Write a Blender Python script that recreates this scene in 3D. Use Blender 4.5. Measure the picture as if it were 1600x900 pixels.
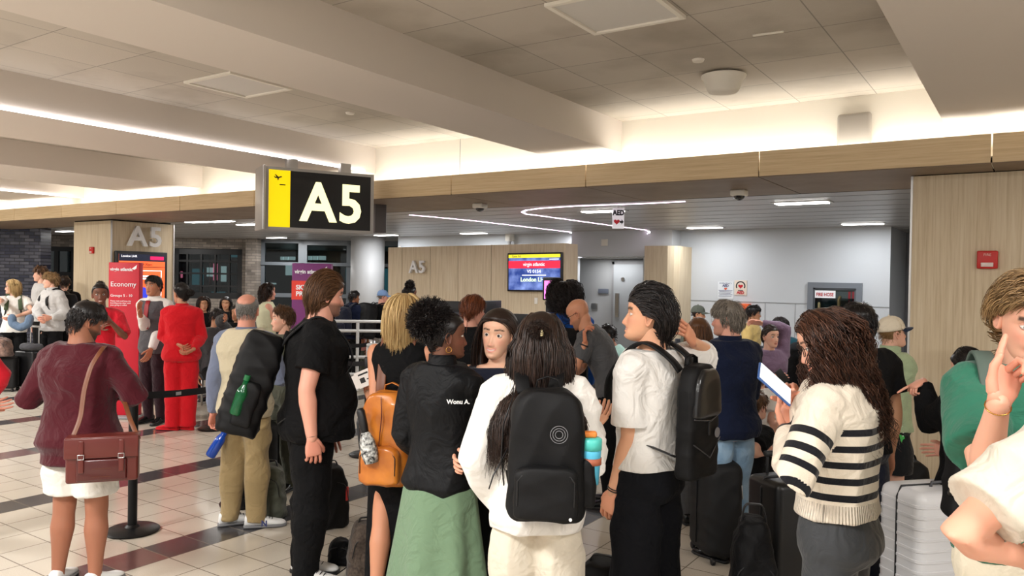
import bpy, bmesh, math, random
import numpy as np
from mathutils import Vector, Matrix
for o in list(bpy.data.objects): bpy.data.objects.remove(o)
SC = bpy.context.scene
COL = SC.collection
R_ = math.radians
random.seed(7)
# ------------------------------------------------------------ camera, world, exposure
FPX, PIT, YAW, ROLL, H = 1216.0, R_(-.685), R_(33.9), R_(.958), 1.82
Fh = np.array([-math.sin(YAW), math.cos(YAW), 0.]); Rh = np.array([math.cos(YAW), math.sin(YAW), 0.]); Zu = np.array([0, 0, 1.])
CF = math.cos(PIT)*Fh + math.sin(PIT)*Zu
_U = -math.sin(PIT)*Fh + math.cos(PIT)*Zu
CR = math.cos(ROLL)*Rh + math.sin(ROLL)*_U
CU = -math.sin(ROLL)*Rh + math.cos(ROLL)*_U
CC = np.array([0, 0, H])
cam = bpy.data.objects.new('camera', bpy.data.cameras.new('camera')); COL.objects.link(cam)
cam.data.sensor_width = 36; cam.data.lens = FPX*36/1600; cam.data.clip_start = .05; cam.data.clip_end = 300
cam.matrix_world = Matrix(((CR[0], CU[0], -CF[0], 0), (CR[1], CU[1], -CF[1], 0), (CR[2], CU[2], -CF[2], H), (0, 0, 0, 1)))
SC.camera = cam
SC.view_settings.view_transform = 'Standard'; SC.view_settings.look = 'None'
SC.view_settings.exposure = 0.32; SC.view_settings.gamma = 1; SC.view_settings.use_curve_mapping = False
w = bpy.data.worlds.new('world'); SC.world = w; w.use_nodes = True
w.node_tree.nodes['Background'].inputs[0].default_value = (1.0, .97, .93, 1)
w.node_tree.nodes['Background'].inputs[1].default_value = .85
SC.cycles.max_bounces = 6; SC.cycles.diffuse_bounces = 4; SC.cycles.glossy_bounces = 3
SC.cycles.transmission_bounces = 4; SC.cycles.transparent_max_bounces = 6
SC.cycles.sample_clamp_indirect = 4; SC.cycles.use_denoising = True

def area(name, loc, size, power, rot=(0, 0, 0), col=(1, .985, .96)):
    l = bpy.data.lights.new(name, 'AREA'); l.shape = 'RECTANGLE'; l.size, l.size_y = size; l.energy = power; l.color = col
    o = bpy.data.objects.new(name, l); COL.objects.link(o); o.location = loc; o.rotation_euler = rot; return o
# unseen fill lights under the ceiling around and behind the photographer, added for brightness
for i, (x, y, z, pw) in enumerate([(1.3, 1.4, 3.07, 58), (1.3, -1.6, 3.07, 70), (-2.0, -.6, 3.38, 190), (-5.6, -1.2, 3.38, 200), (-9.5, .8, 3.38, 200), (5, 1.5, 3.38, 180), (-12.6, 2.5, 3.38, 190), (-16.6, 3, 3.38, 200)]):
    area('hall_fill_light', (x, y, z), (1.2, .6), pw)
for x in (-12.2, -8.6, -5.1, -2.1):   # cove strip behind the wood fascia, shining up the white wall
    area('cove_light', (x, 6.965, 2.90), (3.3, .10), 11.5, (math.pi, 0, 0), (1, .955, .875))
area('cove_light', (1.2, 6.965, 2.90), (3.0, .10), 10.5, (math.pi, 0, 0), (1, .955, .875))
area('recess_fill', (-7.3, 14.55, 2.26), (.9, .2), 9, col=(1, 1, 1)); area('passage_fill', (.3, 13.2, 2.76), (.8, .3), 16, col=(.95, .97, 1))  # fill lights added to brighten the door recess and the side passage
for x in (-16.5, -10.8, -8.0, -5.6, -3.2, -1.2): area('gate_front_fill', (x, 8.62, 2.77), (.6, .18), 20, col=(1, .98, .95))  # added row hidden from view by the soffit, brightens the oak counter wall
for x, y in ((-19, 11.5), (-16.5, 14), (-14, 17)): area('gate_side_fill', (x, y, 2.77), (.6, .2), 26, col=(1, .98, .95))  # extra fill added for the dim left back area
area('cove_light', (-16.2, 6.965, 2.90), (4.0, .10), 13, (math.pi, 0, 0), (1, .955, .875))

def ray(x, y): return CF + CR*(x-800)/FPX - CU*(y-450)/FPX
def P(x, y, D): return CC + ray(x, y)*D
def onz(x, y, z): r = ray(x, y); return CC + r*(z-H)/r[2]
def ony(x, y, Y): r = ray(x, y); return CC + r*Y/r[1]
def onx(x, y, X): r = ray(x, y); return CC + r*X/r[0]
def flr(x, D): p = P(x, 435, D); p[2] = 0; return p
def proj(p):
    d = np.array(p)-CC; k = d@CF; return 800+FPX*(d@CR)/k, 450-FPX*(d@CU)/k, k

# ------------------------------------------------------------ materials
def lin(c):
    return tuple(((v/255)/12.92 if v/255 <= .04045 else ((v/255+.055)/1.055)**2.4) for v in c[:3]) + (1,)
MATS = {}
def mat(name, col=(200, 200, 200), rough=.6, metal=0, bump=0, bscale=200, spec=.5, emit=None, es=1, col2=None, vscale=8, vstretch=(1, 1, 1), attr=None, sheen=0, sss=0, coat=0, trans=0, alpha=1, ior=1.45):
    if name in MATS: return MATS[name]
    m = bpy.data.materials.new(name); m.use_nodes = True; nt = m.node_tree; b = nt.nodes['Principled BSDF']
    b.inputs['Base Color'].default_value = lin(col); b.inputs['Roughness'].default_value = rough
    b.inputs['Metallic'].default_value = metal; b.inputs['Specular IOR Level'].default_value = spec
    b.inputs['IOR'].default_value = ior
    if sheen: b.inputs['Sheen Weight'].default_value = sheen
    if coat: b.inputs['Coat Weight'].default_value = coat; b.inputs['Coat Roughness'].default_value = .1
    if trans: b.inputs['Transmission Weight'].default_value = trans
    if sss:
        b.inputs['Subsurface Weight'].default_value = sss; b.inputs['Subsurface Radius'].default_value = (1, .3, .15); b.inputs['Subsurface Scale'].default_value = .008
    if emit: b.inputs['Emission Color'].default_value = lin(emit); b.inputs['Emission Strength'].default_value = es
    if attr:
        a = nt.nodes.new('ShaderNodeAttribute'); a.attribute_name = attr; nt.links.new(a.outputs['Color'], b.inputs['Base Color'])
    if col2:
        tc = nt.nodes.new('ShaderNodeTexCoord'); mp = nt.nodes.new('ShaderNodeMapping'); mp.inputs['Scale'].default_value = vstretch
        n = nt.nodes.new('ShaderNodeTexNoise'); n.inputs['Scale'].default_value = vscale; n.inputs['Detail'].default_value = 5
        cr = nt.nodes.new('ShaderNodeValToRGB'); cr.color_ramp.elements[0].position = .35; cr.color_ramp.elements[1].position = .65
        cr.color_ramp.elements[0].color = lin(col); cr.color_ramp.elements[1].color = lin(col2)
        nt.links.new(tc.outputs['Object'], mp.inputs[0]); nt.links.new(mp.outputs[0], n.inputs['Vector']); nt.links.new(n.outputs[0], cr.inputs[0]); nt.links.new(cr.outputs[0], b.inputs['Base Color'])
    if bump:
        tc = nt.nodes.new('ShaderNodeTexCoord'); n = nt.nodes.new('ShaderNodeTexNoise'); n.inputs['Scale'].default_value = bscale; n.inputs['Detail'].default_value = 3
        bp = nt.nodes.new('ShaderNodeBump'); bp.inputs['Strength'].default_value = bump; bp.inputs['Distance'].default_value = .002
        nt.links.new(tc.outputs['Object'], n.inputs['Vector']); nt.links.new(n.outputs[0], bp.inputs['Height']); nt.links.new(bp.outputs[0], b.inputs['Normal'])
    MATS[name] = m; return m
def cloth(name, col=(128, 128, 128), rough=.85, sheen=.15, bump=.25, bscale=260, wr=.5, **k):
    if name in MATS: return MATS[name]
    m = mat(name, col, rough, 0, bump, bscale, .25, sheen=sheen, **k); nt = m.node_tree; b = nt.nodes['Principled BSDF']; N = nt.nodes.new
    tc = N('ShaderNodeTexCoord'); n = N('ShaderNodeTexNoise'); n.inputs['Scale'].default_value = 7; n.inputs['Detail'].default_value = 2.5; n.inputs['Distortion'].default_value = 2.2
    bp = N('ShaderNodeBump'); bp.inputs['Strength'].default_value = wr; bp.inputs['Distance'].default_value = .035; nt.links.new(tc.outputs['Object'], n.inputs['Vector']); nt.links.new(n.outputs[0], bp.inputs['Height'])
    old = b.inputs['Normal'].links
    if old: nt.links.new(old[0].from_socket, bp.inputs['Normal'])
    nt.links.new(bp.outputs[0], b.inputs['Normal']); return m

def wood_mat(name, c1, c2, c3, vertical=True, rough=.5):
    m = bpy.data.materials.new(name); m.use_nodes = True; nt = m.node_tree; b = nt.nodes['Principled BSDF']; L = nt.links.new
    tc = nt.nodes.new('ShaderNodeTexCoord'); mp = nt.nodes.new('ShaderNodeMapping')
    mp.inputs['Scale'].default_value = (22, 22, .7) if vertical else (.8, .8, 30)
    n = nt.nodes.new('ShaderNodeTexNoise'); n.inputs['Scale'].default_value = 2.2; n.inputs['Detail'].default_value = 7; n.inputs['Roughness'].default_value = .65
    cr = nt.nodes.new('ShaderNodeValToRGB'); e = cr.color_ramp.elements
    e[0].position = .3; e[0].color = lin(c1); e[1].position = .7; e[1].color = lin(c3); x = e.new(.5); x.color = lin(c2)
    L(tc.outputs['Object'], mp.inputs[0]); L(mp.outputs[0], n.inputs['Vector']); L(n.outputs[0], cr.inputs[0]); L(cr.outputs[0], b.inputs['Base Color'])
    b.inputs['Roughness'].default_value = rough; b.inputs['Specular IOR Level'].default_value = .3
    return m
M_WOODV = wood_mat('light_oak_laminate', (194, 173, 142), (212, 194, 164), (222, 207, 181))
M_WOODH = wood_mat('oak_fascia', (196, 170, 131), (212, 188, 150), (222, 201, 166), False)
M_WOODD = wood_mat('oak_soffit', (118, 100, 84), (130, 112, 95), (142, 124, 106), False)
M_WHITE = mat('white_paint', (236, 231, 220), .7, bump=.05, bscale=60)
M_COOL = mat('cool_white_paint', (206, 210, 214), .6, bump=.04, bscale=60)
M_BEAM = mat('beam_plaster', (216, 207, 198), .75, bump=.05, bscale=50)
M_BLACK = mat('black_plastic', (22, 22, 24), .4)
M_DARK = mat('dark_gap', (14, 12, 12), .9)
M_STEEL = mat('brushed_steel', (190, 190, 190), .3, 1)
M_ALU = mat('satin_aluminium', (200, 198, 196), .4, .8)
M_GREYP = mat('grey_plastic', (150, 150, 152), .5)
M_RED = mat('alarm_red', (200, 38, 32), .4)
M_GLASS = mat('window_glass', (150, 170, 175), .03, trans=1, ior=1.3)
M_LEDW = mat('led_white', (255, 255, 255), .5, emit=(255, 250, 252), es=6)
M_LEDP = mat('led_cool', (255, 240, 250), .5, emit=(255, 225, 250), es=3.5)
M_LAMP = mat('lamp_diffuser', (255, 255, 255), .5, emit=(255, 250, 244), es=9)

# ------------------------------------------------------------ mesh building
class MB:
    def __init__(s): s.v = []; s.f = []; s.m = []; s.n = 0; s.mats = []
    def mi(s, m):
        if m not in s.mats: s.mats.append(m)
        return s.mats.index(m)
    def add(s, V, F, m=None):
        V = np.asarray(V, float).reshape(-1, 3); i = s.mi(m) if m else 0
        s.v.append(V); s.f += [tuple(int(a)+s.n for a in f) for f in F]; s.m += [i]*len(F); s.n += len(V); return s
    def box(s, a, b, m=None, M=None):
        V = np.array([(x, y, z) for z in (a[2], b[2]) for y in (a[1], b[1]) for x in (a[0], b[0])], float)
        if M is not None: V = V@np.array(M)[:3, :3].T + np.array(M)[:3, 3]
        return s.add(V, [(0, 2, 3, 1), (4, 5, 7, 6), (0, 1, 5, 4), (2, 6, 7, 3), (0, 4, 6, 2), (1, 3, 7, 5)], m)
    def rbox(s, c, size, r=.02, m=None, M=None, seg=3, taper=None):
        bm = bmesh.new(); bmesh.ops.create_cube(bm, size=1)
        for v in bm.verts:
            k = 1 if not taper or v.co.z < 0 else taper
            v.co = Vector((v.co.x*size[0]*k, v.co.y*size[1]*(k if taper else 1), v.co.z*size[2]))
        bmesh.ops.bevel(bm, geom=bm.edges[:], offset=min(r, min(size)*.49), segments=seg, profile=.5, affect='EDGES')
        V = np.array([v.co[:] for v in bm.verts]) + np.array(c)
        if M is not None: V = V@np.array(M)[:3, :3].T + np.array(M)[:3, 3]
        s.add(V, [[v.index for v in f.verts] for f in bm.faces], m); bm.free(); return s
    def loft(s, rings, m=None, cap=True, closed=True):
        A = np.array(rings, float); k, n = A.shape[:2]; F = []
        for i in range(k-1):
            for j in range(n if closed else n-1):
                F.append((i*n+j, i*n+(j+1) % n, (i+1)*n+(j+1) % n, (i+1)*n+j))
        if cap and closed: F += [tuple(range(n))[::-1], tuple(range((k-1)*n, k*n))]
        return s.add(A, F, m)
    def tube(s, path, rad, n=10, m=None, cap=True, flat=None, round_=True):
        p = np.array(path, float); k = len(p); rad = np.ones(k)*rad if np.isscalar(rad) else np.array(rad, float)
        if round_:   # hemispherical ends
            t0 = p[0]-p[1]; t0 /= np.linalg.norm(t0)+1e-9; t1 = p[-1]-p[-2]; t1 /= np.linalg.norm(t1)+1e-9
            q0 = [p[0]+t0*rad[0]*math.sin(a) for a in (1.35, .8)]; r0 = [rad[0]*math.cos(a) for a in (1.35, .8)]
            q1 = [p[-1]+t1*rad[-1]*math.sin(a) for a in (.8, 1.35)]; r1 = [rad[-1]*math.cos(a) for a in (.8, 1.35)]
            p = np.array(q0+list(p)+q1); rad = np.array(r0+list(rad)+r1); k = len(p)
        T = np.gradient(p, axis=0); T /= np.linalg.norm(T, axis=1)[:, None]+1e-9
        u = np.cross(T[0], (0, 0, 1) if abs(T[0][2]) < .9 else (0, 1, 0)); u /= np.linalg.norm(u)
        an = np.linspace(0, 2*math.pi, n, endpoint=False); rings = []
        for i in range(k):
            u = u-T[i]*(u@T[i]); u /= np.linalg.norm(u)+1e-9; v = np.cross(T[i], u)
            rings.append(p[i]+rad[i]*(np.cos(an)[:, None]*u+np.sin(an)[:, None]*v))
        return s.loft(rings, m, cap)
    def strap(s, path, wid, th, side, m=None):
        p = np.array(path, float); T = np.gradient(p, axis=0); T /= np.linalg.norm(T, axis=1)[:, None]+1e-9; rings = []
        sd = np.array(side, float)
        for i in range(len(p)):
            a = sd[i] if sd.ndim == 2 else sd
            a = a-T[i]*(a@T[i]); a = a/(np.linalg.norm(a)+1e-9); b = np.cross(T[i], a)
            rings.append([p[i]+a*wid/2*c+b*th/2*d for c, d in ((-1, -.6), (-.85, -1), (.85, -1), (1, -.6), (1, .6), (.85, 1), (-.85, 1), (-1, .6))])
        return s.loft(rings, m)
    def lathe(s, prof, c=(0, 0, 0), n=24, m=None):
        an = np.linspace(0, 2*math.pi, n, endpoint=False)
        return s.loft([[(c[0]+r*math.cos(a), c[1]+r*math.sin(a), c[2]+z) for a in an] for r, z in prof], m)
    def prism(s, pts, a, b, M=None, m=None):
        n = len(pts); V = [(x, a, z) for x, z in pts]+[(x, b, z) for x, z in pts]
        V = np.array(V, float)
        if M is not None: V = V@np.array(M)[:3, :3].T + np.array(M)[:3, 3]
        return s.add(V, [tuple(range(n)), tuple(range(2*n-1, n-1, -1))]+[(i, i+n, (i+1) % n+n, (i+1) % n) for i in range(n)], m)
    def xf(s, M):
        M = np.array(M); s.v = [V@M[:3, :3].T+M[:3, 3] for V in s.v]; return s
    def mesh(s, name, m=None, smooth=False):
        me = bpy.data.meshes.new(name); V = np.concatenate(s.v) if s.v else np.zeros((0, 3))
        me.from_pydata(V.tolist(), [], s.f)
        for x in (s.mats or ([m] if m else [])): me.materials.append(x)
        if len(s.mats) > 1: me.polygons.foreach_set('material_index', s.m)
        if smooth is True: me.polygons.foreach_set('use_smooth', [True]*len(me.polygons))
        elif smooth: me.polygons.foreach_set('use_smooth', [True]*len(me.polygons)); me.set_sharp_from_angle(angle=R_(smooth))
        me.update(); return me
    def build(s, name, m=None, parent=None, smooth=40, **tags):
        return link(name, s.mesh(name, m, smooth), parent, **tags)
def link(name, data, parent=None, M=None, **tags):
    o = bpy.data.objects.new(name, data); COL.objects.link(o)
    if parent: o.parent = parent
    if M is not None: o.matrix_world = Matrix(np.array(M).tolist())
    for k, v in tags.items(): o[{'cat': 'category'}.get(k, k)] = v
    return o
def thing(name, label, cat, M=None, group=None, loc=None):
    o = link(name, None, M=M, label=label, category=cat)
    if loc is not None: o.location = loc
    if group: o['group'] = group
    return o
def frame(o, x, z=(0, 0, 1)):     # matrix with X axis x, Z axis z, origin o
    x = np.array(x, float); x /= np.linalg.norm(x); z = np.array(z, float); z = z-x*(x@z); z /= np.linalg.norm(z); y = np.cross(z, x)
    M = np.eye(4); M[:3, 0] = x; M[:3, 1] = y; M[:3, 2] = z; M[:3, 3] = o; return M
def text(s, size, M, m, parent=None, name='lettering', ext=.002, align='LEFT', bold=0, sx=1, valign='BOTTOM_BASELINE'):
    c = bpy.data.curves.new('t', 'FONT'); c.body = s; c.size = size; c.extrude = ext; c.align_x = align; c.offset = bold; c.resolution_u = 3
    o = bpy.data.objects.new('t', c); COL.objects.link(o); bpy.context.view_layer.update()
    me = bpy.data.meshes.new_from_object(o.evaluated_get(bpy.context.evaluated_depsgraph_get())); bpy.data.objects.remove(o)
    V = np.zeros(len(me.vertices)*3); me.vertices.foreach_get('co', V); V = V.reshape(-1, 3)
    W = np.stack([V[:, 0]*sx, -V[:, 2], V[:, 1]], 1); M = np.array(M); W = W@M[:3, :3].T+M[:3, 3]
    me.vertices.foreach_set('co', W.ravel()); me.materials.clear(); me.materials.append(m); me.update()
    return link(name, me, parent)
I4 = np.eye(4)
def T4(x, y, z): M = np.eye(4); M[:3, 3] = (x, y, z); return M
# ------------------------------------------------------------ structure
def struct(name, mb, m=None, smooth=False, parent=None):
    if parent: return mb.build(name, m, parent, smooth)
    return mb.build(name, m, None, smooth, kind='structure')
# floor: 12 inch terrazzo tiles, every sixth column dark
def floor_mat():
    m = bpy.data.materials.new('terrazzo_tiles'); m.use_nodes = True; nt = m.node_tree; N = nt.nodes.new; L = nt.links.new; b = nt.nodes['Principled BSDF']
    tc = N('ShaderNodeTexCoord'); sp = N('ShaderNodeSeparateXYZ'); L(tc.outputs['Object'], sp.inputs[0])
    def mth(op, a, c=None, d=None):
        n = N('ShaderNodeMath'); n.operation = op
        for i, v in enumerate((a, c, d)):
            if v is None: continue
            if isinstance(v, (int, float)): n.inputs[i].default_value = v
            else: L(v, n.inputs[i])
        return n.outputs[0]
    t = .3048
    ux = mth('DIVIDE', mth('ADD', sp.outputs[0], 4.86+t*600), t); uy = mth('DIVIDE', mth('ADD', sp.outputs[1], -3.21+t*600), t)
    ix = mth('FLOOR', ux); iy = mth('FLOOR', uy); fx = mth('FRACT', ux); fy = mth('FRACT', uy)
    stripe = mth('LESS_THAN', mth('MODULO', ix, 6), .5)
    cb = N('ShaderNodeCombineXYZ'); L(ix, cb.inputs[0]); L(iy, cb.inputs[1])
    wn = N('ShaderNodeTexWhiteNoise'); L(cb.outputs[0], wn.inputs['Vector'])
    # reddish tiles where the dark stripes are patched
    red = mth('GREATER_THAN', wn.outputs['Value'], .86)
    g = .012
    gr = mth('MAXIMUM', mth('LESS_THAN', mth('MINIMUM', fx, mth('SUBTRACT', 1, fx)), g), mth('LESS_THAN', mth('MINIMUM', fy, mth('SUBTRACT', 1, fy)), g))
    ns = N('ShaderNodeTexNoise'); ns.inputs['Scale'].default_value = 230; ns.inputs['Detail'].default_value = 3; L(tc.outputs['Object'], ns.inputs['Vector'])
    def mix(f, a, c):
        n = N('ShaderNodeMix'); n.data_type = 'RGBA'
        if isinstance(f, (int, float)): n.inputs[0].default_value = f
        else: L(f, n.inputs[0])
        for i, v in ((6, a), (7, c)):
            if isinstance(v, tuple): n.inputs[i].default_value = lin(v)
            else: L(v, n.inputs[i])
        return n.outputs[2]
    rp = N('ShaderNodeMapRange'); L(ns.outputs[0], rp.inputs[0]); rp.inputs[1].default_value = .35; rp.inputs[2].default_value = .65
    light = mix(rp.outputs[0], (186, 177, 162), (216, 207, 193)); light = mix(mth('MULTIPLY', wn.outputs['Value'], .35), light, (200, 188, 172))
    dark = mix(rp.outputs[0], (54, 53, 56), (88, 86, 88)); rd = mix(rp.outputs[0], (96, 62, 62), (124, 90, 86))
    dark = mix(red, dark, rd); c = mix(stripe, light, dark); c = mix(gr, c, (120, 110, 98)); L(c, b.inputs['Base Color'])
    b.inputs['Roughness'].default_value = .16; b.inputs['Specular IOR Level'].default_value = .45
    return m
struct('floor', MB().box((-30, -9, -.05), (9, 40, 0)), floor_mat())
ZC, ZB, YF, YW = 3.415, 3.10, 6.83, 7.10
# ceiling: coffers between beams running away from the camera, perforated 2 ft tiles
def ceil_mat():
    m = bpy.data.materials.new('perforated_ceiling'); m.use_nodes = True; nt = m.node_tree; N = nt.nodes.new; L = nt.links.new; b = nt.nodes['Principled BSDF']
    tc = N('ShaderNodeTexCoord'); mp = N('ShaderNodeMapping'); mp.inputs['Location'].default_value = (2.37, -4.46, 0); L(tc.outputs['Object'], mp.inputs[0])
    br = N('ShaderNodeTexBrick'); br.offset = 0; br.inputs['Scale'].default_value = 1; br.inputs['Brick Width'].default_value = .62; br.inputs['Row Height'].default_value = .62
    br.inputs['Mortar Size'].default_value = .004; br.inputs['Mortar Smooth'].default_value = 0
    br.inputs['Color1'].default_value = lin((192, 184, 172)); br.inputs['Color2'].default_value = lin((200, 191, 179)); br.inputs['Mortar'].default_value = lin((146, 139, 130))
    L(mp.outputs[0], br.inputs['Vector'])
    n2 = N('ShaderNodeTexNoise'); n2.inputs['Scale'].default_value = 1.3; n2.inputs['Detail'].default_value = 6; L(tc.outputs['Object'], n2.inputs['Vector'])
    cr = N('ShaderNodeValToRGB'); cr.color_ramp.elements[0].position = .52; cr.color_ramp.elements[0].color = (1, 1, 1, 1); cr.color_ramp.elements[1].position = .75; cr.color_ramp.elements[1].color = (.72, .70, .67, 1); L(n2.outputs[0], cr.inputs[0])
    mx = N('ShaderNodeMix'); mx.data_type = 'RGBA'; mx.blend_type = 'MULTIPLY'; mx.inputs[0].default_value = 1; L(br.outputs[0], mx.inputs[6]); L(cr.outputs[0], mx.inputs[7]); L(mx.outputs[2], b.inputs['Base Color'])
    vo = N('ShaderNodeTexVoronoi'); vo.inputs['Scale'].default_value = 90; L(tc.outputs['Object'], vo.inputs['Vector'])
    bp = N('ShaderNodeBump'); bp.inputs['Strength'].default_value = .3; bp.inputs['Distance'].default_value = .002; L(vo.outputs[0], bp.inputs['Height']); L(bp.outputs[0], b.inputs['Normal'])
    b.inputs['Roughness'].default_value = .75; return m
M_CEIL = ceil_mat()
struct('ceiling', MB().box((-30, -9, ZC), (9, YW+.1, ZC+.1)), M_CEIL)
beams = [(-4.245, -3.475), (-8.25, -6.85), (-12.0, -10.4), (-15.6, -13.8), (-19.4, -17.6), (-.62, 3.2), (5.6, 7.2)]
for i, (a, b) in enumerate(beams):
    struct('trim_%d' % (i+1), MB().box((a, -9, ZB), (b, YW, ZC)), M_BEAM)
for x in (-6.85, -13.8, 5.6):       # LED lines tucked in the lower beam corner
    s = 1 if x != 5.6 else -1
    struct('trim_%d' % (len(beams)+1), MB().box((x, -6, ZB-.004), (x+.022*s, 6.9, ZB+.018)), M_LEDW)
struct('wall_cove', MB().box((-30, YW, 2.75), (9, YW+.1, ZC)).box((-30, YF+.03, 2.75), (9, YW, 2.80)), M_WHITE)
struct('trim_11', MB().box((-5.524, YW-.002, 2.80), (-5.518, YW, ZC)).box((-3.0, YW-.002, 2.80), (-2.994, YW, 2.81)), M_GREYP)
# wood fascia panels
seams = [-19.2, -17.47, -15.74, -14.01, -12.28, -10.55, -8.84, -7.13, -5.43, -3.73, -2.02, -.29, 1.43, 3.2, 5, 7]
mb = MB()
for a, b in zip(seams, seams[1:]): mb.box((a+.006, YF, 2.75), (b-.006, YF+.03, 2.965))
struct('trim_12', mb, M_WOODH)
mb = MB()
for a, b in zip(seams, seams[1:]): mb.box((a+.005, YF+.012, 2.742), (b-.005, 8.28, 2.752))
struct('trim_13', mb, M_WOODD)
struct('trim_14', MB().box((-30, YF+.03, 2.753), (9, 8.42, 2.79)), M_DARK)
# ceiling of the gate area behind
m = mat('gate_ceiling', (164, 161, 160), .32, bump=.03, bscale=30)
struct('ceiling_back', MB().box((-34, 8.40, 2.80), (9, 40, 2.88)), m)
mb = MB()
for k in range(30):
    y = 8.6+k*.62; mb.box((-34, y, 2.797), (9, y+.006, 2.80))
struct('trim_15', mb, mat('ceiling_joint', (146, 143, 141), .6))
def zled(pts, wd=.035, z=2.797):
    pp = [onz(x, y, z) for x, y in pts]; q = []
    for a, b in zip(pp, pp[1:]): q += [a+(b-a)*t for t in np.linspace(0, 1, 6, endpoint=False)]
    q.append(pp[-1]); return MB().strap(q, wd, .008, np.array([np.cross((q[min(i+1, len(q)-1)]-q[max(i-1, 0)]), (0, 0, 1)) for i in range(len(q))]))
struct('trim_16', zled([(640, 336), (665, 338), (740, 345), (800, 352), (877, 361), (893, 363)]), M_LEDP)
struct('trim_17', zled([(1070, 315), (1000, 318.5), (900, 322), (845, 325.5), (822, 328.5), (816, 331.5), (822, 334.5), (850, 338), (930, 349), (1012, 360)]), M_LEDP)
# right pillar
mb = MB().box((-.87, 7.31, 0), (6, 8.30, 2.735)); struct('wall_right_pillar', mb, M_WOODV)
struct('trim_18', MB().box((-.884, 7.30, 0), (-.868, 7.33, 2.735)), M_ALU)
struct('trim_19', MB().box((-.86, 7.32, 2.735), (6, 8.3, 2.75)), M_DARK)
# left column
mb = MB()
for a, b in zip(np.linspace(-14.66, -13.40, 4), np.linspace(-14.66, -13.40, 4)[1:]): mb.box((a+.001, 7.37, 0), (b-.001, 8.56, 2.72))
struct('wall_left_column', mb, M_WOODV); struct('trim_20', MB().box((-13.40, 7.36, 0), (-13.385, 7.385, 2.72)).box((-13.40, 8.545, 0), (-13.385, 8.57, 2.72)), M_ALU)
struct('trim_21', MB().box((-14.65, 7.38, 2.72), (-13.41, 8.5, 2.75)), M_DARK)
# back wall
YB = 14.35; xl = ony(622, 380, YB)[0]; XR = -2.02
struct('wall_back', MB().box((xl, YB, 0), (-8.0, YB+.12, 2.80)).box((-8.0, YB, 2.28), (-6.5, YB+.12, 2.80)).box((-6.5, YB, 0), (XR, YB+.12, 2.8)).box((XR-.12, YB+.12, 0), (XR, 16.2, 2.8)), M_COOL)
struct('wall_header', MB().box((ony(893, 380, 13.9)[0], 13.9, 2.30), (ony(1050, 380, 13.9)[0], YB, 2.80)), M_COOL)
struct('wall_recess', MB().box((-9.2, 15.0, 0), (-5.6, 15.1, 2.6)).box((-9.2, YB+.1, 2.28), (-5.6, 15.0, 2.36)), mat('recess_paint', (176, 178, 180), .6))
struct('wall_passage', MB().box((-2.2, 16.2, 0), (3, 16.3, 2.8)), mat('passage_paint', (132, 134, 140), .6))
struct('trim_22', MB().box((-5.6, YB-.008, 1.458), (-3.34, YB, 1.470)).box((-2.42, YB-.008, 1.440), (XR, YB, 1.450)).box((-4.08, YB-.008, 0), (-4.072, YB, 1.46)).box((-3.55, YB-.008, 0), (-3.542, YB, 1.46)), mat('panel_joint', (150, 152, 154), .5))
m = mat('steel_door', (168, 172, 176), .5)
d = MB().box((-7.42, 14.9, .01), (-6.62, 14.95, 2.16)).build('door_1', m, None, False, kind='structure')
MB().box((-7.48, 14.93, 0), (-7.42, 15, 2.22)).box((-7.48, 14.93, 2.16), (-6.56, 15, 2.22)).build('door_frame', M_GREYP, d, False)
MB().box((-7.36, 14.87, 1.05), (-7.28, 14.9, 1.55)).build('push_plate', M_STEEL, d, False)
MB().lathe([(.0, 0), (.04, 0), (.04, .02), (0, .02)], n=16).xf(frame((-7.2, 14.9, 1.85), (1, 0, 0), (0, -1, 0))).build('door_viewer', M_STEEL, d)
d = MB().box((-1.72, 16.12, .01), (-.8, 16.18, 2.15)).build('door_2', mat('grey_door', (150, 156, 164), .5), None, False, kind='structure')
MB().box((-1.80, 16.1, 0), (-1.72, 16.2, 2.23)).box((-1.8, 16.1, 2.15), (-.7, 16.2, 2.23)).build('door_frame', mat('dk_door_frame', (110, 114, 120), .5), d, False)
MB().rbox((-1.25, 16.02, 2.02), (.42, .1, .08), .01).build('door_closer', M_GREYP, d)
# round duct in the side passage
t = MB().tube([(-1.75, 15.6, 2.42), (.6, 15.6, 2.42)], .16, 28, round_=False).build('air_duct', mat('galvanised', (128, 128, 132), .3, .9), None, 60, label='round galvanised air duct hanging in the side passage beside the pillar', category='duct')
MB().tube([(-1.5, 15.6, 2.57), (-1.5, 15.6, 2.8)], .008, 6).build('hanger_rod', M_STEEL, t)
# wood counter wall with A5
CWM = frame(ony(608, 435, 11.35), ony(886, 435, 11.65)-ony(608, 435, 11.35)); CWM[2, 3] = 0
CWL = np.linalg.norm((ony(886, 435, 11.65)-ony(608, 435, 11.35))[:2]); ztop = P(620, 387, proj(CWM[:3, 3])[2])[2]
mb = MB(); fr_ = [0, .088, .262, .425, .612, 1]; ys_ = [.0]*5
for a, b in zip(fr_, fr_[1:]): mb.box((a*CWL+.004, 0, 0), (b*CWL-.004, .5, ztop))
mb.box((0.01, .01, 0), (CWL-.01, .5, ztop-.01), M_DARK); mb.mats = [M_WOODV, M_DARK]; mb.m = [0]*30+[1]*6
mb.xf(CWM); struct('wall_counter', mb)
# oak column by the doors
cx0, cx1, cx2 = ony(1007, 400, 13.55)[0], ony(1043, 400, 13.55)[0], ony(1062, 400, 13.55)[0]
zc2 = ony(1030, 384, 13.55)[2]
struct('wall_oak_column', MB().loft([[(cx0, 13.55, z), (cx1, 13.55, z), (cx1+.1, 13.62, z), (cx1+.16, 13.75, z), (cx1+.16, YB, z), (cx0, YB, z)] for z in (0, zc2)]), M_WOODV)
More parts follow.
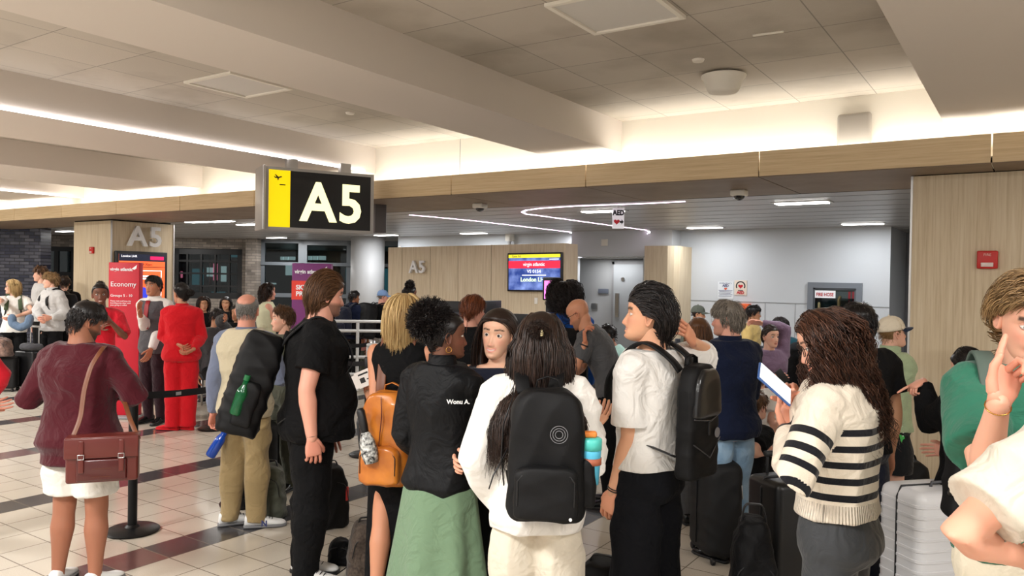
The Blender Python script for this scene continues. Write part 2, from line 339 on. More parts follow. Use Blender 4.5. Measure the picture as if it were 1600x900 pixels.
# ------------------------------------------------------------ window side (left)
def cface(x, D): p = P(x, 435, D); p[2] = 0; return p
def brick_mat(name, c1, c2, mo, sc=1, rough=.7):
    m = bpy.data.materials.new(name); m.use_nodes = True; nt = m.node_tree; N = nt.nodes.new; L = nt.links.new; b = nt.nodes['Principled BSDF']
    tc = N('ShaderNodeTexCoord'); sp = N('ShaderNodeSeparateXYZ'); L(tc.outputs['Object'], sp.inputs[0]); cb = N('ShaderNodeCombineXYZ'); L(sp.outputs[0], cb.inputs[0]); L(sp.outputs[2], cb.inputs[1])
    br = N('ShaderNodeTexBrick'); br.inputs['Scale'].default_value = 1; br.inputs['Brick Width'].default_value = .22*sc; br.inputs['Row Height'].default_value = .075*sc
    br.inputs['Mortar Size'].default_value = .008; br.inputs['Bias'].default_value = -.2
    br.inputs['Color1'].default_value = lin(c1); br.inputs['Color2'].default_value = lin(c2); br.inputs['Mortar'].default_value = lin(mo)
    L(cb.outputs[0], br.inputs['Vector']); n = N('ShaderNodeTexNoise'); n.inputs['Scale'].default_value = 3; L(cb.outputs[0], n.inputs['Vector'])
    mx = N('ShaderNodeMix'); mx.data_type = 'RGBA'; mx.blend_type = 'MULTIPLY'; mx.inputs[0].default_value = .6; L(br.outputs[0], mx.inputs[6]); L(n.outputs[0], mx.inputs[7]); L(mx.outputs[2], b.inputs['Base Color'])
    bp = N('ShaderNodeBump'); bp.inputs['Strength'].default_value = .4; bp.inputs['Distance'].default_value = .01; L(br.outputs[1], bp.inputs['Height']); bp.invert = True; L(bp.outputs[0], b.inputs['Normal'])
    b.inputs['Roughness'].default_value = rough; return m
M_BRICK = brick_mat('grey_brick', (176, 164, 152), (108, 98, 90), (130, 122, 114))
M_GLAZ = brick_mat('glazed_dark_brick', (44, 46, 72), (124, 124, 136), (30, 30, 44), 1, .25)
DW = 21.5
WM = frame(cface(260, DW), Rh)      # wall frame, x along camera right
def wx(x): return float((P(x, 435, DW)-WM[:3, 3])@Rh)
def wz(y, x=300, D=DW): return P(x, y, D)[2]
def obox(mb, x0, x1, y0, y1, z0, z1, m=None): return mb.box((wx(x0), y0, z0), (wx(x1), y1, z1), m)
mb = MB(); z0, z1 = wz(466), wz(388)
obox(mb, 262, 268, 0, .3, 0, 2.8); obox(mb, 268, 378, 0, .3, z1, 2.8); obox(mb, 268, 378, 0, .3, 0, z0); obox(mb, 378, 388, 0, .3, 0, 2.8); obox(mb, 388, 406, -.25, .3, 0, 2.8)
o = mb.build('wall_brick', M_BRICK, None, False, kind='structure'); o.matrix_world = Matrix(WM.tolist())
def gridwin(name, x0, x1, z0, z1, cols, rows, fm, fw, y=.12, M=WM, bw=None):
    bw = bw or fw; mb = MB(); X0, X1 = wx(x0), wx(x1)
    mb.box((X0, y-.04, z0), (X0+bw, y+.06, z1)).box((X1-bw, y-.04, z0), (X1, y+.06, z1)).box((X0, y-.04, z0), (X1, y+.06, z0+bw)).box((X0, y-.04, z1-bw), (X1, y+.06, z1))
    for k in range(1, cols): x = X0+(X1-X0)*k/cols; mb.box((x-fw/2, y-.03, z0), (x+fw/2, y+.04, z1))
    for k in range(1, rows): z = z0+(z1-z0)*k/rows; mb.box((X0, y-.025, z-fw/2), (X1, y+.035, z+fw/2))
    o = mb.build(name, fm, None, False, kind='structure'); o.matrix_world = Matrix(np.array(M).tolist())
    g = MB().box((X0+bw/2, y, z0+bw/2), (X1-bw/2, y+.01, z1-bw/2)).build('window_pane', M_GLASS, o, False); return o
M_BFR = mat('black_frame', (14, 14, 16), .4); M_GFR = mat('grey_frame', (104, 110, 116), .4)
gridwin('window_1', 268, 378, z0, z1, 5, 4, M_BFR, .05, bw=.16)
gridwin('window_2', 406, 470, 0, 2.8, 1, 1, M_GFR, .1)
gridwin('window_3', 470, 548, 0, 2.8, 1, 1, M_GFR, .14)
gridwin('window_4', 548, 660, 0, 2.8, 3, 1, M_GFR, .14)
mb = MB(); obox(mb, 406, 660, .05, .2, wz(412), wz(407)); obox(mb, 406, 660, .05, .2, wz(462), wz(456)); o = mb.build('trim_23', M_GFR, None, False, kind='structure'); o.matrix_world = Matrix(WM.tolist())
c = cface(574, 19.5); r = (600-548)/2*19.5/FPX
struct('wall_round_column', MB().lathe([(r, 0), (r, 2.8)], c, 40), mat('column_paint', (196, 196, 196), .5), True)
# glazed dark brick wall at far left and the window next to it
GM = frame(cface(-160, 17.6), Rh); mb = MB().box((0, 0, 0), (float((P(63, 435, 17.6)-P(-160, 435, 17.6))@Rh), .4, 2.8)); o = mb.build('wall_glazed_brick', M_GLAZ, None, False, kind='structure'); o.matrix_world = Matrix(GM.tolist())
mb = MB(); obox(mb, 0, 130, -.5, -.2, wz(386, 90), 2.8); obox(mb, 0, 130, -.5, -.2, 0, wz(470, 90)); obox(mb, 118, 262, -.3, 0, 0, 2.8); o = mb.build('wall_brick_left', M_BRICK, None, False, kind='structure'); o.matrix_world = Matrix(WM.tolist())
gridwin('window_5', 40, 130, wz(470, 90), wz(386, 90), 3, 2, M_BFR, .12, y=-.35)
# night outside: hall across the apron
mb = MB().box((-18, 9, -1), (22, 9.2, 7)); o = mb.build('wall_exterior', mat('night_wall', (14, 20, 26), .9), None, False, kind='structure'); o.matrix_world = Matrix(WM.tolist())
M_WARM = mat('lit_warm_sign', (255, 220, 190), .5, emit=(255, 190, 150), es=.7); M_LITW = mat('lit_window', (220, 230, 230), .5, emit=(205, 220, 215), es=.55); M_BROWN = mat('brown_steel', (96, 72, 60), .7); M_PINK = mat('lit_pink', (255, 200, 210), .5, emit=(255, 120, 150), es=.9)
M_TEAL = mat('dim_teal', (30, 60, 66), .5, emit=(40, 84, 90), es=1.0)
DX = DW+8.6
def ex(mb, x0, x1, y0, y1, m, d=0): 
    a, b = P(x0, y1, DX+d), P(x1, y0, DX+d); M = WM; q = lambda p: np.linalg.inv(M)@np.append(p, 1)
    a, b = q(a), q(b); mb.box((a[0], a[1], a[2]), (b[0], a[1]+.15, b[2]), m)
mb = MB()
for x0, x1, y0, y1, mm in [(64, 80, 395, 403, M_WARM), (82, 90, 395, 403, M_WARM), (94, 118, 395, 403, M_WARM), (100, 104, 424, 434, M_PINK), (60, 120, 414, 416, M_BROWN), (106, 108, 404, 450, M_BROWN)]: ex(mb, x0, x1, y0, y1, mm)
for i in range(9): ex(mb, 266+i*15, 268+i*15, 396, 470, M_BROWN)
ex(mb, 262, 380, 406, 410, M_BROWN); ex(mb, 262, 380, 448, 453, M_BROWN)
for x0, x1, y0, y1, mm in [(275, 283, 424, 434, M_PINK), (323, 333, 418, 432, M_LITW), (333, 338, 412, 438, M_PINK), (345, 352, 416, 440, M_LITW), (300, 316, 420, 446, M_TEAL), (360, 372, 392, 402, M_TEAL),
        (268, 290, 456, 468, M_TEAL), (330, 350, 456, 468, M_TEAL), (438, 442, 401, 406, M_LITW), (444, 450, 401, 406, M_LITW), (451, 460, 401, 406, M_LITW), (472, 478, 400, 406, M_LITW), (480, 486, 400, 406, M_LITW), (488, 496, 400, 406, M_LITW), (498, 508, 400, 406, M_LITW),
        (446, 457, 414, 430, M_LITW), (504, 522, 384, 386, M_LITW), (410, 430, 442, 444, M_LITW), (540, 546, 420, 440, M_TEAL), (600, 612, 420, 470, M_TEAL), (596, 599, 383, 385, M_LITW), (610, 613, 383, 385, M_LITW)]: ex(mb, x0, x1, y0, y1, mm)
o = mb.build('trim_24', None, None, False, kind='structure')
o.matrix_world = Matrix(WM.tolist())
# side walls closing the hall
struct('wall_left', MB().box((-30.1, -9, 0), (-30, 40, 3.5)), M_COOL)
struct('wall_right', MB().box((9, -9, 0), (9.1, 40, 3.5)), M_COOL)
struct('wall_far', MB().box((-34, 39, 0), (9, 39.1, 3)), mat('night_wall2', (14, 16, 20), .9))
# ------------------------------------------------------------ fixtures on ceiling and walls
def uniq(base, desc): return base+' '+desc
# recessed linear lamps of the gate ceiling
lamps = [((1253, 316), 'largest and nearest of the recessed gate lamps, right of the dome camera'), ((1101, 355), 'recessed lamp over the wall with the AED notices'), ((1348, 349), 'recessed lamp over the fire hose cabinet'), ((740, 364), 'recessed lamp over the oak counter wall'), ((942, 329), 'recessed lamp just left of the hanging AED sign'),
         ((603, 367), 'recessed lamp in front of the round white column'), ((432, 371), 'recessed lamp under the left half of the big gate sign'), ((317, 373), 'recessed lamp in front of the black grid window'), ((390, 350), 'recessed lamp close left of the big gate sign'), ((345, 345), 'recessed lamp second to the left of the big gate sign'), ((310, 346), 'recessed lamp nearest the left column on its right side'), ((102, 361), 'recessed lamp left of the left column')]
for (x, y), lb in lamps:
    p = onz(x, y, 2.80); t = thing('ceiling_lamp', lb, 'lamp', frame((p[0], p[1], 2.80), (1, 0, 0)), 'recessed lamps in the gate ceiling')
    MB().box((-.34, -.13, -.010), (.34, .13, 0)).build('lamp_frame', M_ALU, t, False)
    MB().box((-.30, -.09, -.020), (.30, .09, -.009)).build('diffuser', M_LAMP, t, False)
for (x, y, pw) in [(1253, 316, 26), (1101, 355, 15), (1348, 349, 15), (740, 364, 20), (942, 329, 26), (603, 367, 22), (432, 371, 16), (317, 373, 16), (390, 350, 16), (102, 361, 12)]:
    p = onz(x, y, 2.8); area('gate_lamp_light', (p[0], p[1], 2.775), (.6, .18), pw, col=(.93, .96, 1))
for (x, y) in [(897, 364), (1018, 361)]:
    p = onz(x, y, 2.79); t = thing('downlight', 'small spot downlight at the end of the %s LED line' % ('long straight' if x < 900 else 'hooked'), 'lamp', frame((p[0], p[1]-.12, 2.80), (1, 0, 0)), 'spot downlights')
    MB().lathe([(.0, -.012), (.045, -.012), (.05, 0)], n=20).build('lamp_frame', M_ALU, t); MB().lathe([(0, -.018), (.03, -.018), (.03, -.01)], n=20).build('diffuser', M_LAMP, t)
    area('downlight_light', (p[0], p[1]-.12, 2.77), (.06, .06), 9, col=(1, .98, 1))
for x0, y0, d in [(-2.39, 3.84, 'near the top of the photo'), (-5.90, 3.84, 'over the left corridor, with yellow reflection')]:
    t = thing('ceiling_access_panel', 'square white framed ceiling panel '+d, 'ceiling panel', T4(x0, y0, ZC), 'square ceiling panels')
    MB().box((0, 0, -.02), (.62, .03, 0)).box((0, .59, -.02), (.62, .62, 0)).box((0, .03, -.02), (.03, .59, 0)).box((.59, .03, -.02), (.62, .59, 0)).build('panel_frame', M_WHITE, t, False)
    MB().box((.03, .03, -.008), (.59, .59, 0)).build('panel', mat('panel_face', (214, 210, 204), .6), t, False)
p = onz(1134, 117, ZC)
t = thing('ceiling_speaker_dome', 'large round white dome speaker hanging under the tiled ceiling', 'speaker', T4(p[0], p[1]-.05, ZC))
MB().lathe([(.0, -.155), (.06, -.153), (.105, -.145), (.118, -.13), (.15, -.05), (.165, -.035), (.17, -.02), (.15, -.015), (.12, 0)], n=40).build('housing', M_WHITE, t)
for (x, y), lb in [((1091, 93), 'small flat round detector beside the large ceiling dome'), ((547, 176), 'small flat round detector on the left ceiling coffer')]:
    p = onz(x, y, ZC); MB().lathe([(0, -.018), (.038, -.016), (.045, 0)], n=24).build('smoke_detector', M_WHITE, None, label=lb, category='detector').location = (p[0], p[1], ZC)
p = onz(1200, 51, ZC); MB().rbox((0, 0, -.006), (.19, .02, .012), .004).build('ceiling_slot_cover', M_WHITE, None, label='thin white slot strip on the tiled ceiling', category='ceiling strip').matrix_world = Matrix(frame((p[0], p[1], ZC), (1, .1, 0)).tolist())
a, b = ony(1310, 180, YW), ony(1362, 224, YW)
mb = MB(); mb.rbox(((a[0]+b[0])/2, YW-.03, (a[2]+b[2])/2-.01), (.27, .06, .28), .045, seg=4); mb.build('wireless_access_point', mat('ap_white', (172, 166, 158), .5), None, 60, label='rounded square white wireless box on the wall above the fascia', category='wireless box')
for (x, y), lb, n in [((1155, 297), 'white dome camera under the soffit left of the right pillar', 1), ((750, 318), 'white dome camera under the soffit right of the gate sign', 2)]:
    p = onz(x, y, 2.742); t = thing('dome_camera', lb, 'camera', T4(p[0], p[1], 2.742))
    MB().rbox((0, 0, -.03), (.15, .13, .06), .015).build('camera_housing', M_WHITE, t); s = MB().lathe([(0, -.105), (.03, -.098), (.05, -.08), (.056, -.058)], n=24).build('dome', mat('dark_dome', (16, 16, 18), .08, coat=1), t)
# fascia-hung gate sign (big A5)
M_SBLK = mat('sign_black', (30, 31, 34), .35); M_YEL = mat('sign_yellow', (250, 226, 10), .4, emit=(250, 220, 0), es=.55); M_ILL = mat('letter_illuminated', (255, 250, 200), .5, emit=(255, 247, 190), es=.95)
az = R_(33.9-61)+math.pi/2   # direction of the sign face in the plan
sd = np.array([math.cos(az), math.sin(az), 0.]); 
SD0 = 8.35; a0 = P(415.5, 310, SD0); rr = ray(584, 310)
A_ = np.array([[sd[0], -rr[0]], [sd[1], -rr[1]]]); L_, k_ = np.linalg.solve(A_, (CC-a0)[:2])
zt, zb_ = P(415.5, 259.5, SD0)[2], P(415.5, 358, SD0)[2]
SM = frame((a0[0], a0[1], zb_), sd); SH = zt-zb_; SL = L_
t = thing('gate_sign', 'large hanging grey framed sign with lit A5 and yellow take-off strip', 'sign', SM)
# housing
mb = MB(); f = SH*.045
mb.box((-.02, .012, 0), (SL, .34, SH)); mb.box((-.02, 0, 0), (SL, .012, f)).box((-.02, 0, SH-f), (SL, .012, SH)).box((SL-f*1.2, 0, f), (SL, .012, SH-f)).box((-.02, 0, f), (f*.9, .012, SH-f))
mb.build('sign_housing', mat('sign_grey', (170, 168, 166), .4), t, False)
MB().rbox((-.03, .15, SH*.5), (.03, .42, SH*1.02), .01).build('end_cap', M_ALU, t)
MB().box((f*.9, .004, f), (SL-f*1.2, .012, SH-f)).build('sign_face', M_SBLK, t, False)
yw = SL*.19; ys = MB().box((f*.9, .0, f), (f*.9+yw, .005, SH-f)).build('yellow_strip', M_YEL, t, False)
pl = [(0, .1), (.06, .04), (.2, .10), (.52, .28), (.36, .52), (.44, .54), (.72, .38), (.92, .47), (1.0, .55), (.92, .57), (.56, .42), (.40, .02), (.30, .0), (.36, .16), (.14, .02)]
pl = [(0, .52), (.08, .5), (.17, .40), (.34, .38), (.12, .78), (.22, .78), (.56, .42), (.86, .54), (1, .5), (.97, .40), (.62, .22), (.56, -.06), (.46, -.1), (.44, .20), (.16, .22)]
q = SH*.135; MB().prism([(f*.9+yw*.22+x*q, SH*.80+z*q*.8) for x, z in pl][::-1], -.003, .001).build('takeoff_pictogram', mat('dk_grn', (60, 60, 20), .5), ys, False)
MB().box((f*.9+yw*.5, -.003, SH*.715), (f*.9+yw*.78, .001, SH*.73)).build('pictogram_bar', mat('dk_grn'), ys, False)
text('A', SH*.88, frame((f*.9+yw+SL*.10, -.006, SH*.18), (1, 0, 0)), M_ILL, t, 'lettering', .004, bold=.014, sx=.95)
text('5', SH*.88, frame((f*.9+yw+SL*.445, -.006, SH*.18), (1, 0, 0)), M_ILL, t, 'lettering', .004, bold=.014, sx=.95)
[MB().box((SL*q, .1, SH), (SL*(q+.1), .2, 3.10-zb_)).build('mounting_bracket', M_ALU, t, False) for q in (.2, .7)]
q0 = P(588, 340, 9.9); t = thing('sign_rear_box', 'dark grey sign box seen edge-on behind the lit gate sign', 'sign', frame((q0[0], q0[1], P(588, 365, 9.9)[2]), Rh*.9+Fh*.4))
MB().rbox((.07, .2, .22), (.15, .3, P(590, 315, 9.9)[2]-P(588, 365, 9.9)[2]), .01).build('sign_housing', mat('sign_dkgrey', (96, 92, 92), .4), t)
MB().box((.02, .1, .4), (.12, .25, 2.742-P(588, 365, 9.9)[2])).build('mounting_bracket', M_ALU, t, False)
# hanging AED sign
p = onz(966, 325, 2.8); AM = frame((P(957, 357, 10.2)), Rh); t = thing('aed_sign', 'white AED sign with red heart hanging from the gate ceiling', 'sign', AM)
w_, h_ = 18*10.2/FPX, 32*10.2/FPX; M_SW = mat('sign_white', (236, 236, 238), .5, emit=(235, 235, 240), es=.15); M_SR = mat('sign_red', (190, 20, 34), .5); M_SK = mat('sign_ink', (20, 20, 24), .5)
MB().box((0, 0, 0), (w_, .03, h_)).build('sign_panel', M_SW, t, False)
MB().box((w_*.4, .01, h_), (w_*.6, .02, 2.8-AM[2, 3])).build('hanging_bracket', M_ALU, t, False)
def heart(cx, cz, s, y): 
    return [(cx+s*.0625*16*math.sin(a)**3*.5, cz+s*.03*(13*math.cos(a)-5*math.cos(2*a)-2*math.cos(3*a)-math.cos(4*a))) for a in np.linspace(0, 2*math.pi, 28, endpoint=False)]
text('AED', h_*.34, frame((w_*.5, -.003, h_*.66), (1, 0, 0)), M_SK, t, 'lettering', .002, 'CENTER', .004, .85)
MB().prism(heart(w_*.36, h_*.33, w_*.52, 0)[::-1], -.003, 0).build('heart_symbol', M_SR, t, False)
MB().prism([(w_*.62, h_*.28), (w_*.78, h_*.28), (w_*.78, h_*.2), (w_*.95, h_*.33), (w_*.78, h_*.46), (w_*.78, h_*.38), (w_*.62, h_*.38)], -.003, 0).build('arrow_symbol', M_SK, t, False)
# AED notices and box on back wall
def wallpt(x, y, Y=YB): return ony(x, y, Y)
a, b = wallpt(1148, 438), wallpt(1167, 461.5)
t = thing('aed_poster', 'cream AED poster with black ring and heart, right of the AED notice', 'poster', T4(a[0], YB-.012, b[2])); w_, h_ = b[0]-a[0], a[2]-b[2]
MB().box((0, 0, 0), (w_, .012, h_)).build('poster_sheet', mat('cream_board', (226, 212, 196), .5), t, False)
ring = lambda r0, r1, a0, a1: [(w_/2+r1*math.cos(q), h_*.62+r1*math.sin(q)) for q in np.linspace(a0, a1, 20)]+[(w_/2+r0*math.cos(q), h_*.62+r0*math.sin(q)) for q in np.linspace(a1, a0, 20)]
MB().prism(ring(.068, .09, -.5, math.pi+.5), -.003, 0).build('ring_symbol', M_SK, t, False); MB().prism(heart(w_/2, h_*.6, .09, 0)[::-1], -.003, 0).build('heart_symbol', M_SR, t, False)
text('AED', h_*.26, frame((w_/2, -.003, h_*.09), (1, 0, 0)), M_SR, t, 'lettering', .002, 'CENTER', .003); MB().box((w_*.3, -.003, h_*.30), (w_*.7, 0, h_*.35)).build('caption_bar', M_SK, t, False)
a, b = wallpt(1122, 440), wallpt(1146, 467)
t = thing('aed_notice', 'white emergency AED notice with heart, left of the AED poster', 'poster', T4(a[0], YB-.008, b[2])); w_, h_ = b[0]-a[0], a[2]-b[2]
MB().box((0, 0, 0), (w_, .008, h_)).build('notice_sheet', mat('paper_white', (224, 228, 232), .6), t, False)
M_NAVY = mat('ink_navy', (52, 60, 110), .6)
text('EMERGENCY', h_*.13, frame((w_/2, -.002, h_*.86), (1, 0, 0)), M_NAVY, t, 'lettering', .001, 'CENTER'); text('AED', h_*.2, frame((w_/2, -.002, h_*.70), (1, 0, 0)), M_NAVY, t, 'lettering', .001, 'CENTER', .002)
MB().prism(heart(w_/2, h_*.58, .055, 0)[::-1], -.002, 0).build('heart_symbol', mat('sign_orange', (226, 90, 50), .5), t, False)
mb = MB()
for k in range(5): mb.box((w_*(.06+.05*(k % 2)), -.002, h_*(.48-.085*k)), (w_*(.94-.06*(k % 3)), 0, h_*(.505-.085*k)))
mb.build('notice_text', M_NAVY, t, False)
a, b = wallpt(1158, 474), wallpt(1174, 494)
t = thing('aed_cabinet', 'orange AED cabinet on the white wall above the man in yellow', 'cabinet', T4(a[0], YB-.16, b[2])); MB().rbox(((b[0]-a[0])/2, .08, (a[2]-b[2])/2), (b[0]-a[0], .16, a[2]-b[2]), .015).build('cabinet_body', mat('aed_orange', (226, 92, 30), .4), t)
MB().lathe([(0, 0), (.01, .01), (.0, .02)], n=10).xf(T4(.13, -.01, .12)).build('knob', M_BLACK, t)
a, b = wallpt(1263, 441), wallpt(1348, 441)
hw = b[0]-a[0]; hz = a[2]
t = thing('fire_hose_cabinet', 'grey framed glass fire hose cabinet in the white wall', 'cabinet', T4(a[0], YB-.05, hz-.95)); M_CAB = mat('cabinet_grey', (118, 124, 132), .45)
mb = MB(); q = .095
mb.box((0, 0, 0), (q, .05, .95)).box((hw-q, 0, 0), (hw, .05, .95)).box((q, 0, 0), (hw-q, .05, q)).box((q, 0, .95-q), (hw-q, .05, .95)); mb.build('cabinet_frame', M_CAB, t, False)
MB().box((q, .02, q), (q+.03, .04, .95-q)).box((hw-q-.03, .02, q), (hw-q, .04, .95-q)).box((q, .02, .92-q), (hw-q, .04, .95-q)).build('door_frame', mat('cabinet_grey2', (86, 92, 98), .4), t, False)
MB().box((q, .045, q), (hw-q, .05, .95-q)).build('cabinet_back', mat('cab_in', (62, 74, 74), .6), t, False)
sg = MB().box((q+.03, .012, .68), (q+.03+hw*.38, .02, .81)).build('label_plate', M_SW, t, False); text('FIRE HOSE', .078, frame((q+.05, .009, .715), (1, 0, 0)), M_SR, sg, 'lettering', .001, sx=.80, bold=.002)
MB().tube([(hw*.58, .03, .35), (hw*.58, .03, .66), (hw*.6, .03, .7)], .028, 10).build('hose_nozzle', mat('brass', (120, 110, 80), .3, .8), t)
MB().tube([(q+.10, .03, .3), (q+.10, .03, .58)], .03, 10).build('hose_valve', mat('brass'), t)
MB().box((hw*.75, .03, .15), (hw*.79, .04, .8)).box((hw*.82, .03, .15), (hw*.86, .04, .8)).build('hose_rack', mat('hose_red', (130, 30, 40), .6), t, False)
MB().box((q+.03, .022, q), (hw-q-.03, .026, .68)).build('glass_pane', M_GLASS, t, False)
# small plates near the doors
for (x, y, w1, h1, lb, mm, YY) in [(945, 379, .14, .13, 'beige square strobe plate on the white header wall', M_WHITE, 13.9), (943, 455, .24, .1, 'blue and grey room sign beside the steel door', mat('room_sign', (110, 116, 130), .4), 15.0), (903, 458, .16, .08, 'small grey room sign right of the screen wall', mat('room_sign'), 15.0), (929, 478, .15, .12, 'square steel plate beside the steel door', M_STEEL, 15.0), (838, 470, .06, .11, 'white light switch under the wall screen', M_WHITE, 0), (625, 387, .05, .08, 'small white junction box high on the back wall corner', M_WHITE, YB)]:
    if YY: p = ony(x, y, YY-.015)
    else: p = P(x, y, 11.4)
    if YY == 0:
        M = CWM.copy(); n_ = M[:3, 1]; r_ = ray(x, y); kk = ((CWM[:3, 3]-CC)@n_)/(r_@n_); M[:3, 3] = CC+r_*kk
    else: M = T4(*p)
    o = MB().rbox((0, -.01, 0), (w1, .02, h1), .004).build('wall_plate', mm, None, label=lb, category='wall plate'); o.matrix_world = Matrix(M.tolist())
p = ony(796, 371, YB-.12); t = thing('wall_camera', 'white wall camera bracket above the oak counter wall', 'camera', T4(*p)); MB().rbox((0, .02, .02), (.13, .2, .2), .02).build('camera_housing', M_WHITE, t); MB().lathe([(0, -.16), (.04, -.15), (.05, -.09)], n=16).build('dome', mat('dome_grey', (190, 190, 190), .2), t)
# alarms
def alarm(M, lb, s=1, body=None):
    t = thing('fire_alarm', lb, 'alarm', M); MB().rbox((0, -.02*s, 0), (.125*s, .045*s, .125*s), .01).build('alarm_housing', M_RED, t)
    MB().rbox((0, -.045*s, -.035*s), (.075*s, .01, .03*s), .004).build('strobe_lens', mat('strobe', (226, 206, 200), .2), t); text('FIRE', .026*s, frame((0, -.046*s, .025*s), (1, 0, 0)), mat('alarm_ink', (240, 190, 180), .5), t, 'lettering', .001, 'CENTER')
alarm(T4(*ony(1543, 406, 7.31)), 'red fire alarm strobe on the right oak pillar', 1.15); alarm(T4(*ony(145, 391, 7.37)), 'red fire alarm strobe on the left oak column', .95)
# A5 letters: oak counter wall and left column, wall screens
def letterA(h): 
    w = h*.80; s = h*.17; return [[(0, 0), (s, 0), (w*.30, h*.23), (w*.70, h*.23), (w-s, 0), (w, 0), (w*.60, h), (w*.40, h)]]
def onplane(M, x, y, off=0):
    n_ = M[:3, 1]; o_ = M[:3, 3]-n_*off; r_ = ray(x, y); return CC+r_*(((o_-CC)@n_)/(r_@n_))
M_LET = mat('letter_metal', (226, 224, 222), .45, .0)
def a5(M, x, y, h, lb, sx=1, tilt=0):
    p = onplane(M, x, y, .06); F = M.copy(); F[:3, 3] = p
    t = thing('gate_letters', lb, 'sign', F)
    for i, c_ in enumerate('A5'):
        l_ = text(c_, h*1.37, frame((h*1.02*i*sx, 0, 0), (1, 0, 0)), M_LET, t, 'letter', .025, bold=h*.03, sx=sx); MB().box((h*(.2+1.0*i)*sx, 0, h*.3), (h*(.25+1.0*i)*sx, .07, h*.35)).build('standoff', M_ALU, l_, False)
a5(CWM, 640, 426, .235, 'brushed metal A5 letters on the oak counter wall', .92)
LM = frame((-13.385, 7.37, 0), (0, 1, 0))
a5(LM, 200, 383, .36, 'brushed metal A5 letters on the left oak column above the screen', 1.05)
def screen(M, x0, y0, x1, y1, lb, cat='screen'):
    a = onplane(M, x0, y0, .07); b = onplane(M, x1, y1, .07); u = M[:3, 0]; w_ = abs((b-a)@u); h_ = a[2]-b[2]; F = M.copy(); F[:3, 3] = (a[0], a[1], b[2])
    t = thing('wall_screen', lb, cat, F); MB().rbox((w_/2, .035, h_/2), (w_, .07, h_), .01).build('screen_casing', M_BLACK, t)
    return t, w_, h_
def em(name, c, s=1): return mat(name, c, .4, emit=c, es=s)
t, w_, h_ = screen(CWM, 793.5, 395.5, 878.5, 457.5, 'wall screen showing London LHR flight on the oak counter wall')
def skymat():
    m = em('screen_blue', (40, 70, 150)); nt = m.node_tree; b = nt.nodes['Principled BSDF']; n = nt.nodes.new('ShaderNodeTexNoise'); n.inputs['Scale'].default_value = 5; n.inputs['Detail'].default_value = 6
    tc = nt.nodes.new('ShaderNodeTexCoord'); nt.links.new(tc.outputs['Object'], n.inputs['Vector']); cr = nt.nodes.new('ShaderNodeValToRGB'); cr.color_ramp.elements[0].position = .4; cr.color_ramp.elements[0].color = lin((20, 44, 110)); cr.color_ramp.elements[1].position = .75; cr.color_ramp.elements[1].color = lin((140, 160, 215))
    nt.links.new(n.outputs[0], cr.inputs[0]); nt.links.new(cr.outputs[0], b.inputs['Emission Color']); return m
e = .03; s = MB().box((e, -.003, e), (w_-e, .0, h_-e)).build('display', skymat(), t, False)
MB().box((e, -.006, h_*.87), (w_-e, -.003, h_-e)).build('yellow_band', em('scr_yel', (215, 205, 40)), s, False); MB().box((e, -.006, h_*.60), (w_-e, -.003, h_*.79)).build('red_band', em('scr_red', (225, 30, 60)), s, False)
M_SCW = em('scr_white', (250, 250, 255), 1)
text('virgin atlantic', h_*.13, frame((w_*.5, -.008, h_*.66), (1, 0, 0)), M_SCW, s, 'lettering', .001, 'CENTER', sx=.9); text('VS 0154', h_*.12, frame((w_*.5, -.006, h_*.48), (1, 0, 0)), M_SCW, s, 'lettering', .001, 'CENTER')
MB().box((w_*.28, -.006, h_*.41), (w_*.72, -.004, h_*.43)).build('text_line', M_SCW, s, False); text('London LHR', h_*.15, frame((w_*.5, -.006, h_*.26), (1, 0, 0)), em('scr_pale', (225, 255, 200)), s, 'lettering', .001, 'CENTER', bold=.002)
text('Gate A5', h_*.08, frame((w_*.09, -.008, h_*.885), (1, 0, 0)), M_SK, s, 'lettering', .001); MB().box((w_*.78, -.006, h_*.82), (w_*.95, -.004, h_*.84)).build('text_line', M_SCW, s, False)
t, w_, h_ = screen(LM, 181.5, 391.5, 260.5, 500, 'tall portrait screen with orange notice on the left oak column')
s = MB().box((.05, -.003, .05), (w_-.05, 0, h_-.05)).build('display', em('scr_orange', (236, 96, 50)), t, False)
MB().box((.05, -.006, h_*.86), (w_-.05, -.003, h_-.05)).build('header_band', em('scr_navy', (24, 28, 44)), s, False); MB().box((w_*.65, -.008, h_*.885), (w_*.92, -.006, h_*.935)).build('pink_tag', em('scr_pink', (226, 30, 90)), s, False)
text('London LHR', h_*.045, frame((w_*.09, -.008, h_*.915), (1, 0, 0)), M_SCW, s, 'lettering', .001); text('9:30pm', h_*.05, frame((w_*.50, -.006, h_*.80), (1, 0, 0)), M_SK, s, 'lettering', .001)
mb = MB(); x0, x1, zz0, zz1, q = w_*.16, w_*.88, h_*.10, h_*.73, .012
mb.box((x0, -.006, zz1-q), (x1, -.003, zz1)).box((x1-q, -.006, zz0), (x1, -.003, zz1)).box((x0, -.006, zz0), (x0+q, -.003, zz1)); mb.build('frame_line', M_SCW, s, False)
[MB().box((w_*.26, -.006, h_*q), (w_*(.80-.1*i), -.003, h_*(q+.022))).build('text_line', M_SCW, s, False) for i, q in enumerate((.635, .60))]; MB().lathe([(0, -.006), (.16, -.006), (.16, -.003), (0, -.003)], n=24).xf(frame((w_*.5, 0, h_*.36), (1, 0, 0), (0, 1, 0))).build('blue_disc', em('scr_blue', (50, 60, 190)), s)
MB().box((0.04, -.006, h_*.775), (w_-.04, -.003, h_*.782)).build('frame_line', M_SK, s, False)
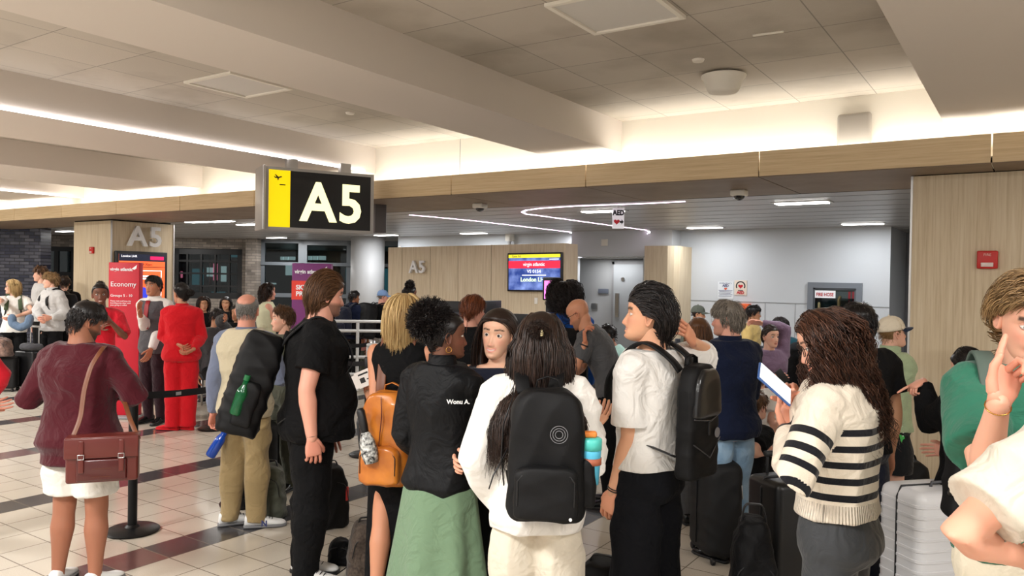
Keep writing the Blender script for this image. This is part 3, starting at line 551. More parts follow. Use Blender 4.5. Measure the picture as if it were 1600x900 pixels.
# totem signs
def totem(x, D, ytop, wd, c1, lb, rot=0):
    p = flr(x, D); z = P(x, ytop, D)[2]; u = Rh*math.cos(R_(rot))+Fh*math.sin(R_(rot)); F = frame(p, u); t = thing('totem_sign', lb, 'sign', F)
    MB().rbox((0, .06, z/2+.015), (wd, .1, z-.03), .008).build('sign_panel', c1, t); MB().rbox((0, .06, .015), (wd+.06, .34, .03), .01).build('base_plate', M_GREYP, t); return t, z
M_VRED = mat('totem_red', (205, 16, 44), .45); M_VPUR = mat('totem_purple', (116, 28, 110), .45); M_VORG = mat('totem_orange', (240, 66, 50), .5)
def logo(t, z, wd, m):
    text('virgin atlantic', wd*.150, frame((-wd*.44, .004, z-.105), (1, 0, 0)), m, t, 'lettering', .002, bold=.0012, sx=.9)
    MB().prism([(wd*.26, z-.075), (wd*.42, z-.03), (wd*.40, z-.075), (wd*.33, z-.09)], .006, .012).build('tail_logo', M_SW if m is M_SW else M_VORG, t, False)
t, z = totem(193, 9.7, 410, .385, M_VRED, 'tall red Economy boarding totem beside the left column')
logo(t, z, .385, M_SW); text('Economy', .086, frame((-.165, .004, z-.30), (1, 0, 0)), M_SW, t, 'lettering', .002); text('Groups 5 - 10', .048, frame((-.165, .004, z-.43), (1, 0, 0)), M_SW, t, 'lettering', .002)
text('Please wait and keep the\nboarding area clear until\nyour group is called', .026, frame((-.165, .004, z-.49), (1, 0, 0)), M_SW, t, 'lettering', .001)
t, z = totem(486, 8.0, 411.5, .40, M_VPUR, 'tall purple and orange SKY PRIORITY totem behind the man in black')
MB().box((-.2, .005, z-.375), (.2, .012, z-.18)).build('orange_band', M_VORG, t, False); logo(t, z, .385, M_SW)
text('SKY\nPRIORITY', .066, frame((-.155, .002, z-.27), (1, 0, 0)), M_SW, t, 'lettering', .002, bold=.002)
# belt stanchions
M_BELT = mat('belt_black', (16, 16, 18), .8); M_POST = mat('post_black', (20, 20, 22), .4, .3)
def stanchion(x, D, lb, group='belt stanchions', steel=False, h=1.0, ppos=None):
    p = flr(x, D) if ppos is None else ppos; t = thing('belt_stanchion', lb, 'stanchion', T4(p[0], p[1], 0), group)
    MB().lathe([(.0, 0), (.175, 0), (.18, .012), (.165, .022), (.05, .034), (.036, .05), (0, .052)], n=40).build('base', M_POST, t)
    MB().lathe([(.0, .04), (.031, .04), (.031, h-.09), (0, h-.09)], n=24).build('post', M_POST, t)
    MB().lathe([(.0, h-.10), (.036, h-.10), (.038, h-.01), (.03, h), (0, h)], n=24).build('belt_head', M_STEEL if steel else M_BLACK, t); return p
def belt(a, b, lb, z=.955, sag=.02):
    q = [np.array(a)*(1-s)+np.array(b)*s+np.array([0, 0, -4*sag*s*(1-s)]) for s in np.linspace(0, 1, 9)]
    for v in q: v[2] += z
    u = (q[-1]-q[0]); u /= np.linalg.norm(u); q = [q[0]+u*.04]+q[1:-1]+[q[-1]-u*.04]
    t = thing('retractable_belt', lb, 'belt'); MB().strap(q, .05, .003, (0, 0, 1)).build('webbing', M_BELT, t)
    k = q[3]; MB().box((-.02, -.004, -.012), (.02, 0, .012)).xf(frame(k, u)).build('printed_mark', mat('mark_grey', (150, 150, 150), .6), t, False)
s1 = stanchion(211, 5.45, 'black belt post right of the man in the maroon sweater')
s2 = stanchion(337, 9.1, 'black belt post with its base showing left of the man in the beige vest')
s2b = stanchion(384, 6.15, 'belt post hidden behind the man in the beige vest')
belt(s1, s2b, 'black belt from the front post to the post behind the beige vest')
s3 = stanchion(577, 7.9, 'black belt post with base left of the tan leather backpack')
s4 = stanchion(584, 9.9, 'belt post with a bright steel head by the white railing', steel=True); 
s5 = stanchion(438, 9.3, 'belt post hidden behind the man in black')
belt(s4, s5, 'upper black belt by the white railing'); belt(s3, s5, 'lower black belt by the white railing', .93, .05)
# white pipe railing in front of the queue
def railing(pts, lb, zs, posts):
    t = thing('pipe_railing', lb, 'railing'); M_RAIL = mat('rail_white', (206, 206, 204), .35, .2)
    for z in zs: MB().tube([(p[0], p[1], z) for p in pts], .024, 12).build('rail', M_RAIL, t)
    for p in posts: MB().tube([(p[0], p[1], .02), (p[0], p[1], zs[0]-.02)], .026, 12, round_=False).build('post', M_RAIL, t)
A, B = flr(372, 12.0), flr(742, 12.4); railing([A, B], 'long white pipe railing behind the purple totem', (1.11, .96, .55, .28), [A+(B-A)*s for s in (.02, .30, .50, .78, .98)])
A, B, C_ = flr(577, 9.5), flr(648, 9.55), flr(830, 10.4); railing([A, B], 'short white pipe railing with corner post left of the blonde woman', (.98, .58), [A, B])
# check-in counter, monitors, chair behind it
cM = frame(flr(655, 10.2), flr(905, 9.6)-flr(655, 10.2)); cL = np.linalg.norm((flr(905, 9.6)-flr(655, 10.2))[:2])
M_CTR = mat('counter_grey', (150, 152, 156), .4); M_DESK = mat('desk_dark', (60, 66, 76), .45)
t = thing('service_counter', 'grey boarding desk with steel edge in front of the oak wall', 'counter', cM); MB().rbox((cL/2, .35, .5), (cL, .6, 1.0), .02).build('counter_body', M_CTR, t)
MB().rbox((cL/2, .33, 1.05), (cL+.06, .72, .08), .015).build('worktop', M_ALU, t); MB().rbox((cL*.25, .2, 1.22), (.7, .04, .3), .01).build('privacy_screen', M_DESK, t)
def monitor(M, w, h, lb, tilt=0):
    t = thing('computer_monitor', lb, 'monitor', M); MB().rbox((0, 0, .12+h/2), (w, .03, h), .01).build('display_casing', M_BLACK, t); MB().box((-.03, .02, 0), (.03, .05, .2)).build('stand', M_BLACK, t, False); MB().rbox((0, .03, .008), (.2, .15, .016), .006).build('stand_base', M_BLACK, t)
def onctr(x, D, z=1.09): p = flr(x, D); p[2] = z; return p
monitor(frame(onctr(712, 10.3), cM[:3, 0]), .46, .30, 'black monitor on the desk left of the woman with glasses'); monitor(frame(onctr(768, 10.15), cM[:3, 0]*.4+cM[:3, 1]), .4, .32, 'black monitor seen edge-on right of the woman with glasses'); monitor(frame(onctr(818, 10.0), -cM[:3, 0]), .26, .16, 'small black card reader screen on the right end of the desk')
p = flr(778, 10.95); t = thing('office_chair', 'black office chair back behind the boarding desk', 'chair', frame(p, -Rh)); MB().rbox((0, .2, 1.12), (.42, .06, .44), .03).build('backrest', M_BLACK, t); MB().rbox((0, 0, .52), (.46, .44, .07), .03).build('seat', M_BLACK, t)
MB().tube([(0, 0, .1), (0, 0, .5)], .03).build('gas_lift', M_BLACK, t); MB().box((-.03, .2, .5), (.03, .24, .95)).build('back_bar', M_BLACK, t, False)
for k in range(5): a = k*1.2566; MB().tube([(0, 0, .1), (.28*math.cos(a), .28*math.sin(a), .04)], .018, 8).build('base_leg', M_BLACK, t)
# self service kiosk by the screen
p = flr(862, 10.75); t = thing('scanner_kiosk', 'slim black gate reader with a pink lit screen behind the curly hair', 'kiosk', frame(p, Rh)); MB().rbox((0, .1, .75), (.14, .1, 1.5), .01).build('post', M_BLACK, t); MB().rbox((0, .02, 1.69), (.24, .05, .32), .015).build('screen_casing', M_BLACK, t); MB().box((-.1, -.01, 1.55), (.1, -.004, 1.80)).build('display', em('kiosk_pink', (236, 120, 210)), t, False)
MB().rbox((0, .1, .02), (.35, .35, .04), .01).build('base_plate', M_BLACK, t)
# ------------------------------------------------------------ people
def interp(x, xs, ys): return np.interp(x, xs, ys)
HZ = [-.118, -.112, -.100, -.085, -.065, -.045, -.02, 0, .02, .045, .07, .09, .105, .114, .117]
HF = [.062, .080, .088, .089, .085, .086, .085, .083, .088, .089, .080, .062, .036, .012, -.005]
HB = [.030, .000, -.020, -.035, -.048, -.064, -.080, -.090, -.096, -.100, -.095, -.080, -.055, -.030, -.012]
HW = [.018, .032, .045, .053, .060, .065, .070, .073, .075, .076, .071, .058, .039, .020, .004]
def head_surf(a, z, off=0):
    """point on the skull/face at azimuth a (pi/2 = front) and height z"""
    f, b, w_ = np.interp(z, HZ, HF), np.interp(z, HZ, HB), np.interp(z, HZ, HW)
    cy, ry = (f+b)/2, (f-b)/2; c, s = np.cos(a), np.sin(a)
    return np.stack([np.sign(c)*np.abs(c)**.92*(w_+off), cy+np.sign(s)*np.abs(s)**.95*(ry+off), z+off*.6*(z > .07)], -1)
def gs(x, c, s): return np.exp(-((x-c)/s)**2)
def fibre(n, m): # azimuths denser at the face
    t = np.linspace(0, 2*np.pi, n, endpoint=False); return t+.38*np.cos(t)
def head_mesh(skin, lips, brow, res=1, smile=0, beard=None, stub=0, open_=0, brown=(60, 38, 26), female=False):
    n, k = (72, 58) if res == 2 else ((44, 36) if res == 1 else (28, 24))
    a = np.linspace(0, 2*np.pi, n, endpoint=False); a = a-.42*np.cos(a)*-1  # denser around +pi/2
    zz = np.concatenate([np.linspace(-.118, .045, int(k*.7)), np.linspace(.045, .117, k-int(k*.7)+1)[1:]])
    A, Zz = np.meshgrid(a, zz); V = head_surf(A, Zz); x, y, z = V[..., 0], V[..., 1], V[..., 2]
    fr = np.clip(np.sin(A), 0, 1)**.5; d = np.zeros_like(x)
    # nose
    h = np.interp(z, [-.061, -.053, -.047, -.038, -.02, 0, .012], [0, .012, .0205, .020, .0115, .004, 0])*(.86 if female else 1)
    sg = np.interp(z, [-.052, -.04, -.02, .01], [.013, .011, .0075, .007]); d += h*gs(x, 0, sg)
    d += .007*gs(np.abs(x), .013, .006)*gs(z, -.046, .007)
    d -= .010*gs(np.abs(x), .031, .017)*gs(z, .001, .011)        # sockets
    d += .0035*(.35 if female else 1)*gs(np.abs(x), .028, .02)*gs(z, .019, .007)        # brow ridge
    d += .0045*gs(np.abs(x), .044, .018)*gs(z, -.030, .016)      # cheek
    d += .0045*gs(x, 0, .017)*(gs(z, -.0665, .0045)+1.1*gs(z, -.077, .0048))
    d -= .003*gs(x, 0, .02)*gs(z, -.0715, .002)
    d -= .003*gs(x, 0, .02)*gs(z, -.088, .005); d += .0035*gs(x, 0, .018)*gs(z, -.102, .009)
    d -= .002*gs(x, 0, .004)*gs(z, -.059, .004); d += smile*.004*gs(np.abs(x), .036, .014)*gs(z, -.052, .013)
    V[..., 1] += d*fr
    if female: V[..., 0] *= np.interp(z, [-.118, -.085, -.05, 0], [.74, .84, .92, .98])
    # pigment
    C = np.zeros(V.shape[:2]+(3,)); C[:] = skin
    def blend(mask, col): C[:] = C*(1-mask[..., None])+np.array(col)*mask[..., None]
    front = (np.sin(A) > 0)
    blend(.20*gs(np.abs(x), .04, .02)*gs(z, -.03, .02)*front, (200, 90, 80)); blend(.25*gs(x, 0, .012)*gs(z, -.043, .01)*front, (200, 100, 90))
    cz = -.0715+smile*.010*(x/.024)**2; lw = (.022 if female else .024)+.005*smile
    lipm = np.clip(1.3-(np.abs(z-cz)/(.0085+.002*open_)), 0, 1)*np.clip(1.25-(np.abs(x)/lw)**2, 0, 1)*front; blend(np.clip(lipm*1.4, 0, 1)*.85, lips)
    line = np.clip(1-np.abs(z-cz)/(.0018+.003*open_+.0022*smile), 0, 1)*np.clip(4-4*np.abs(x)/(lw*.8), 0, 1)*front; blend(np.clip(line*1.6, 0, 1), (80, 30, 28) if not smile > .5 else (226, 212, 202))
    bz = (.0245 if female else .0215)+.004*gs(np.abs(x), .036, .012); bt = .0032 if female else .0052
    bm_ = np.clip(1.6-np.abs(z-bz)/bt, 0, 1)*((np.abs(x) > .012)&(np.abs(x) < .052))*front; blend(np.clip(bm_, 0, 1)*.85, brow)
    if stub: 
        m = stub*np.clip((-.035-z)/.02, 0, 1)*np.clip(1.2-np.clip((-np.sin(A)-.1)*3, 0, 1), 0, 1); m = m*(1-np.clip(lipm*1.4, 0, 1)); blend(np.clip(m, 0, 1), beard or brow)
    mb = MB(); nn = n; F = []
    r, q = V.shape[:2]
    mb.loft(V, None); cols = [np.vstack([C.reshape(-1, 3)])]
    def addc(col): cols.append(np.tile(np.array(col, float), (mb.n-sum(len(c) for c in cols), 1)))
    # eyes
    if res >= 1:
        ns = 14 if res == 2 else 10
        for s in (-1, 1):
            er = .0137 if female else .0125; c = np.array([s*.0305, head_surf(np.array(np.pi/2-s*.38), np.array(0.))[1]-.0135, .0])
            P_, Cc = [], []
            for i, th in enumerate(np.linspace(0, np.pi*.62, ns)):
                P_.append([(c[0]+er*math.sin(th)*math.cos(p), c[1]+er*math.cos(th), c[2]+er*math.sin(th)*math.sin(p)) for p in np.linspace(0, 2*np.pi, 14, endpoint=False)])
                col = (12, 10, 10) if th < .2 else (brown if th < .50 else (232, 226, 220)); Cc += [col]*14
            mb.loft(P_[::-1], None); cols.append(np.array(Cc[::-1], float))
            for up in (1, -1):   # lids
                P_ = []
                lo, hi = ((.60 if female else .46), 1.9) if up > 0 else (-.56, -1.6)
                for th in np.linspace(lo, hi, 6):
                    P_.append([(c[0]+(er+.0014)*math.sin(p), c[1]+(er+.0014)*math.cos(p)*math.cos(th), c[2]+(er+.0014)*math.cos(p)*math.sin(th)) for p in np.linspace(-1.45, 1.45, 12)])
                mb.loft(P_ if up < 0 else P_[::-1], None, False, False); cc = np.tile(np.array(skin, float)*.93, (72, 1)); 
                if up > 0: cc[:12] = (30, 18, 16)
                cols.append(cc)
    # ears
    for s in (-1, 1):
        rr = []; n_e = 16
        for f, o in ((1, -.004), (1.0, .004), (.86, .010), (.66, .006), (.4, .001), (.05, .0)):
            rr.append([(s*(.071+o+.010*(-math.cos(p)*.5+.2)*f), -.006+(.018*math.cos(p)*f*(1.15 if math.sin(p) > 0 else .8)), -.012+.033*math.sin(p)*f-.004*math.cos(p)) for p in np.linspace(0, 2*np.pi, n_e, endpoint=False)])
        mb.loft(rr if s > 0 else [r_[::-1] for r_ in rr], None); c = np.tile(np.array(skin, float), (n_e*6, 1)); c[n_e*3:] *= .88; c[:, 0] = np.clip(c[:, 0]*1.04, 0, 255); cols.append(c)
    return np.concatenate(mb.v), mb.f, np.concatenate(cols)

def hand_mesh(side, curl=.35, spread=.10, point=False, scale=1, res=1, thumb=.5):
    """wrist at origin, fingers toward -z, back of hand +y, thumb on +x*side"""
    mb = MB(); n = 8 if res else 6
    rings = []
    for z, w_, t in ((.006, .026, .019), (-.015, .030, .017), (-.04, .039, .0155), (-.07, .042, .0135), (-.088, .041, .0115), (-.094, .036, .008)):
        rings.append([(w_*math.copysign(abs(math.cos(a))**.75, math.cos(a)), t*math.copysign(abs(math.sin(a))**.85, math.sin(a)), z) for a in np.linspace(0, 2*np.pi, 16, endpoint=False)])
    mb.loft(rings[::-1])
    Ls = [(.031, .044, .026, .022, .0085), (.0105, .048, .030, .023, .0088), (-.0105, .045, .028, .022, .0083), (-.030, .036, .021, .019, .0075)]
    for i, (x, a, b, c, r) in enumerate(Ls):
        cu = curl*(1+.12*i); 
        if point and i == 0: cu = .06
        elif point: cu = max(cu, 1.25)
        p = np.array([x, 0, -.078]); th = 0; sp = spread*(1.4-i)*.6; path = [p]
        for L, k in ((a, cu*.75), (b, cu*1.05), (c, cu*.75)):
            th += k; d = np.array([math.sin(sp)*math.cos(th), -math.sin(th), -math.cos(th)*math.cos(sp)]); path.append(path[-1]+d*L*.5); path.append(path[-1]+d*L*.5)
        mb.tube(path, [r*1.08, r, r*1.05, r*.93, r*.97, r*.86, r*.74], n)
    th0 = thumb; path = [np.array([.022, .0, -.018]), np.array([.036, -.004, -.038])]
    d = np.array([math.sin(.75-th0*.4), -math.sin(th0), -math.cos(.75)]); d /= np.linalg.norm(d); path.append(path[-1]+d*.024); path.append(path[-1]+d*.012)
    d2 = d+np.array([-.35, -.3*th0, -.2]); d2 /= np.linalg.norm(d2); path.append(path[-1]+d2*.016); path.append(path[-1]+d2*.012)
    mb.tube(path, [.015, .0135, .0105, .0108, .0095, .0078], n)
    V = np.concatenate(mb.v)*scale; F = mb.f
    if side < 0: V[:, 0] *= -1; F = [f[::-1] for f in F]
    return V, F
def nrm(v): v = np.array(v, float); return v/(np.linalg.norm(v)+1e-9)
def remesh(mb, voxel, smooth=5, fn=None, name='m', sfac=.5):
    me = mb.mesh('tmp'); o = bpy.data.objects.new('tmp', me); COL.objects.link(o)
    r = o.modifiers.new('r', 'REMESH'); r.mode = 'VOXEL'; r.voxel_size = voxel; r.use_smooth_shade = True
    s = o.modifiers.new('s', 'SMOOTH'); s.factor = sfac; s.iterations = smooth
    dg = bpy.context.evaluated_depsgraph_get(); out = bpy.data.meshes.new_from_object(o.evaluated_get(dg)); bpy.data.objects.remove(o); bpy.data.meshes.remove(me)
    n = len(out.vertices); V = np.zeros(n*3); out.vertices.foreach_get('co', V); V = V.reshape(-1, 3)
    if fn is not None:
        N = np.zeros(n*3); out.vertices.foreach_get('normal', N); N = N.reshape(-1, 3); V = V+N*fn(V)[:, None]; out.vertices.foreach_set('co', V.ravel())
    out.update(); out.name = name; return out, V
def folds(seed, amp=.006, fz=1):
    rs = np.random.RandomState(seed); ph = rs.rand(10)*6.28
    def f(V):
        x, y, z = V.T
        w1 = np.sin(7*x+ph[0]+3*z)+np.sin(8*y+ph[1]-5*z); w2 = np.sin(6*z+ph[2]+5*x)+np.sin(9*y+ph[3])
        A = np.sin((17*z+11*x+6*y)*fz+1.6*w1+ph[4]); B = np.sin((13*z-12*x+7*y)*fz+1.7*w2+ph[5]); C = np.sin(33*z*fz+8*x+2.2*w1+ph[6])
        rdg = lambda q: 1-2*np.abs(q)
        return amp*(.45*rdg(A)*(0.5+.5*np.sin(4*z+5*x+ph[7]))+.45*rdg(B)+.22*C*(.5+.5*np.sin(7*x+6*y+ph[8])))
    return f
def smoothme(me): me.polygons.foreach_set('use_smooth', [True]*len(me.polygons)); me.update()
def setcol(me, C, name='Col'):
    at = me.color_attributes.new(name, 'FLOAT_COLOR', 'POINT'); L = np.array(C, float)/255; L = np.where(L <= .04045, L/12.92, ((L+.055)/1.055)**2.4)
    A = np.ones((len(C), 4)); A[:, :3] = L; at.data.foreach_set('color', A.ravel())
M_SKIN = mat('skin', (200, 150, 120), .48, attr='Col', sss=.12, bump=.08, bscale=500, spec=.4)
def hair_mat(name, c1, c2, rough=.42):
    if name in MATS: return MATS[name]
    m = bpy.data.materials.new(name); m.use_nodes = True; nt = m.node_tree; b = nt.nodes['Principled BSDF']; a = nt.nodes.new('ShaderNodeAttribute'); a.attribute_name = 'hv'
    cr = nt.nodes.new('ShaderNodeValToRGB'); cr.color_ramp.elements[0].color = lin(c1); cr.color_ramp.elements[1].color = lin(c2); nt.links.new(a.outputs['Fac'], cr.inputs[0]); nt.links.new(cr.outputs[0], b.inputs['Base Color'])
    b.inputs['Roughness'].default_value = rough; b.inputs['Specular IOR Level'].default_value = .35; MATS[name] = m; return m
HLA = [0, 40, 62, 78, 92, 105, 125, 150, 180]
HL_M = [.062, .060, .040, -.005, -.010, .020, -.045, -.085, -.092]
HL_F = [.068, .064, .048, .010, -.002, .020, -.045, -.085, -.092]
def make_hair(style, hm, n=900, seed=1, res=1, L=None, vol=.02, grav=.3, r=.0016, curl=0, cf=60, part=0, bald=0, clip_az=None, hl=None, lay=1.0, spread=.0, shoulder=True, down=(0, 0, -1.), bkd=.15):
    """returns mesh in head space; styles: short, back, side, long, fro, bun"""
    rs = np.random.RandomState(seed); hl = hl or HL_M
    def hline(a): d = np.degrees(np.abs((a-np.pi/2+np.pi) % (2*np.pi)-np.pi)); return np.interp(d, HLA, hl)
    mb = MB(); na, nz = (48, 18) if res == 2 else (30, 12)
    aa = np.linspace(0, 2*np.pi, na, endpoint=False); rings = []
    cap = {'short': .007, 'buzz': .003, 'back': .010, 'side': .010, 'long': .012, 'fro': .02, 'bun': .006, 'curly': .012}[style]
    for t in np.linspace(0, 1, nz):
        z0 = hline(aa); z = z0+(.116-z0)*t; off = cap*min(1, t*5+.15); rings.append(head_surf(aa, z, 0)+0)
        C0 = np.array([0, -.005, .0]); d = rings[-1]-C0; d /= np.linalg.norm(d, axis=1)[:, None]; rings[-1] = rings[-1]+d*off
    if bald: rings = rings[:max(3, int(nz*(1-bald)))]
    mb.loft(rings, None, not bald); hv = [np.ones(mb.n)*.25]
    if style in ('long', 'curly'):
        L1 = (L or .42)*.80-.10; rg = []; dn = np.array(down, float)
        for tt in np.linspace(0, 1, 22):
            q_ = L1*tt; z_ = .02-q_; wx_ = .078+vol*.45+.012*min(1, tt*2)*(vol/.02)-.020*tt*tt; by = .092+vol*.5+(np.interp(q_, [0, .14, .22, .34], [0, .004, .030, bkd-.085]) if shoulder else 0); th_ = .03 if q_ > .14 else .045
            a_ = np.linspace(-.18-.2*tt, math.pi+.18+.2*tt, 30); wob = 1+.025*np.sin(a_*9+tt*3)+.02*np.sin(a_*23+5*tt)
            outer = np.stack([wx_*np.cos(a_)*wob, -.012-by*np.sin(a_)*wob, 0*a_], 1); inner = np.stack([(wx_-.025)*np.cos(a_), -.012-(by-th_)*np.sin(a_), 0*a_], 1)[::-1]
            ring = np.concatenate([outer, inner]); ring = ring if tt < .93 else ring.mean(0)+(ring-ring.mean(0))*[.85, .7, 1]
            ring = ring+np.array([0, 0, .02])+(dn*q_ if tt > 0 else 0); rg.append(ring)
        mb.loft(rg[::-1]); hv.append(np.ones(22*60)*.38)
    if n:
        a = rs.rand(n)*2*np.pi; t = rs.rand(n)**.8
        if bald: t *= (1-bald)
        z0 = hline(a); z = z0+(.114-z0)*t; p = head_surf(a, z, cap*.5); C0 = np.array([0, -.005, 0.])
        nrm_ = p-C0; nrm_ /= np.linalg.norm(nrm_, axis=1)[:, None]
        layer = rs.rand(n); steps = 12 if style in ('long', 'curly') else (7 if style != 'fro' else 5)
        down = np.array(down, float); L0 = L if L is not None else {'short': .045, 'buzz': .008, 'back': .10, 'side': .11, 'long': .42, 'fro': .07, 'bun': .12, 'curly': .3}[style]
        Ln = L0*(.82+.18*rs.rand(n))
        if style in ('short', 'buzz'): base = np.stack([p[:, 0]*3+.25*part, np.where(p[:, 2] > .05, .5, -.4), -.6-0*p[:, 0]], 1); base[p[:, 1] < -.03] = (0, -.3, -1)
        elif style == 'back' or style == 'bun': base = np.tile(np.array([0, -1., -.15]), (n, 1))+np.stack([-p[:, 0]*3, 0*a, 0*a], 1)*(style == 'bun')
        elif style == 'fro': base = nrm_.copy()
        else: base = np.stack([np.sign(p[:, 0]-part)*1.0, -.35+0*a, .15+0*a], 1); bk = p[:, 1] < .0; base[bk] = np.stack([p[bk, 0]*5, -.5+0*p[bk, 0], -.9+0*p[bk, 0]], 1)
        if style == 'side': base = np.stack([np.sign(p[:, 0]-part)*.9, -.55+0*a, .1+0*a], 1)
        if style == 'fro': base += rs.randn(n, 3)*.35
        d = base-nrm_*(base*nrm_).sum(1)[:, None]*(0 if style == 'fro' else 1); d /= np.linalg.norm(d, axis=1)[:, None]+1e-6
        d += rs.randn(n, 3)*(.07); d /= np.linalg.norm(d, axis=1)[:, None]
        off = cap+vol*layer*(1 if style in ('long', 'curly', 'fro') else (.75+.4*np.sin(a*17+z*30))); pts = [p]; cur = p.copy(); st = Ln/steps
        u1 = rs.randn(n, 3); ph = rs.rand(n)*6.28
        sh_c = np.array([0, -.02, 0])+down*.41; sh_r = np.array([.20, bkd, .225])
        offF = off
        for i in range(steps):
            off = cap+(offF-cap)*min(1, .15+1.6*(i+1)/steps)
            g = grav*min(1, (i+1)/3)
            if style == 'back': g = np.where(cur[:, 1] < -.03, .45, g)[:, None]
            if style in ('long', 'curly'): g = np.where(cur[:, 2] < -.01, .75, g)[:, None]
            d = d*(1-g)+down*g+rs.randn(n, 3)*.03; d /= np.linalg.norm(d, axis=1)[:, None]
            cur = cur+d*st[:, None]
            if style != 'fro':
                rad = np.array([.075, .095, .116])+0*cur; e = (cur-C0)/(rad+off[:, None]*lay); q = np.linalg.norm(e, axis=1); ins = (q < 1)&(cur[:, 2] > -.09)
                fs = ins|(cur[:, 2] > (-.02 if style in ('long', 'curly') else -.12)); cur = np.where(fs[:, None], C0+(cur-C0)/np.maximum(q, .3)[:, None], cur)
                if style in ('long', 'curly'):
                    nk = np.hypot(cur[:, 0], cur[:, 1]+.03); m = (cur[:, 2] <= -.06)&(nk < .062+off*.6); sc = (.062+off*.6)/np.maximum(nk, .01)
                    cur[:, 0] = np.where(m, cur[:, 0]*sc, cur[:, 0]); cur[:, 1] = np.where(m, (cur[:, 1]+.03)*sc-.03, cur[:, 1])
                    if shoulder:
                        e = (cur-sh_c)/(sh_r+off[:, None]*.6); q = np.linalg.norm(e, axis=1); m = q < 1; cur = np.where(m[:, None], sh_c+(cur-sh_c)/np.maximum(q, .3)[:, None], cur)
                        
                    fc = (cur[:, 1] > .03)&(np.abs(cur[:, 0]) < .058)&(cur[:, 2] < .045)&(cur[:, 2] > -.2)   # keep the face free
                    cur[:, 0] = np.where(fc, np.sign(cur[:, 0]+1e-6)*.060, cur[:, 0])
            pts.append(cur.copy())
        K = len(pts); A = np.array(pts)      # K,n,3
        if curl:
            lock = (ph*3).astype(int)
            for i in range(K):
                s_ = i/(K-1); am = curl*min(1, s_*1.6)**1.4; th = ph+s_*L0*cf
                A[i] += np.stack([np.cos(th), np.sin(th), .4*np.sin(th*1.3)], 1)*am
        if K > 3 and curl == 0: A[1:-1] = .5*A[1:-1]+.25*(A[:-2]+A[2:])
        T = np.gradient(A, axis=0); T /= np.linalg.norm(T, axis=2)[..., None]+1e-9
        U = np.cross(T, np.array([.3, .2, 1.])); U /= np.linalg.norm(U, axis=2)[..., None]+1e-9; W = np.cross(T, U)
        rr = r*(1-.75*np.linspace(0, 1, K)**2)[:, None, None]*(.7+.6*rs.rand(n))[None, :, None]
        Q = np.stack([A+rr*(math.cos(q)*U+math.sin(q)*W) for q in (0, 2.09, 4.19)], 2)  # K,n,3sides,3
        V = Q.transpose(1, 0, 2, 3).reshape(-1, 3); idx = np.arange(n)[:, None, None]*K*3+np.arange(K-1)[None, :, None]*3+np.arange(3)[None, None, :]
        j1 = np.arange(n)[:, None, None]*K*3+np.arange(K-1)[None, :, None]*3+((np.arange(3)+1) % 3)[None, None, :]
        Fq = np.stack([idx, j1, j1+3, idx+3], -1).reshape(-1, 4); mb.add(V, Fq.tolist()); hv.append(np.repeat(rs.rand(n), K*3))
    me = mb.mesh('hair', hm, True); at = me.attributes.new('hv', 'FLOAT', 'POINT'); at.data.foreach_set('value', np.concatenate(hv)); return me
HAIRC = {'black': hair_mat('hair_black', (7, 6, 7), (48, 40, 38), .34), 'dark': hair_mat('hair_dark_brown', (20, 12, 9), (62, 42, 32)), 'brown': hair_mat('hair_brown', (54, 34, 20), (118, 82, 54)), 'chestnut': hair_mat('hair_chestnut', (62, 36, 20), (140, 92, 54)),
         'blonde': hair_mat('hair_blonde', (140, 104, 58), (226, 196, 140)), 'dblonde': hair_mat('hair_dark_blonde', (96, 70, 40), (176, 142, 98)), 'grey': hair_mat('hair_grey', (84, 76, 68), (164, 154, 142)), 'sgrey': hair_mat('hair_salt', (96, 92, 88), (176, 172, 166)), 'wavy': hair_mat('hair_wavy_brown', (28, 16, 12), (98, 64, 48)), 'red': hair_mat('hair_auburn', (66, 30, 16), (150, 84, 50))}
SK = {'fair': (226, 176, 152), 'pink': (222, 162, 140), 'tan': (198, 146, 112), 'olive': (206, 160, 128), 'asian': (222, 178, 146), 'brown': (150, 98, 70), 'dark': (104, 66, 48), 'mid': (170, 118, 90)}
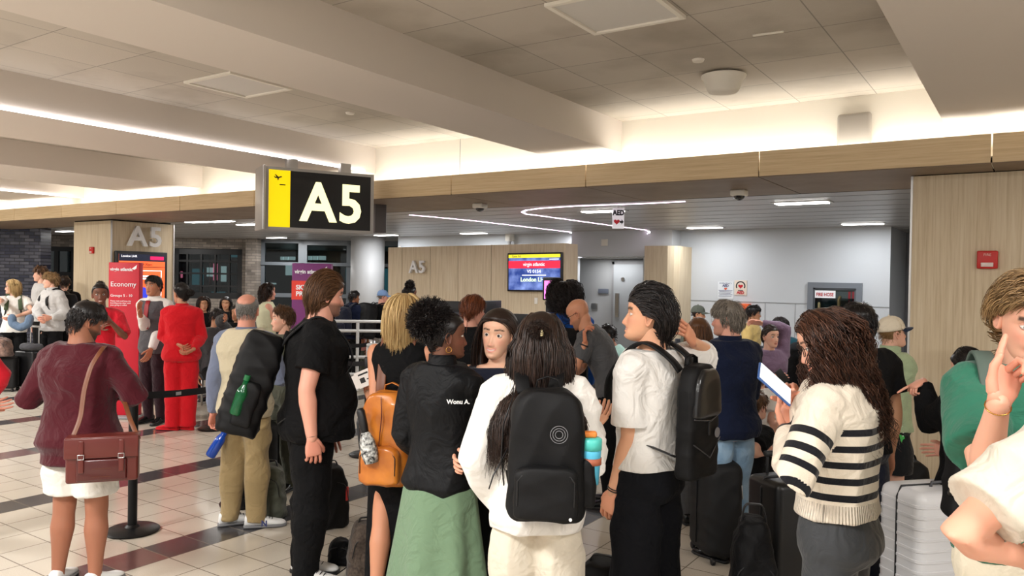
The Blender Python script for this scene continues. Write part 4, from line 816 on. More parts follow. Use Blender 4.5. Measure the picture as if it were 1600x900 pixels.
# torso outline: fraction of height, half width, half depth, forward shift
TZ = [.465, .50, .54, .58, .62, .66, .70, .74, .78, .806, .826, .842, .862, .878]
TW = [.085, .100, .099, .090, .084, .087, .094, .101, .107, .105, .092, .067, .044, .036]
TD = [.055, .067, .066, .060, .057, .060, .066, .070, .068, .059, .050, .043, .037, .034]
class Person: pass
def person(name_label, x, D, h, face=0, skin='fair', sex='m', head=None, nod=0, roll=0, lean=0, side=0, girth=1, belly=0, bust=None, arm_l=None, arm_r=None, hand_l={}, hand_r={},
           hair=None, res=1, top=None, bottom=None, shoes=None, pelvis=None, legs=None, group=None, stance=.0, smile=0, open_=0, stub=0, neck=0, seed=1, brow=None, shw=1, eye=(60, 38, 26), hs=1.0, lips=None, base_z=0, category='person', step=None, hcap=True, twist=0):
    """face/head: 0 looks away from the camera, 90 to the right, -90 to the left, 180 at the camera"""
    p = Person(); skinc = SK[skin] if isinstance(skin, str) else skin
    W0 = flr(x, D); rz = YAW-R_(face); M = np.eye(4); M[:2, :2] = [[math.cos(rz), -math.sin(rz)], [math.sin(rz), math.cos(rz)]]; M[:3, 3] = W0; M[2, 3] = base_z; p.M = M; Mi = np.linalg.inv(M)
    loc = lambda q: (Mi@np.append(P(q[0], q[1], D+q[2]), 1))[:3]; p.loc = loc; p.h = h; p.D = D
    fem = sex == 'f'; bust = .018 if bust is None and fem else (bust or 0); sw = (.094 if fem else .102)*shw
    pz = .50*h if pelvis is None else pelvis; hz = pz
    zs = np.array(TZ); 
    # spine
    lr, sr = R_(lean), R_(side); N_ = 40; zt_ = np.linspace(.465, .88, N_); ang = np.clip((zt_-.49)/.22, 0, 1); pos = [np.array([0, 0, hz-(.50-.465)*h])]; dirs = []
    for i, u in enumerate(ang):
        d = nrm((math.sin(sr*u), math.sin(lr*u), math.cos(lr*u)*math.cos(sr*u))); dirs.append(d)
        if i: pos.append(pos[-1]+d*(zt_[i]-zt_[i-1])*h)
    pos, dirs = np.array(pos), np.array(dirs)
    def fr(z):
        c = np.array([np.interp(z, zt_, pos[:, i]) for i in range(3)]); u = nrm([np.interp(z, zt_, dirs[:, i]) for i in range(3)])
        tw = R_(twist)*np.clip((z-.5)/.25, 0, 1); X = np.array([math.cos(tw), -math.sin(tw), 0]); X = nrm(X-u*(X@u)); Y = np.cross(u, X); return c, X, Y, u
    p.fr = fr
    def tring(z, e=0, n=28, wk=1, dk=1, dx=0):
        c, X, Y, u = fr(min(z, .87)); w_ = np.interp(z, TZ, TW)*h*(.5+.5*girth if z > .79 else girth)*wk; d_ = np.interp(z, TZ, TD)*h*(girth if z < .79 else 1)*dk
        if fem: w_ *= np.interp(z, [.5, .62, .74, .80], [1.0, .90, .90, .92]); d_ *= .95
        if z > .76: w_ *= shw
        bf = belly*math.exp(-((z-.60)/.075)**2)*h; bu = bust*h*.6*math.exp(-((z-.725)/.03)**2); bt = .012*h*(1.3 if fem else 1)*math.exp(-((z-.50)/.04)**2)
        a = np.linspace(0, 2*np.pi, n, endpoint=False); ca, sa = np.cos(a), np.sin(a)
        px = (w_+e)*np.sign(ca)*np.abs(ca)**.82; py = np.where(sa > 0, (d_+e+bf+bu*(1 if True else 0)), (d_+e+bt))*np.sign(sa)*np.abs(sa)**.9
        return c+px[:, None]*X+py[:, None]*Y
    p.tring = tring
    # joints
    S = {}; cs, X, Y, u = fr(.803)
    for s in (-1, 1): S[s] = cs+X*s*sw*h-Y*.004*h
    Lu, Lf = .176*h, .150*h; E, Wr = {}, {}
    for s, a in ((-1, arm_l), (1, arm_r)):
        if a is None: ed, wd = nrm((s*.16, -.08, -1)), nrm((s*.02, .18, -1))
        elif len(a[0]) == 3 and a[0][0] > 3 or abs(a[0][0]) > 3: 
            q = loc(a[0]); ed = nrm(q-S[s]); q2 = loc(a[1]); wd = nrm(q2-(S[s]+ed*Lu))
        else: ed, wd = nrm(a[0]), nrm(a[1])
        E[s] = S[s]+ed*Lu; Wr[s] = E[s]+wd*Lf
    p.S, p.E, p.W = S, E, Wr
    hipx = .052*h; HP, KN, AN = {}, {}, {}
    for s in (-1, 1):
        HP[s] = np.array([s*hipx, 0, hz-.005*h])
        if legs is None:
            st = (step or {}).get(s, (0, 0)); AN[s] = np.array([s*(hipx*.95+stance)+st[0], -.012*h+st[1], .045*h]); KN[s] = (HP[s]+AN[s])/2+np.array([0, .012*h, .012*h])
        else:
            k, a_ = legs[0 if s < 0 else 1]; 
            K0 = loc(k) if abs(k[0]) > 3 else np.array(k)*h; KN[s] = HP[s]+nrm(K0-HP[s])*.245*h; A0 = loc(a_) if abs(a_[0]) > 3 else np.array(a_)*h; AN[s] = KN[s]+nrm(A0-KN[s])*.245*h
    p.HP, p.KN, p.AN = HP, KN, AN
    # head frame
    cn, X, Y, u = fr(.868); hr = R_((face if head is None else head)-face); nd = R_(nod); ro = R_(roll)
    q = h/1.75*.97*hs if h > 1.4 else (h/1.75*.97+(1.4-h)*.38)*hs
    Rz_ = np.array([[math.cos(hr), math.sin(hr), 0], [-math.sin(hr), math.cos(hr), 0], [0, 0, 1]]); Rx_ = np.array([[1, 0, 0], [0, math.cos(nd), math.sin(nd)], [0, -math.sin(nd), math.cos(nd)]]); Ry_ = np.array([[math.cos(ro), 0, math.sin(ro)], [0, 1, 0], [-math.sin(ro), 0, math.cos(ro)]])
    HR = Rz_@Ry_@Rx_; nb = cn+u*.0; hc = nb+(u*.4+np.array([0, 0, .6]))*.045*h+HR@np.array([0, .024, .030])*q*1.0+np.array([0, neck, 0])
    HM = np.eye(4); HM[:3, :3] = HR*q*1.05; HM[:3, 3] = hc; p.HM = HM
    # ---- body mesh
    vx = {2: .0085, 1: .012, 0: .017}[res]; mb = MB()
    tr = [tring(z, -.008, 20) for z in (.465, .50, .54, .58, .62, .66, .70, .74, .78, .806, .826, .838)]; mb.loft(tr)
    nk = .031*h*(1.0 if fem else 1.12)*(.5+.5*girth); cb, X, Y, u = fr(.80); mb.tube([cb, fr(.835)[0]-Y*.004, nb, hc+HR@np.array([0, -.022, -.045])*q], [nk*1.3, nk*1.15, nk*1.0, nk*.98], 16)
    rl = .5+.5*girth; wa = .95 if fem else 1.05
    for s in (-1, 1):
        e0 = nrm(E[s]-S[s]); w0 = nrm(Wr[s]-E[s])
        mb.tube([S[s]-e0*.005, S[s]+e0*Lu*.3, S[s]+e0*Lu*.7, E[s], E[s]+w0*Lf*.25, E[s]+w0*Lf*.65, Wr[s]], np.array([.030, .027, .024, .0215, .0235, .018, .0145])*h*rl*wa, 14)
        k0 = nrm(KN[s]-HP[s]); a0_ = nrm(AN[s]-KN[s]); Lt = np.linalg.norm(KN[s]-HP[s]); Ls_ = np.linalg.norm(AN[s]-KN[s])
        mb.tube([HP[s], HP[s]+k0*Lt*.35, HP[s]+k0*Lt*.8, KN[s], KN[s]+a0_*Ls_*.15, KN[s]+a0_*Ls_*.35, KN[s]+a0_*Ls_*.7, AN[s], AN[s]+a0_*.02*h], np.array([.044, .044, .034, .033, .031, .0345, .024, .0185, .019])*h*(.4+.6*girth), 16)
    me, V = remesh(mb, vx, 5); F = [tuple(pp.vertices) for pp in me.polygons]; bpy.data.meshes.remove(me)
    HV, HF_, HC = head_mesh(skinc, lips or tuple(np.array(skinc)*np.array([.86, .62, .62])), brow or (50, 36, 28), res, smile, None, stub, open_, eye, fem)
    if skin in ('dark', 'brown'): HC = HC
    allm = MB(); allm.add(V, F); allm.add(HV@HM[:3, :3].T+HM[:3, 3], HF_); C = [np.tile(np.array(skinc, float), (len(V), 1)), HC]
    p.hand = {}
    for s, hd in ((-1, hand_l), (1, hand_r)):
        hd = dict(hd); z_ = -nrm(hd['dir']) if 'dir' in hd else -nrm(Wr[s]-E[s]); pn = nrm(hd.get('back', (s, .15, 0)))
        if 'to' in hd: z_ = -nrm(loc(hd['to'])-Wr[s])
        pn = nrm(pn-z_*(pn@z_)); xx = np.cross(pn, z_); Rm = np.stack([xx, pn, z_], 1)
        hv, hf = hand_mesh(hd.get('th', None) or (1 if (np.cross(pn, z_))@np.array([0, 1, 0]) > 0 else -1), hd.get('curl', .35), hd.get('spread', .1), hd.get('point', False), h/1.75*hd.get('sc', 1.02), res)
        allm.add(hv@Rm.T+Wr[s], hf); hc_ = np.tile(np.array(skinc, float)*[1, .93, .92], (len(hv), 1)); C.append(hc_); Mh = np.eye(4); Mh[:3, :3] = Rm; Mh[:3, 3] = Wr[s]; p.hand[s] = Mh
    bm_ = allm.mesh('person', M_SKIN, True); setcol(bm_, np.clip(np.concatenate(C), 0, 255))
    root = link('person', bm_, None, M, label=name_label, category=category)
    if group: root['group'] = group
    p.root = root; p.sw = sw
    if hair is not None:
        hd = dict(hair); hmname = hd.pop('c'); hd.setdefault('down', HR.T@np.array([0, 0, -1.])); hd.setdefault('hl', HL_F if fem else HL_M); hm = make_hair(hd.pop('style'), HAIRC[hmname], res=res, seed=seed, **hd); hm.transform(Matrix(HM.tolist())); link('hair', hm, root)
    # ---- bottom
    def legtube(mb, s, e1, e2, e3, stop=None, flare=None):
        k0 = nrm(KN[s]-HP[s]); a0_ = nrm(AN[s]-KN[s]); Lt = np.linalg.norm(KN[s]-HP[s]); Ls_ = np.linalg.norm(AN[s]-KN[s]); g = .4+.6*girth
        pts = [HP[s]+k0*.02*h, HP[s]+k0*Lt*.4, HP[s]+k0*Lt*.8, KN[s]+(k0+a0_)*.01, KN[s]+a0_*Ls_*.35, KN[s]+a0_*Ls_*.75, AN[s]+a0_*.022*h]; rd = [.052*h*g+min(e1, .012)*.5, .051*h*g+e1, .039*h*g+(e1+e2)/2, .035*h*g+e2, .034*h*g+e2, .024*h*g+(e2+e3)/2, .020*h*g+e3]
        if stop is not None:   # shorts
            pts = pts[:3]; rd = rd[:3]; pts[2] = HP[s]+k0*Lt*stop; rd[2] = .042*h*g+e1*1.4
        mb.tube(pts, rd, 18, round_=False)
    if bottom:
        b = dict(bottom); kind = b.get('kind', 'trousers'); m = b['m']; mb = MB(); e = b.get('e', .010)
        if kind == 'skirt':
            rings = []; z1 = b.get('z1', .08); npl = b.get('pleats', 9)
            for t in np.linspace(0, 1, 26):
                z = (.60-(.60-z1)*t)*h if pelvis is None else hz+.1*h-(.1*h+hz-z1*h)*t; w_ = (.088+.012*min(1, t*4)+b.get('flare', .10)*max(0, t-.1))*h*girth; d_ = (.060+.014*min(1, t*4)+b.get('flare', .10)*max(0, t-.1)*.9)*h
                a = np.linspace(0, 2*np.pi, 120, endpoint=False); pl = 1+.11*max(0, t-.12)*np.sin(a*npl+.8*np.sin(a*2+1.2*t)); rings.append(np.stack([(w_+e)*np.cos(a)*pl, (d_+e)*np.sin(a)*pl, z+0*a], 1))
            mb.loft(rings[::-1]); me = mb.mesh('skirt', m, True)
        else:
            zt2 = b.get('top', .60); mb.loft([tring(z, max(e, .014), 24) for z in np.linspace(.468, zt2, 6)])
            for s in (-1, 1): legtube(mb, s, b.get('e1', e), b.get('e2', e), b.get('e3', e), b.get('stop'))
            me, V = remesh(mb, vx*1.0, 5, folds(seed+50, b.get('fold', .004), .8)); me.materials.append(m); me.name = kind
        o = link(kind if kind != 'trousers' else 'trousers', me, root); p.bottom = o
    if shoes:
        sh = dict(shoes)
        for s in (-1, 1):
            sm, so = sh['m'], sh.get('sole', M_BLACK); f_ = nrm((s*.22, 1, 0)); up = np.array([0, 0, 1.])
            a0_ = nrm(AN[s]-KN[s])
            if legs is not None and abs(a0_[2]) < .8: up = -a0_; f_ = nrm(np.array(sh.get('fdir', (0, 1, 0)), float)-up*(np.array(sh.get('fdir', (0, 1, 0)), float)@up))
            if 'yaw' in sh: q_ = R_(sh['yaw'][0 if s < 0 else 1]); f_ = np.array([math.sin(q_), math.cos(q_), 0])
            sd_ = np.cross(f_, up); k = h/1.75*sh.get('sc', 1); o_ = AN[s]-up*.045*h
            def sr(y, hw, zt3, z0=.0, n=14):
                a = np.linspace(0, 2*np.pi, n, endpoint=False); return np.array([o_+k*(sd_*hw*math.copysign(abs(math.cos(t))**.8, math.cos(t))+f_*(y)+up*(z0+(zt3-z0)*(.5+.5*math.copysign(abs(math.sin(t))**.7, math.sin(t))))) for t in a])
            prof = [(-.072, .018, .05, .02), (-.068, .028, .085, .016), (-.05, .034, .10, .015), (-.02, .036, .105, .015), (.02, .036, .098, .015), (.06, .038, .078, .015), (.10, .043, .062, .015), (.14, .045, .052, .015), (.175, .040, .045, .015), (.195, .028, .036, .017), (.203, .012, .028, .02)]
            ub = MB(); ub.loft([sr(*v) for v in prof][::-1]); so_ = ub.build('shoe', sm, root, True)
            sb = MB(); sb.loft([sr(y, hw+.004, .024, .0) for y, hw, a_, b_ in [(-.078, .016, 0, 0), (-.07, .03, 0, 0), (-.03, .036, 0, 0), (.04, .038, 0, 0), (.11, .046, 0, 0), (.16, .045, 0, 0), (.198, .03, 0, 0), (.209, .012, 0, 0)]][::-1]); sb.build('sole', so, so_, True)
            if sh.get('lace') is not None:
                lb = MB(); 
                for j in range(5): yy = .03+j*.02; zz_ = np.interp(yy, [.02, .06, .10, .14], [.098, .078, .062, .054]); lb.tube([o_+k*(sd_*-.022+f_*yy+up*(zz_-.004)), o_+k*(f_*(yy+.004)+up*(zz_+.004)), o_+k*(sd_*.022+f_*yy+up*(zz_-.004))], .0028*k, 6)
                lb.build('shoelaces', sh['lace'], so_, True)
    # ---- top
    p.tops = []
    for tp in ([top] if isinstance(top, dict) else (top or [])):
        t = dict(tp); m = t['m']; e = t.get('e', .012); sl = t.get('sleeve', 'short'); mb = MB(); hem = t.get('hem', .50); z1 = t.get('z1', .848); es = t.get('es', e); flare = t.get('flare', 0)
        zz = list(np.linspace(hem, .806, 12))+[.826, z1 if z1 > .83 else .83]; rings = []
        for z in zz:
            k = max(0, (.62-z)/(.62-hem)) if hem < .62 else 0; rr_ = tring(max(z, .466), e+flare*k, 32, 1, 1)
            if z < .466: rr_ = rr_-np.array([0, 0, (.466-z)*h])
            if z <= .62 and t.get('hang', 1):    # cloth hangs from chest/belly
                r6 = tring(.62, e, 32); cc = fr(max(z, .466))[0]; c6 = fr(.62)[0]; a1 = np.linalg.norm((rr_-cc)[:, :2], axis=1); a2 = np.linalg.norm((r6-c6)[:, :2], axis=1)*t.get('hang', 1); rr_ = np.where((a2 > a1)[:, None], cc+(rr_-cc)*(a2/np.maximum(a1, 1e-6))[:, None], rr_); 
            rings.append(rr_)
        mb.loft(rings)
        for s in (-1, 1):
            e0 = nrm(E[s]-S[s]); w0 = nrm(Wr[s]-E[s]); R0 = np.array([.034, .032, .029, .027, .0265, .022, .019])*h*rl*wa
            pts = [S[s]-X*s*.02*h, S[s]+e0*Lu*.25, S[s]+e0*Lu*.65, E[s], E[s]+w0*Lf*.3, E[s]+w0*Lf*.65, E[s]+w0*Lf*t.get('slen', .97)]
            if sl != 'none': mb.tube([S[s]-X*s*.03*h, S[s]+e0*.01*h], .0345*h*rl*wa+es, 18)
            if sl == 'long': ee = np.array([es, es, es, es*1.1, es*1.1, es*.9, es*t.get('cuff', .5)]); mb.tube(pts, R0+ee, 18, round_=False)
            elif sl == 'short':
                f = t.get('slen', .62); pts = [pts[0], S[s]+e0*Lu*.2, S[s]+e0*Lu*f*.6, S[s]+e0*Lu*f]; mb.tube(pts, np.array([.034, .034, .034, .036])*h*rl*wa+es, 20, round_=False)
            elif sl == 'half':
                pts = [pts[0], S[s]+e0*Lu*.25, S[s]+e0*Lu*.65, E[s], E[s]+w0*Lf*.35]; mb.tube(pts, R0[:5]+es, 18, round_=False)
        amp = t.get('fold', .008)*.85; fld = folds(seed, amp)
        me, V = remesh(mb, vx*(.85 if res == 2 else 1), 4, fld); me.materials.append(m)
        if t.get('attr'): t['attr'](p, me, V, E, Wr, S, h)
        o = link(t.get('name', 'shirt'), me, root); p.tops.append(o)
        if t.get('collar'):
            c, X2, Y2, u2 = fr(.845); cm = t.get('collar_m', m); hh = t.get('collar'); a = np.linspace(0, 2*np.pi, 28, endpoint=False); rg = []
            cw = .043*h*(1 if not fem else .94)
            for z, k in ((-.006*h, 1.25), (.4*hh, 1.04), (hh, 1.0), (hh, .88), (-.006*h, .9)): rg.append([c+X2*cw*k*math.cos(q)+Y2*(cw*k*math.sin(q)+.003)+u2*(z-.25*hh*max(0, math.sin(q))) for q in a])
            MB().loft(rg, None, False).build('collar', cm, o, True)
    p.e_ = 0
    return p
def attach(p, mb, name, m, parent=None, smooth=True, **k): return mb.build(name, m, parent or p.root, smooth, **k)
def glasses(p, m=None, r=.024, sq=1):
    mb = MB(); H_ = p.HM; f = lambda q: H_[:3, :3]@np.array(q)+H_[:3, 3]; m = m or M_BLACK
    for s in (-1, 1):
        mb.tube([f((s*.033+r*1.1*math.copysign(abs(math.cos(a))**.7, math.cos(a)), .093-.006*abs(math.cos(a)-s*-.0), -.002+r*.85*math.copysign(abs(math.sin(a))**.7, math.sin(a)))) for a in np.linspace(0, 2*np.pi, 21)], .0016, 6)
        mb.tube([f((s*.060, .086, .006)), f((s*.076, .05, .004)), f((s*.080, -.005, .004)), f((s*.078, -.02, -.012))], .0018, 6)
    mb.tube([f((-.009, .094, .002)), f((0, .098, .005)), f((.009, .094, .002))], .0016, 6); mb.build('glasses', m, p.root, True)
def cap_hat(p, m1, m2, label=None, back=False):
    H_ = p.HM; mb = MB(); rings = []
    for t in np.linspace(0, 1, 12):
        th = t*np.pi/2; a = np.linspace(0, 2*np.pi, 36, endpoint=False); rings.append(np.stack([.087*math.cos(th)**.75*np.cos(a), -.008+.108*math.cos(th)**.75*np.sin(a), .026+.108*math.sin(th)+0*a], 1))
    mb.loft(rings); mb.tube([(0, -.008, .132), (0, -.008, .139)], .008, 8); mb.xf(H_); c = mb.build('cap', m1, p.root, True)
    V = []; n = 15; s = -1 if back else 1
    for z in (0, 1):
        for r_ in np.linspace(0, 1, 6): V.append([(math.sin(a)*.083*(1-.16*r_), s*(-.004+.100*math.cos(a)*1.0)+s*r_*.075*max(.0, math.cos(a))**.6, .030+.003-.014*r_-.018*math.sin(a)**2*r_-z*.004) for a in np.linspace(-1.25, 1.25, n)])
    mb = MB(); mb.loft(V[:6], None, False, False); mb.loft(V[6:], None, False, False); mb.xf(H_); mb.build('cap_brim', m2, c, True); return c
# ------------------------------------------------------------ the crowd
WHT = cloth('cotton_white', (232, 229, 224)); BLK = cloth('cotton_black', (9, 9, 11), .9, 0); LINEN = cloth('linen_white', (236, 232, 226), bump=.6, bscale=420); CREAM = cloth('cotton_cream', (222, 208, 184))
MAROON = cloth('knit_maroon', (70, 12, 24)); SHORTW = cloth('shorts_white', (226, 222, 214)); VEST = cloth('vest_beige', (198, 186, 158)); BLUEG = cloth('shirt_bluegrey', (112, 120, 142)); KHAKI = cloth('khaki', (160, 138, 98))
NAVY = cloth('navy_knit', (13, 22, 46), .9, .05); DNAVY = cloth('dark_navy', (20, 24, 40)); GREENS = cloth('sage_skirt', (112, 138, 110), bump=.3); GREYT = cloth('tee_grey', (78, 78, 80)); BLUEH = cloth('hoodie_blue', (22, 78, 160)); JEAN = cloth('light_jeans', (150, 176, 198), col2=(120, 150, 176), vscale=9)
REDU = cloth('uniform_red', (206, 22, 34), sheen=.1); REDT = cloth('tee_red', (208, 28, 46)); GVEST = cloth('waistcoat_grey', (86, 84, 88)); AUB = cloth('aubergine', (46, 24, 32)); SAGE = cloth('hoodie_sage', (166, 182, 146)); GTEE = cloth('tee_green', (44, 106, 84)); GLEG = cloth('leggings_grey', (58, 60, 63), .6); PURP = cloth('hoodie_purple', (112, 90, 112)); MINT = cloth('tee_mint', (168, 206, 196)); YEL = cloth('tee_yellow', (222, 190, 120)); TEAL = cloth('wrap_teal', (20, 62, 72)); GREYH = cloth('hoodie_light_grey', (192, 190, 188)); PINK = cloth('tee_pink', (226, 156, 148)); LEM = cloth('top_pale_yellow', (224, 224, 190)); OLIVE = cloth('olive', (84, 86, 74))
LSH = mat('shoe_leather_black', (16, 16, 17), .25); WSH = mat('shoe_white', (232, 232, 230), .5); GUM = mat('sole_grey', (120, 120, 122), .6)
def shoe(m=LSH, sole=M_BLACK, **k): return dict(m=m, sole=sole, **k)
def tr(m, e1=.012, e2=.02, e3=.018, top=.535, **k): return dict(m=m, e1=e1, e2=e2, e3=e3, top=top, **k)
def sit(dx=.06, k=.26, kz=.30, a=.27): return [((-dx, k, kz), (-dx, a, .045)), ((dx, k, kz), (dx, a, .045))]
fwd = lambda o=.25, up=.1, i=.3: ((o, .15, -1), (-i, 1, up)); fwdl = lambda o=.25, up=.1, i=.3: ((-o, .15, -1), (i, 1, up))
def band(p, s, m, r=.021, off=.012, t=.0028):
    w0 = nrm(p.W[s]-p.E[s]); c = p.W[s]-w0*off; u = nrm(np.cross(w0, (0, 1, .3))); v = np.cross(w0, u); MB().tube([c+r*(math.cos(a)*u+math.sin(a)*v) for a in np.linspace(0, 2*np.pi, 17)], t, 6).build('wristband', m, p.root, True)
# --- maroon sweater man
A = person('person in a maroon sweater and white shorts seen from behind', 128, 4.5, 1.66, face=8, head=38, nod=24, girth=1.24, skin=(158, 104, 80), res=2, seed=3, stub=.7, arm_l=((46, 622, -.02), (84, 590, .34)), arm_r=((206, 612, -.02), (168, 596, .34)), hand_l=dict(curl=.8), hand_r=dict(curl=.8),
    hair=dict(c='black', style='short', n=2600, r=.0017, L=.035, vol=.012), top=dict(m=MAROON, sleeve='long', hem=.435, e=.024, es=.016, flare=.016, name='sweater', collar=.010, fold=.011), bottom=dict(m=SHORTW, kind='shorts', stop=.80, e=.014, e1=.028, fold=.008, top=.53), shoes=shoe(WSH, GUM), stance=.035)
# --- beige vest man
B = person('person with grey balding hair in a beige vest and khaki trousers', 386, 5.62, 1.68, face=12, head=-6, skin=(214, 150, 128), girth=1.1, res=2, seed=4, arm_l=((335, 598, -.02), (333, 645, .02)), arm_r=fwd(.3, .0), hand_l=dict(curl=.7),
    hair=dict(c='sgrey', style='buzz', n=3200, r=.0012, L=.012, bald=.30, vol=.006), top=[dict(m=BLUEG, sleeve='long', hem=.49, e=.010, es=.014, name='shirt', collar=.022), dict(m=VEST, sleeve='none', hem=.475, e=.024, z1=.850, name='vest', collar=.02, fold=.010)], bottom=tr(KHAKI, .016, .026, .034, fold=.012), shoes=shoe(WSH, GUM, yaw=(48, 62), sc=1.08, lace=M_BLACK), stance=.02)
# --- black tee man
Cc = person('person in a black t-shirt with chin-length brown hair and goatee', 488, 4.67, 1.84, lean=6, face=72, head=66, nod=8, skin='pink', girth=1.32, belly=.065, res=2, seed=5, stub=.5, arm_r=((476, 622, -.26), (488, 690, -.24)), hand_r=dict(curl=.5, sc=1.05), arm_l=((.1, .0, -1), (0, .3, -1)),
    hair=dict(c='brown', style='back', n=3600, r=.0020, L=.17, vol=.024, grav=.16, hl=[.055, .05, .02, -.02, -.05, -.07, -.10, -.118, -.118]), top=dict(m=BLK, sleeve='short', slen=.66, hem=.462, e=.016, es=.02, name='tshirt', fold=.010), bottom=tr(BLK, .02, .034, .038, fold=.012), shoes=shoe(WSH, M_BLACK, yaw=(20, 24), lace=M_BLACK))
band(Cc, 1, DNAVY, .030)
# --- blonde woman
Bl = person('person with straight blonde hair in a black sleeveless top', 630, 4.44, 1.72, face=14, head=8, skin=(206, 144, 112), sex='f', res=2, seed=6, arm_l=((588, 655, -.08), (574, 612, .20)), arm_r=fwd(.1), hand_l=dict(curl=.7),
    hair=dict(c='blonde', style='long', n=6000, r=.0024, L=.25, vol=.034, shoulder=False), top=dict(m=BLK, sleeve='none', hem=.50, e=.012, name='top', fold=.005), bottom=dict(kind='skirt', m=BLK, z1=.05, flare=.012, pleats=5), shoes=shoe(), step={-1: (.055, -.235)})
# --- afro woman
Af = person('person with an afro puff in a black jacket and long sage green skirt', 693, 3.78, 1.655, face=34, head=74, skin=(112, 72, 54), sex='f', res=2, seed=7, arm_l=((-.22, -.05, -1), (.1, .7, -.7)), arm_r=((738, 640, .02), (742, 664, .22)), lips=(120, 60, 56), hand_r=dict(curl=.8),
    hair=dict(c='black', style='bun', n=1800, r=.0016, L=.10, vol=.006), top=dict(m=cloth('jacket_black', (12, 13, 16), .6, 0), sleeve='long', hem=.468, e=.030, es=.030, name='jacket', collar=.05, fold=.012), bottom=dict(kind='skirt', m=GREENS, z1=.12, flare=.07, pleats=7, e=.012), shoes=shoe())
def puff(p, c, r, n, seed, name='hair_puff', cm='black', L=.05, st=.0017, sq=(1, 1, 1)):
    rs = np.random.RandomState(seed); mb = MB(); C0 = np.array(c, float)
    d = rs.randn(n, 3); d /= np.linalg.norm(d, axis=1)[:, None]; V = []; F = []
    an = np.linspace(0, 2*np.pi, 20, endpoint=False); mb.loft([[C0+np.array(sq)*r*.86*np.array([math.sin(t)*math.cos(a), math.sin(t)*math.sin(a), math.cos(t)])*(1+.05*math.sin(5*a+4*t)) for a in an] for t in np.linspace(.05, 3.09, 14)][::-1])
    for k in range(n):
        b = C0+d[k]*r*.82*sq; u = nrm(np.cross(d[k], rs.randn(3))); v = np.cross(d[k], u); ph = rs.rand()*6; q = [b+d[k]*L*t*(.7+.6*rs.rand())+(u*math.cos(ph+t*7)+v*math.sin(ph+t*7))*.006 for t in (0, .35, .7, 1)]
        mb.tube(q, [st*1.3, st*1.2, st, st*.5], 3, cap=False, round_=False)
    mb.xf(p.HM); me = mb.mesh(name, HAIRC[cm], True); at = me.attributes.new('hv', 'FLOAT', 'POINT'); at.data.foreach_set('value', rs.rand(len(me.vertices))*.8); return link(name, me, p.root)
puff(Af, (-.005, -.088, .075), .098, 2600, 1, L=.040)
def earring(p, s, r, m):
    mb = MB(); mb.tube([(s*.078+.002, -.006+r*math.sin(a), -.052-r+r*math.cos(a)) for a in np.linspace(0, 2*np.pi, 17)], .0018, 6); mb.xf(p.HM); mb.build('hoop_earring', m, p.root, True)
M_GOLD = mat('gold', (212, 160, 80), .25, 1); earring(Af, 1, .014, M_GOLD)
# --- facing girl
Gi = person('person with long dark hair facing the camera, in a navy top', 782, 3.95, 1.652, hs=1.09, face=-172, head=-160, roll=-4, skin=(228, 180, 152), sex='f', res=2, seed=8, smile=.8, open_=.2, lips=(212, 120, 112), arm_l=((.05, .05, -1), (0, .8, -.2)), arm_r=((-.0, .05, -1), (0, .8, -.2)), eye=(40, 24, 18),
    hair=dict(c='dark', style='long', n=4600, r=.0021, L=.50, vol=.028, bkd=.185), top=dict(m=DNAVY, sleeve='long', hem=.47, e=.014, es=.012, z1=.830), bottom=tr(BLK), shoes=shoe(WSH, GUM))
# --- white linen shirt girl
Wh = person('person with long dark half-up hair in a white linen shirt and cream trousers', 846, 3.22, 1.68, face=3, head=16, skin='asian', sex='f', res=2, seed=9, arm_l=((750, 705, -.02), (772, 768, .05)), arm_r=((914, 690, -.02), (926, 652, .25)), hand_r=dict(to=(948, 640, .3), curl=.25, back=(0, 0, -1)), hand_l=dict(curl=.9),
    hair=dict(c='dark', style='long', n=5600, r=.0022, L=.66, vol=.040, curl=.007, cf=34, bkd=.23), top=dict(m=LINEN, sleeve='long', hem=.475, e=.030, es=.034, cuff=.9, name='shirt', flare=.012, fold=.014, collar=.02), bottom=tr(cloth('trousers_cream', (214, 204, 186)), .030, .055, .06, fold=.012), shoes=shoe(WSH, GUM))
puff(Wh, (.012, -.118, .055), .030, 500, 2, 'hair_bun', 'dark', .02, .002)
mb = MB(); mb.rbox((.035, -.140, .045), (.012, .02, .028), .004); mb.xf(Wh.HM); mb.build('hair_clip', mat('clip_gold', (220, 205, 160), .3, .7), Wh.root, True)
# --- bald man leaning
Ba = person('person with a shaved head and glasses in grey, resting his face on his hand', 960, 6.27, 1.74, face=-72, head=-66, nod=30, lean=30, skin=(196, 136, 104), res=2, seed=10, stub=.25, arm_l=((893, 588, -.18), (910, 546, -.18)), hand_l=dict(curl=.7, dir=(0, .1, 1), back=(-.3, 1, 0)), arm_r=((900, 592, .2), (880, 590, -.05)), hair=None,
    top=dict(m=GREYT, sleeve='short', hem=.50, e=.014, es=.014, name='tshirt', fold=.007), bottom=tr(BLK, .02, .03, .03), shoes=shoe())
glasses(Ba); band(Ba, -1, M_BLACK, .031, .02, .006)
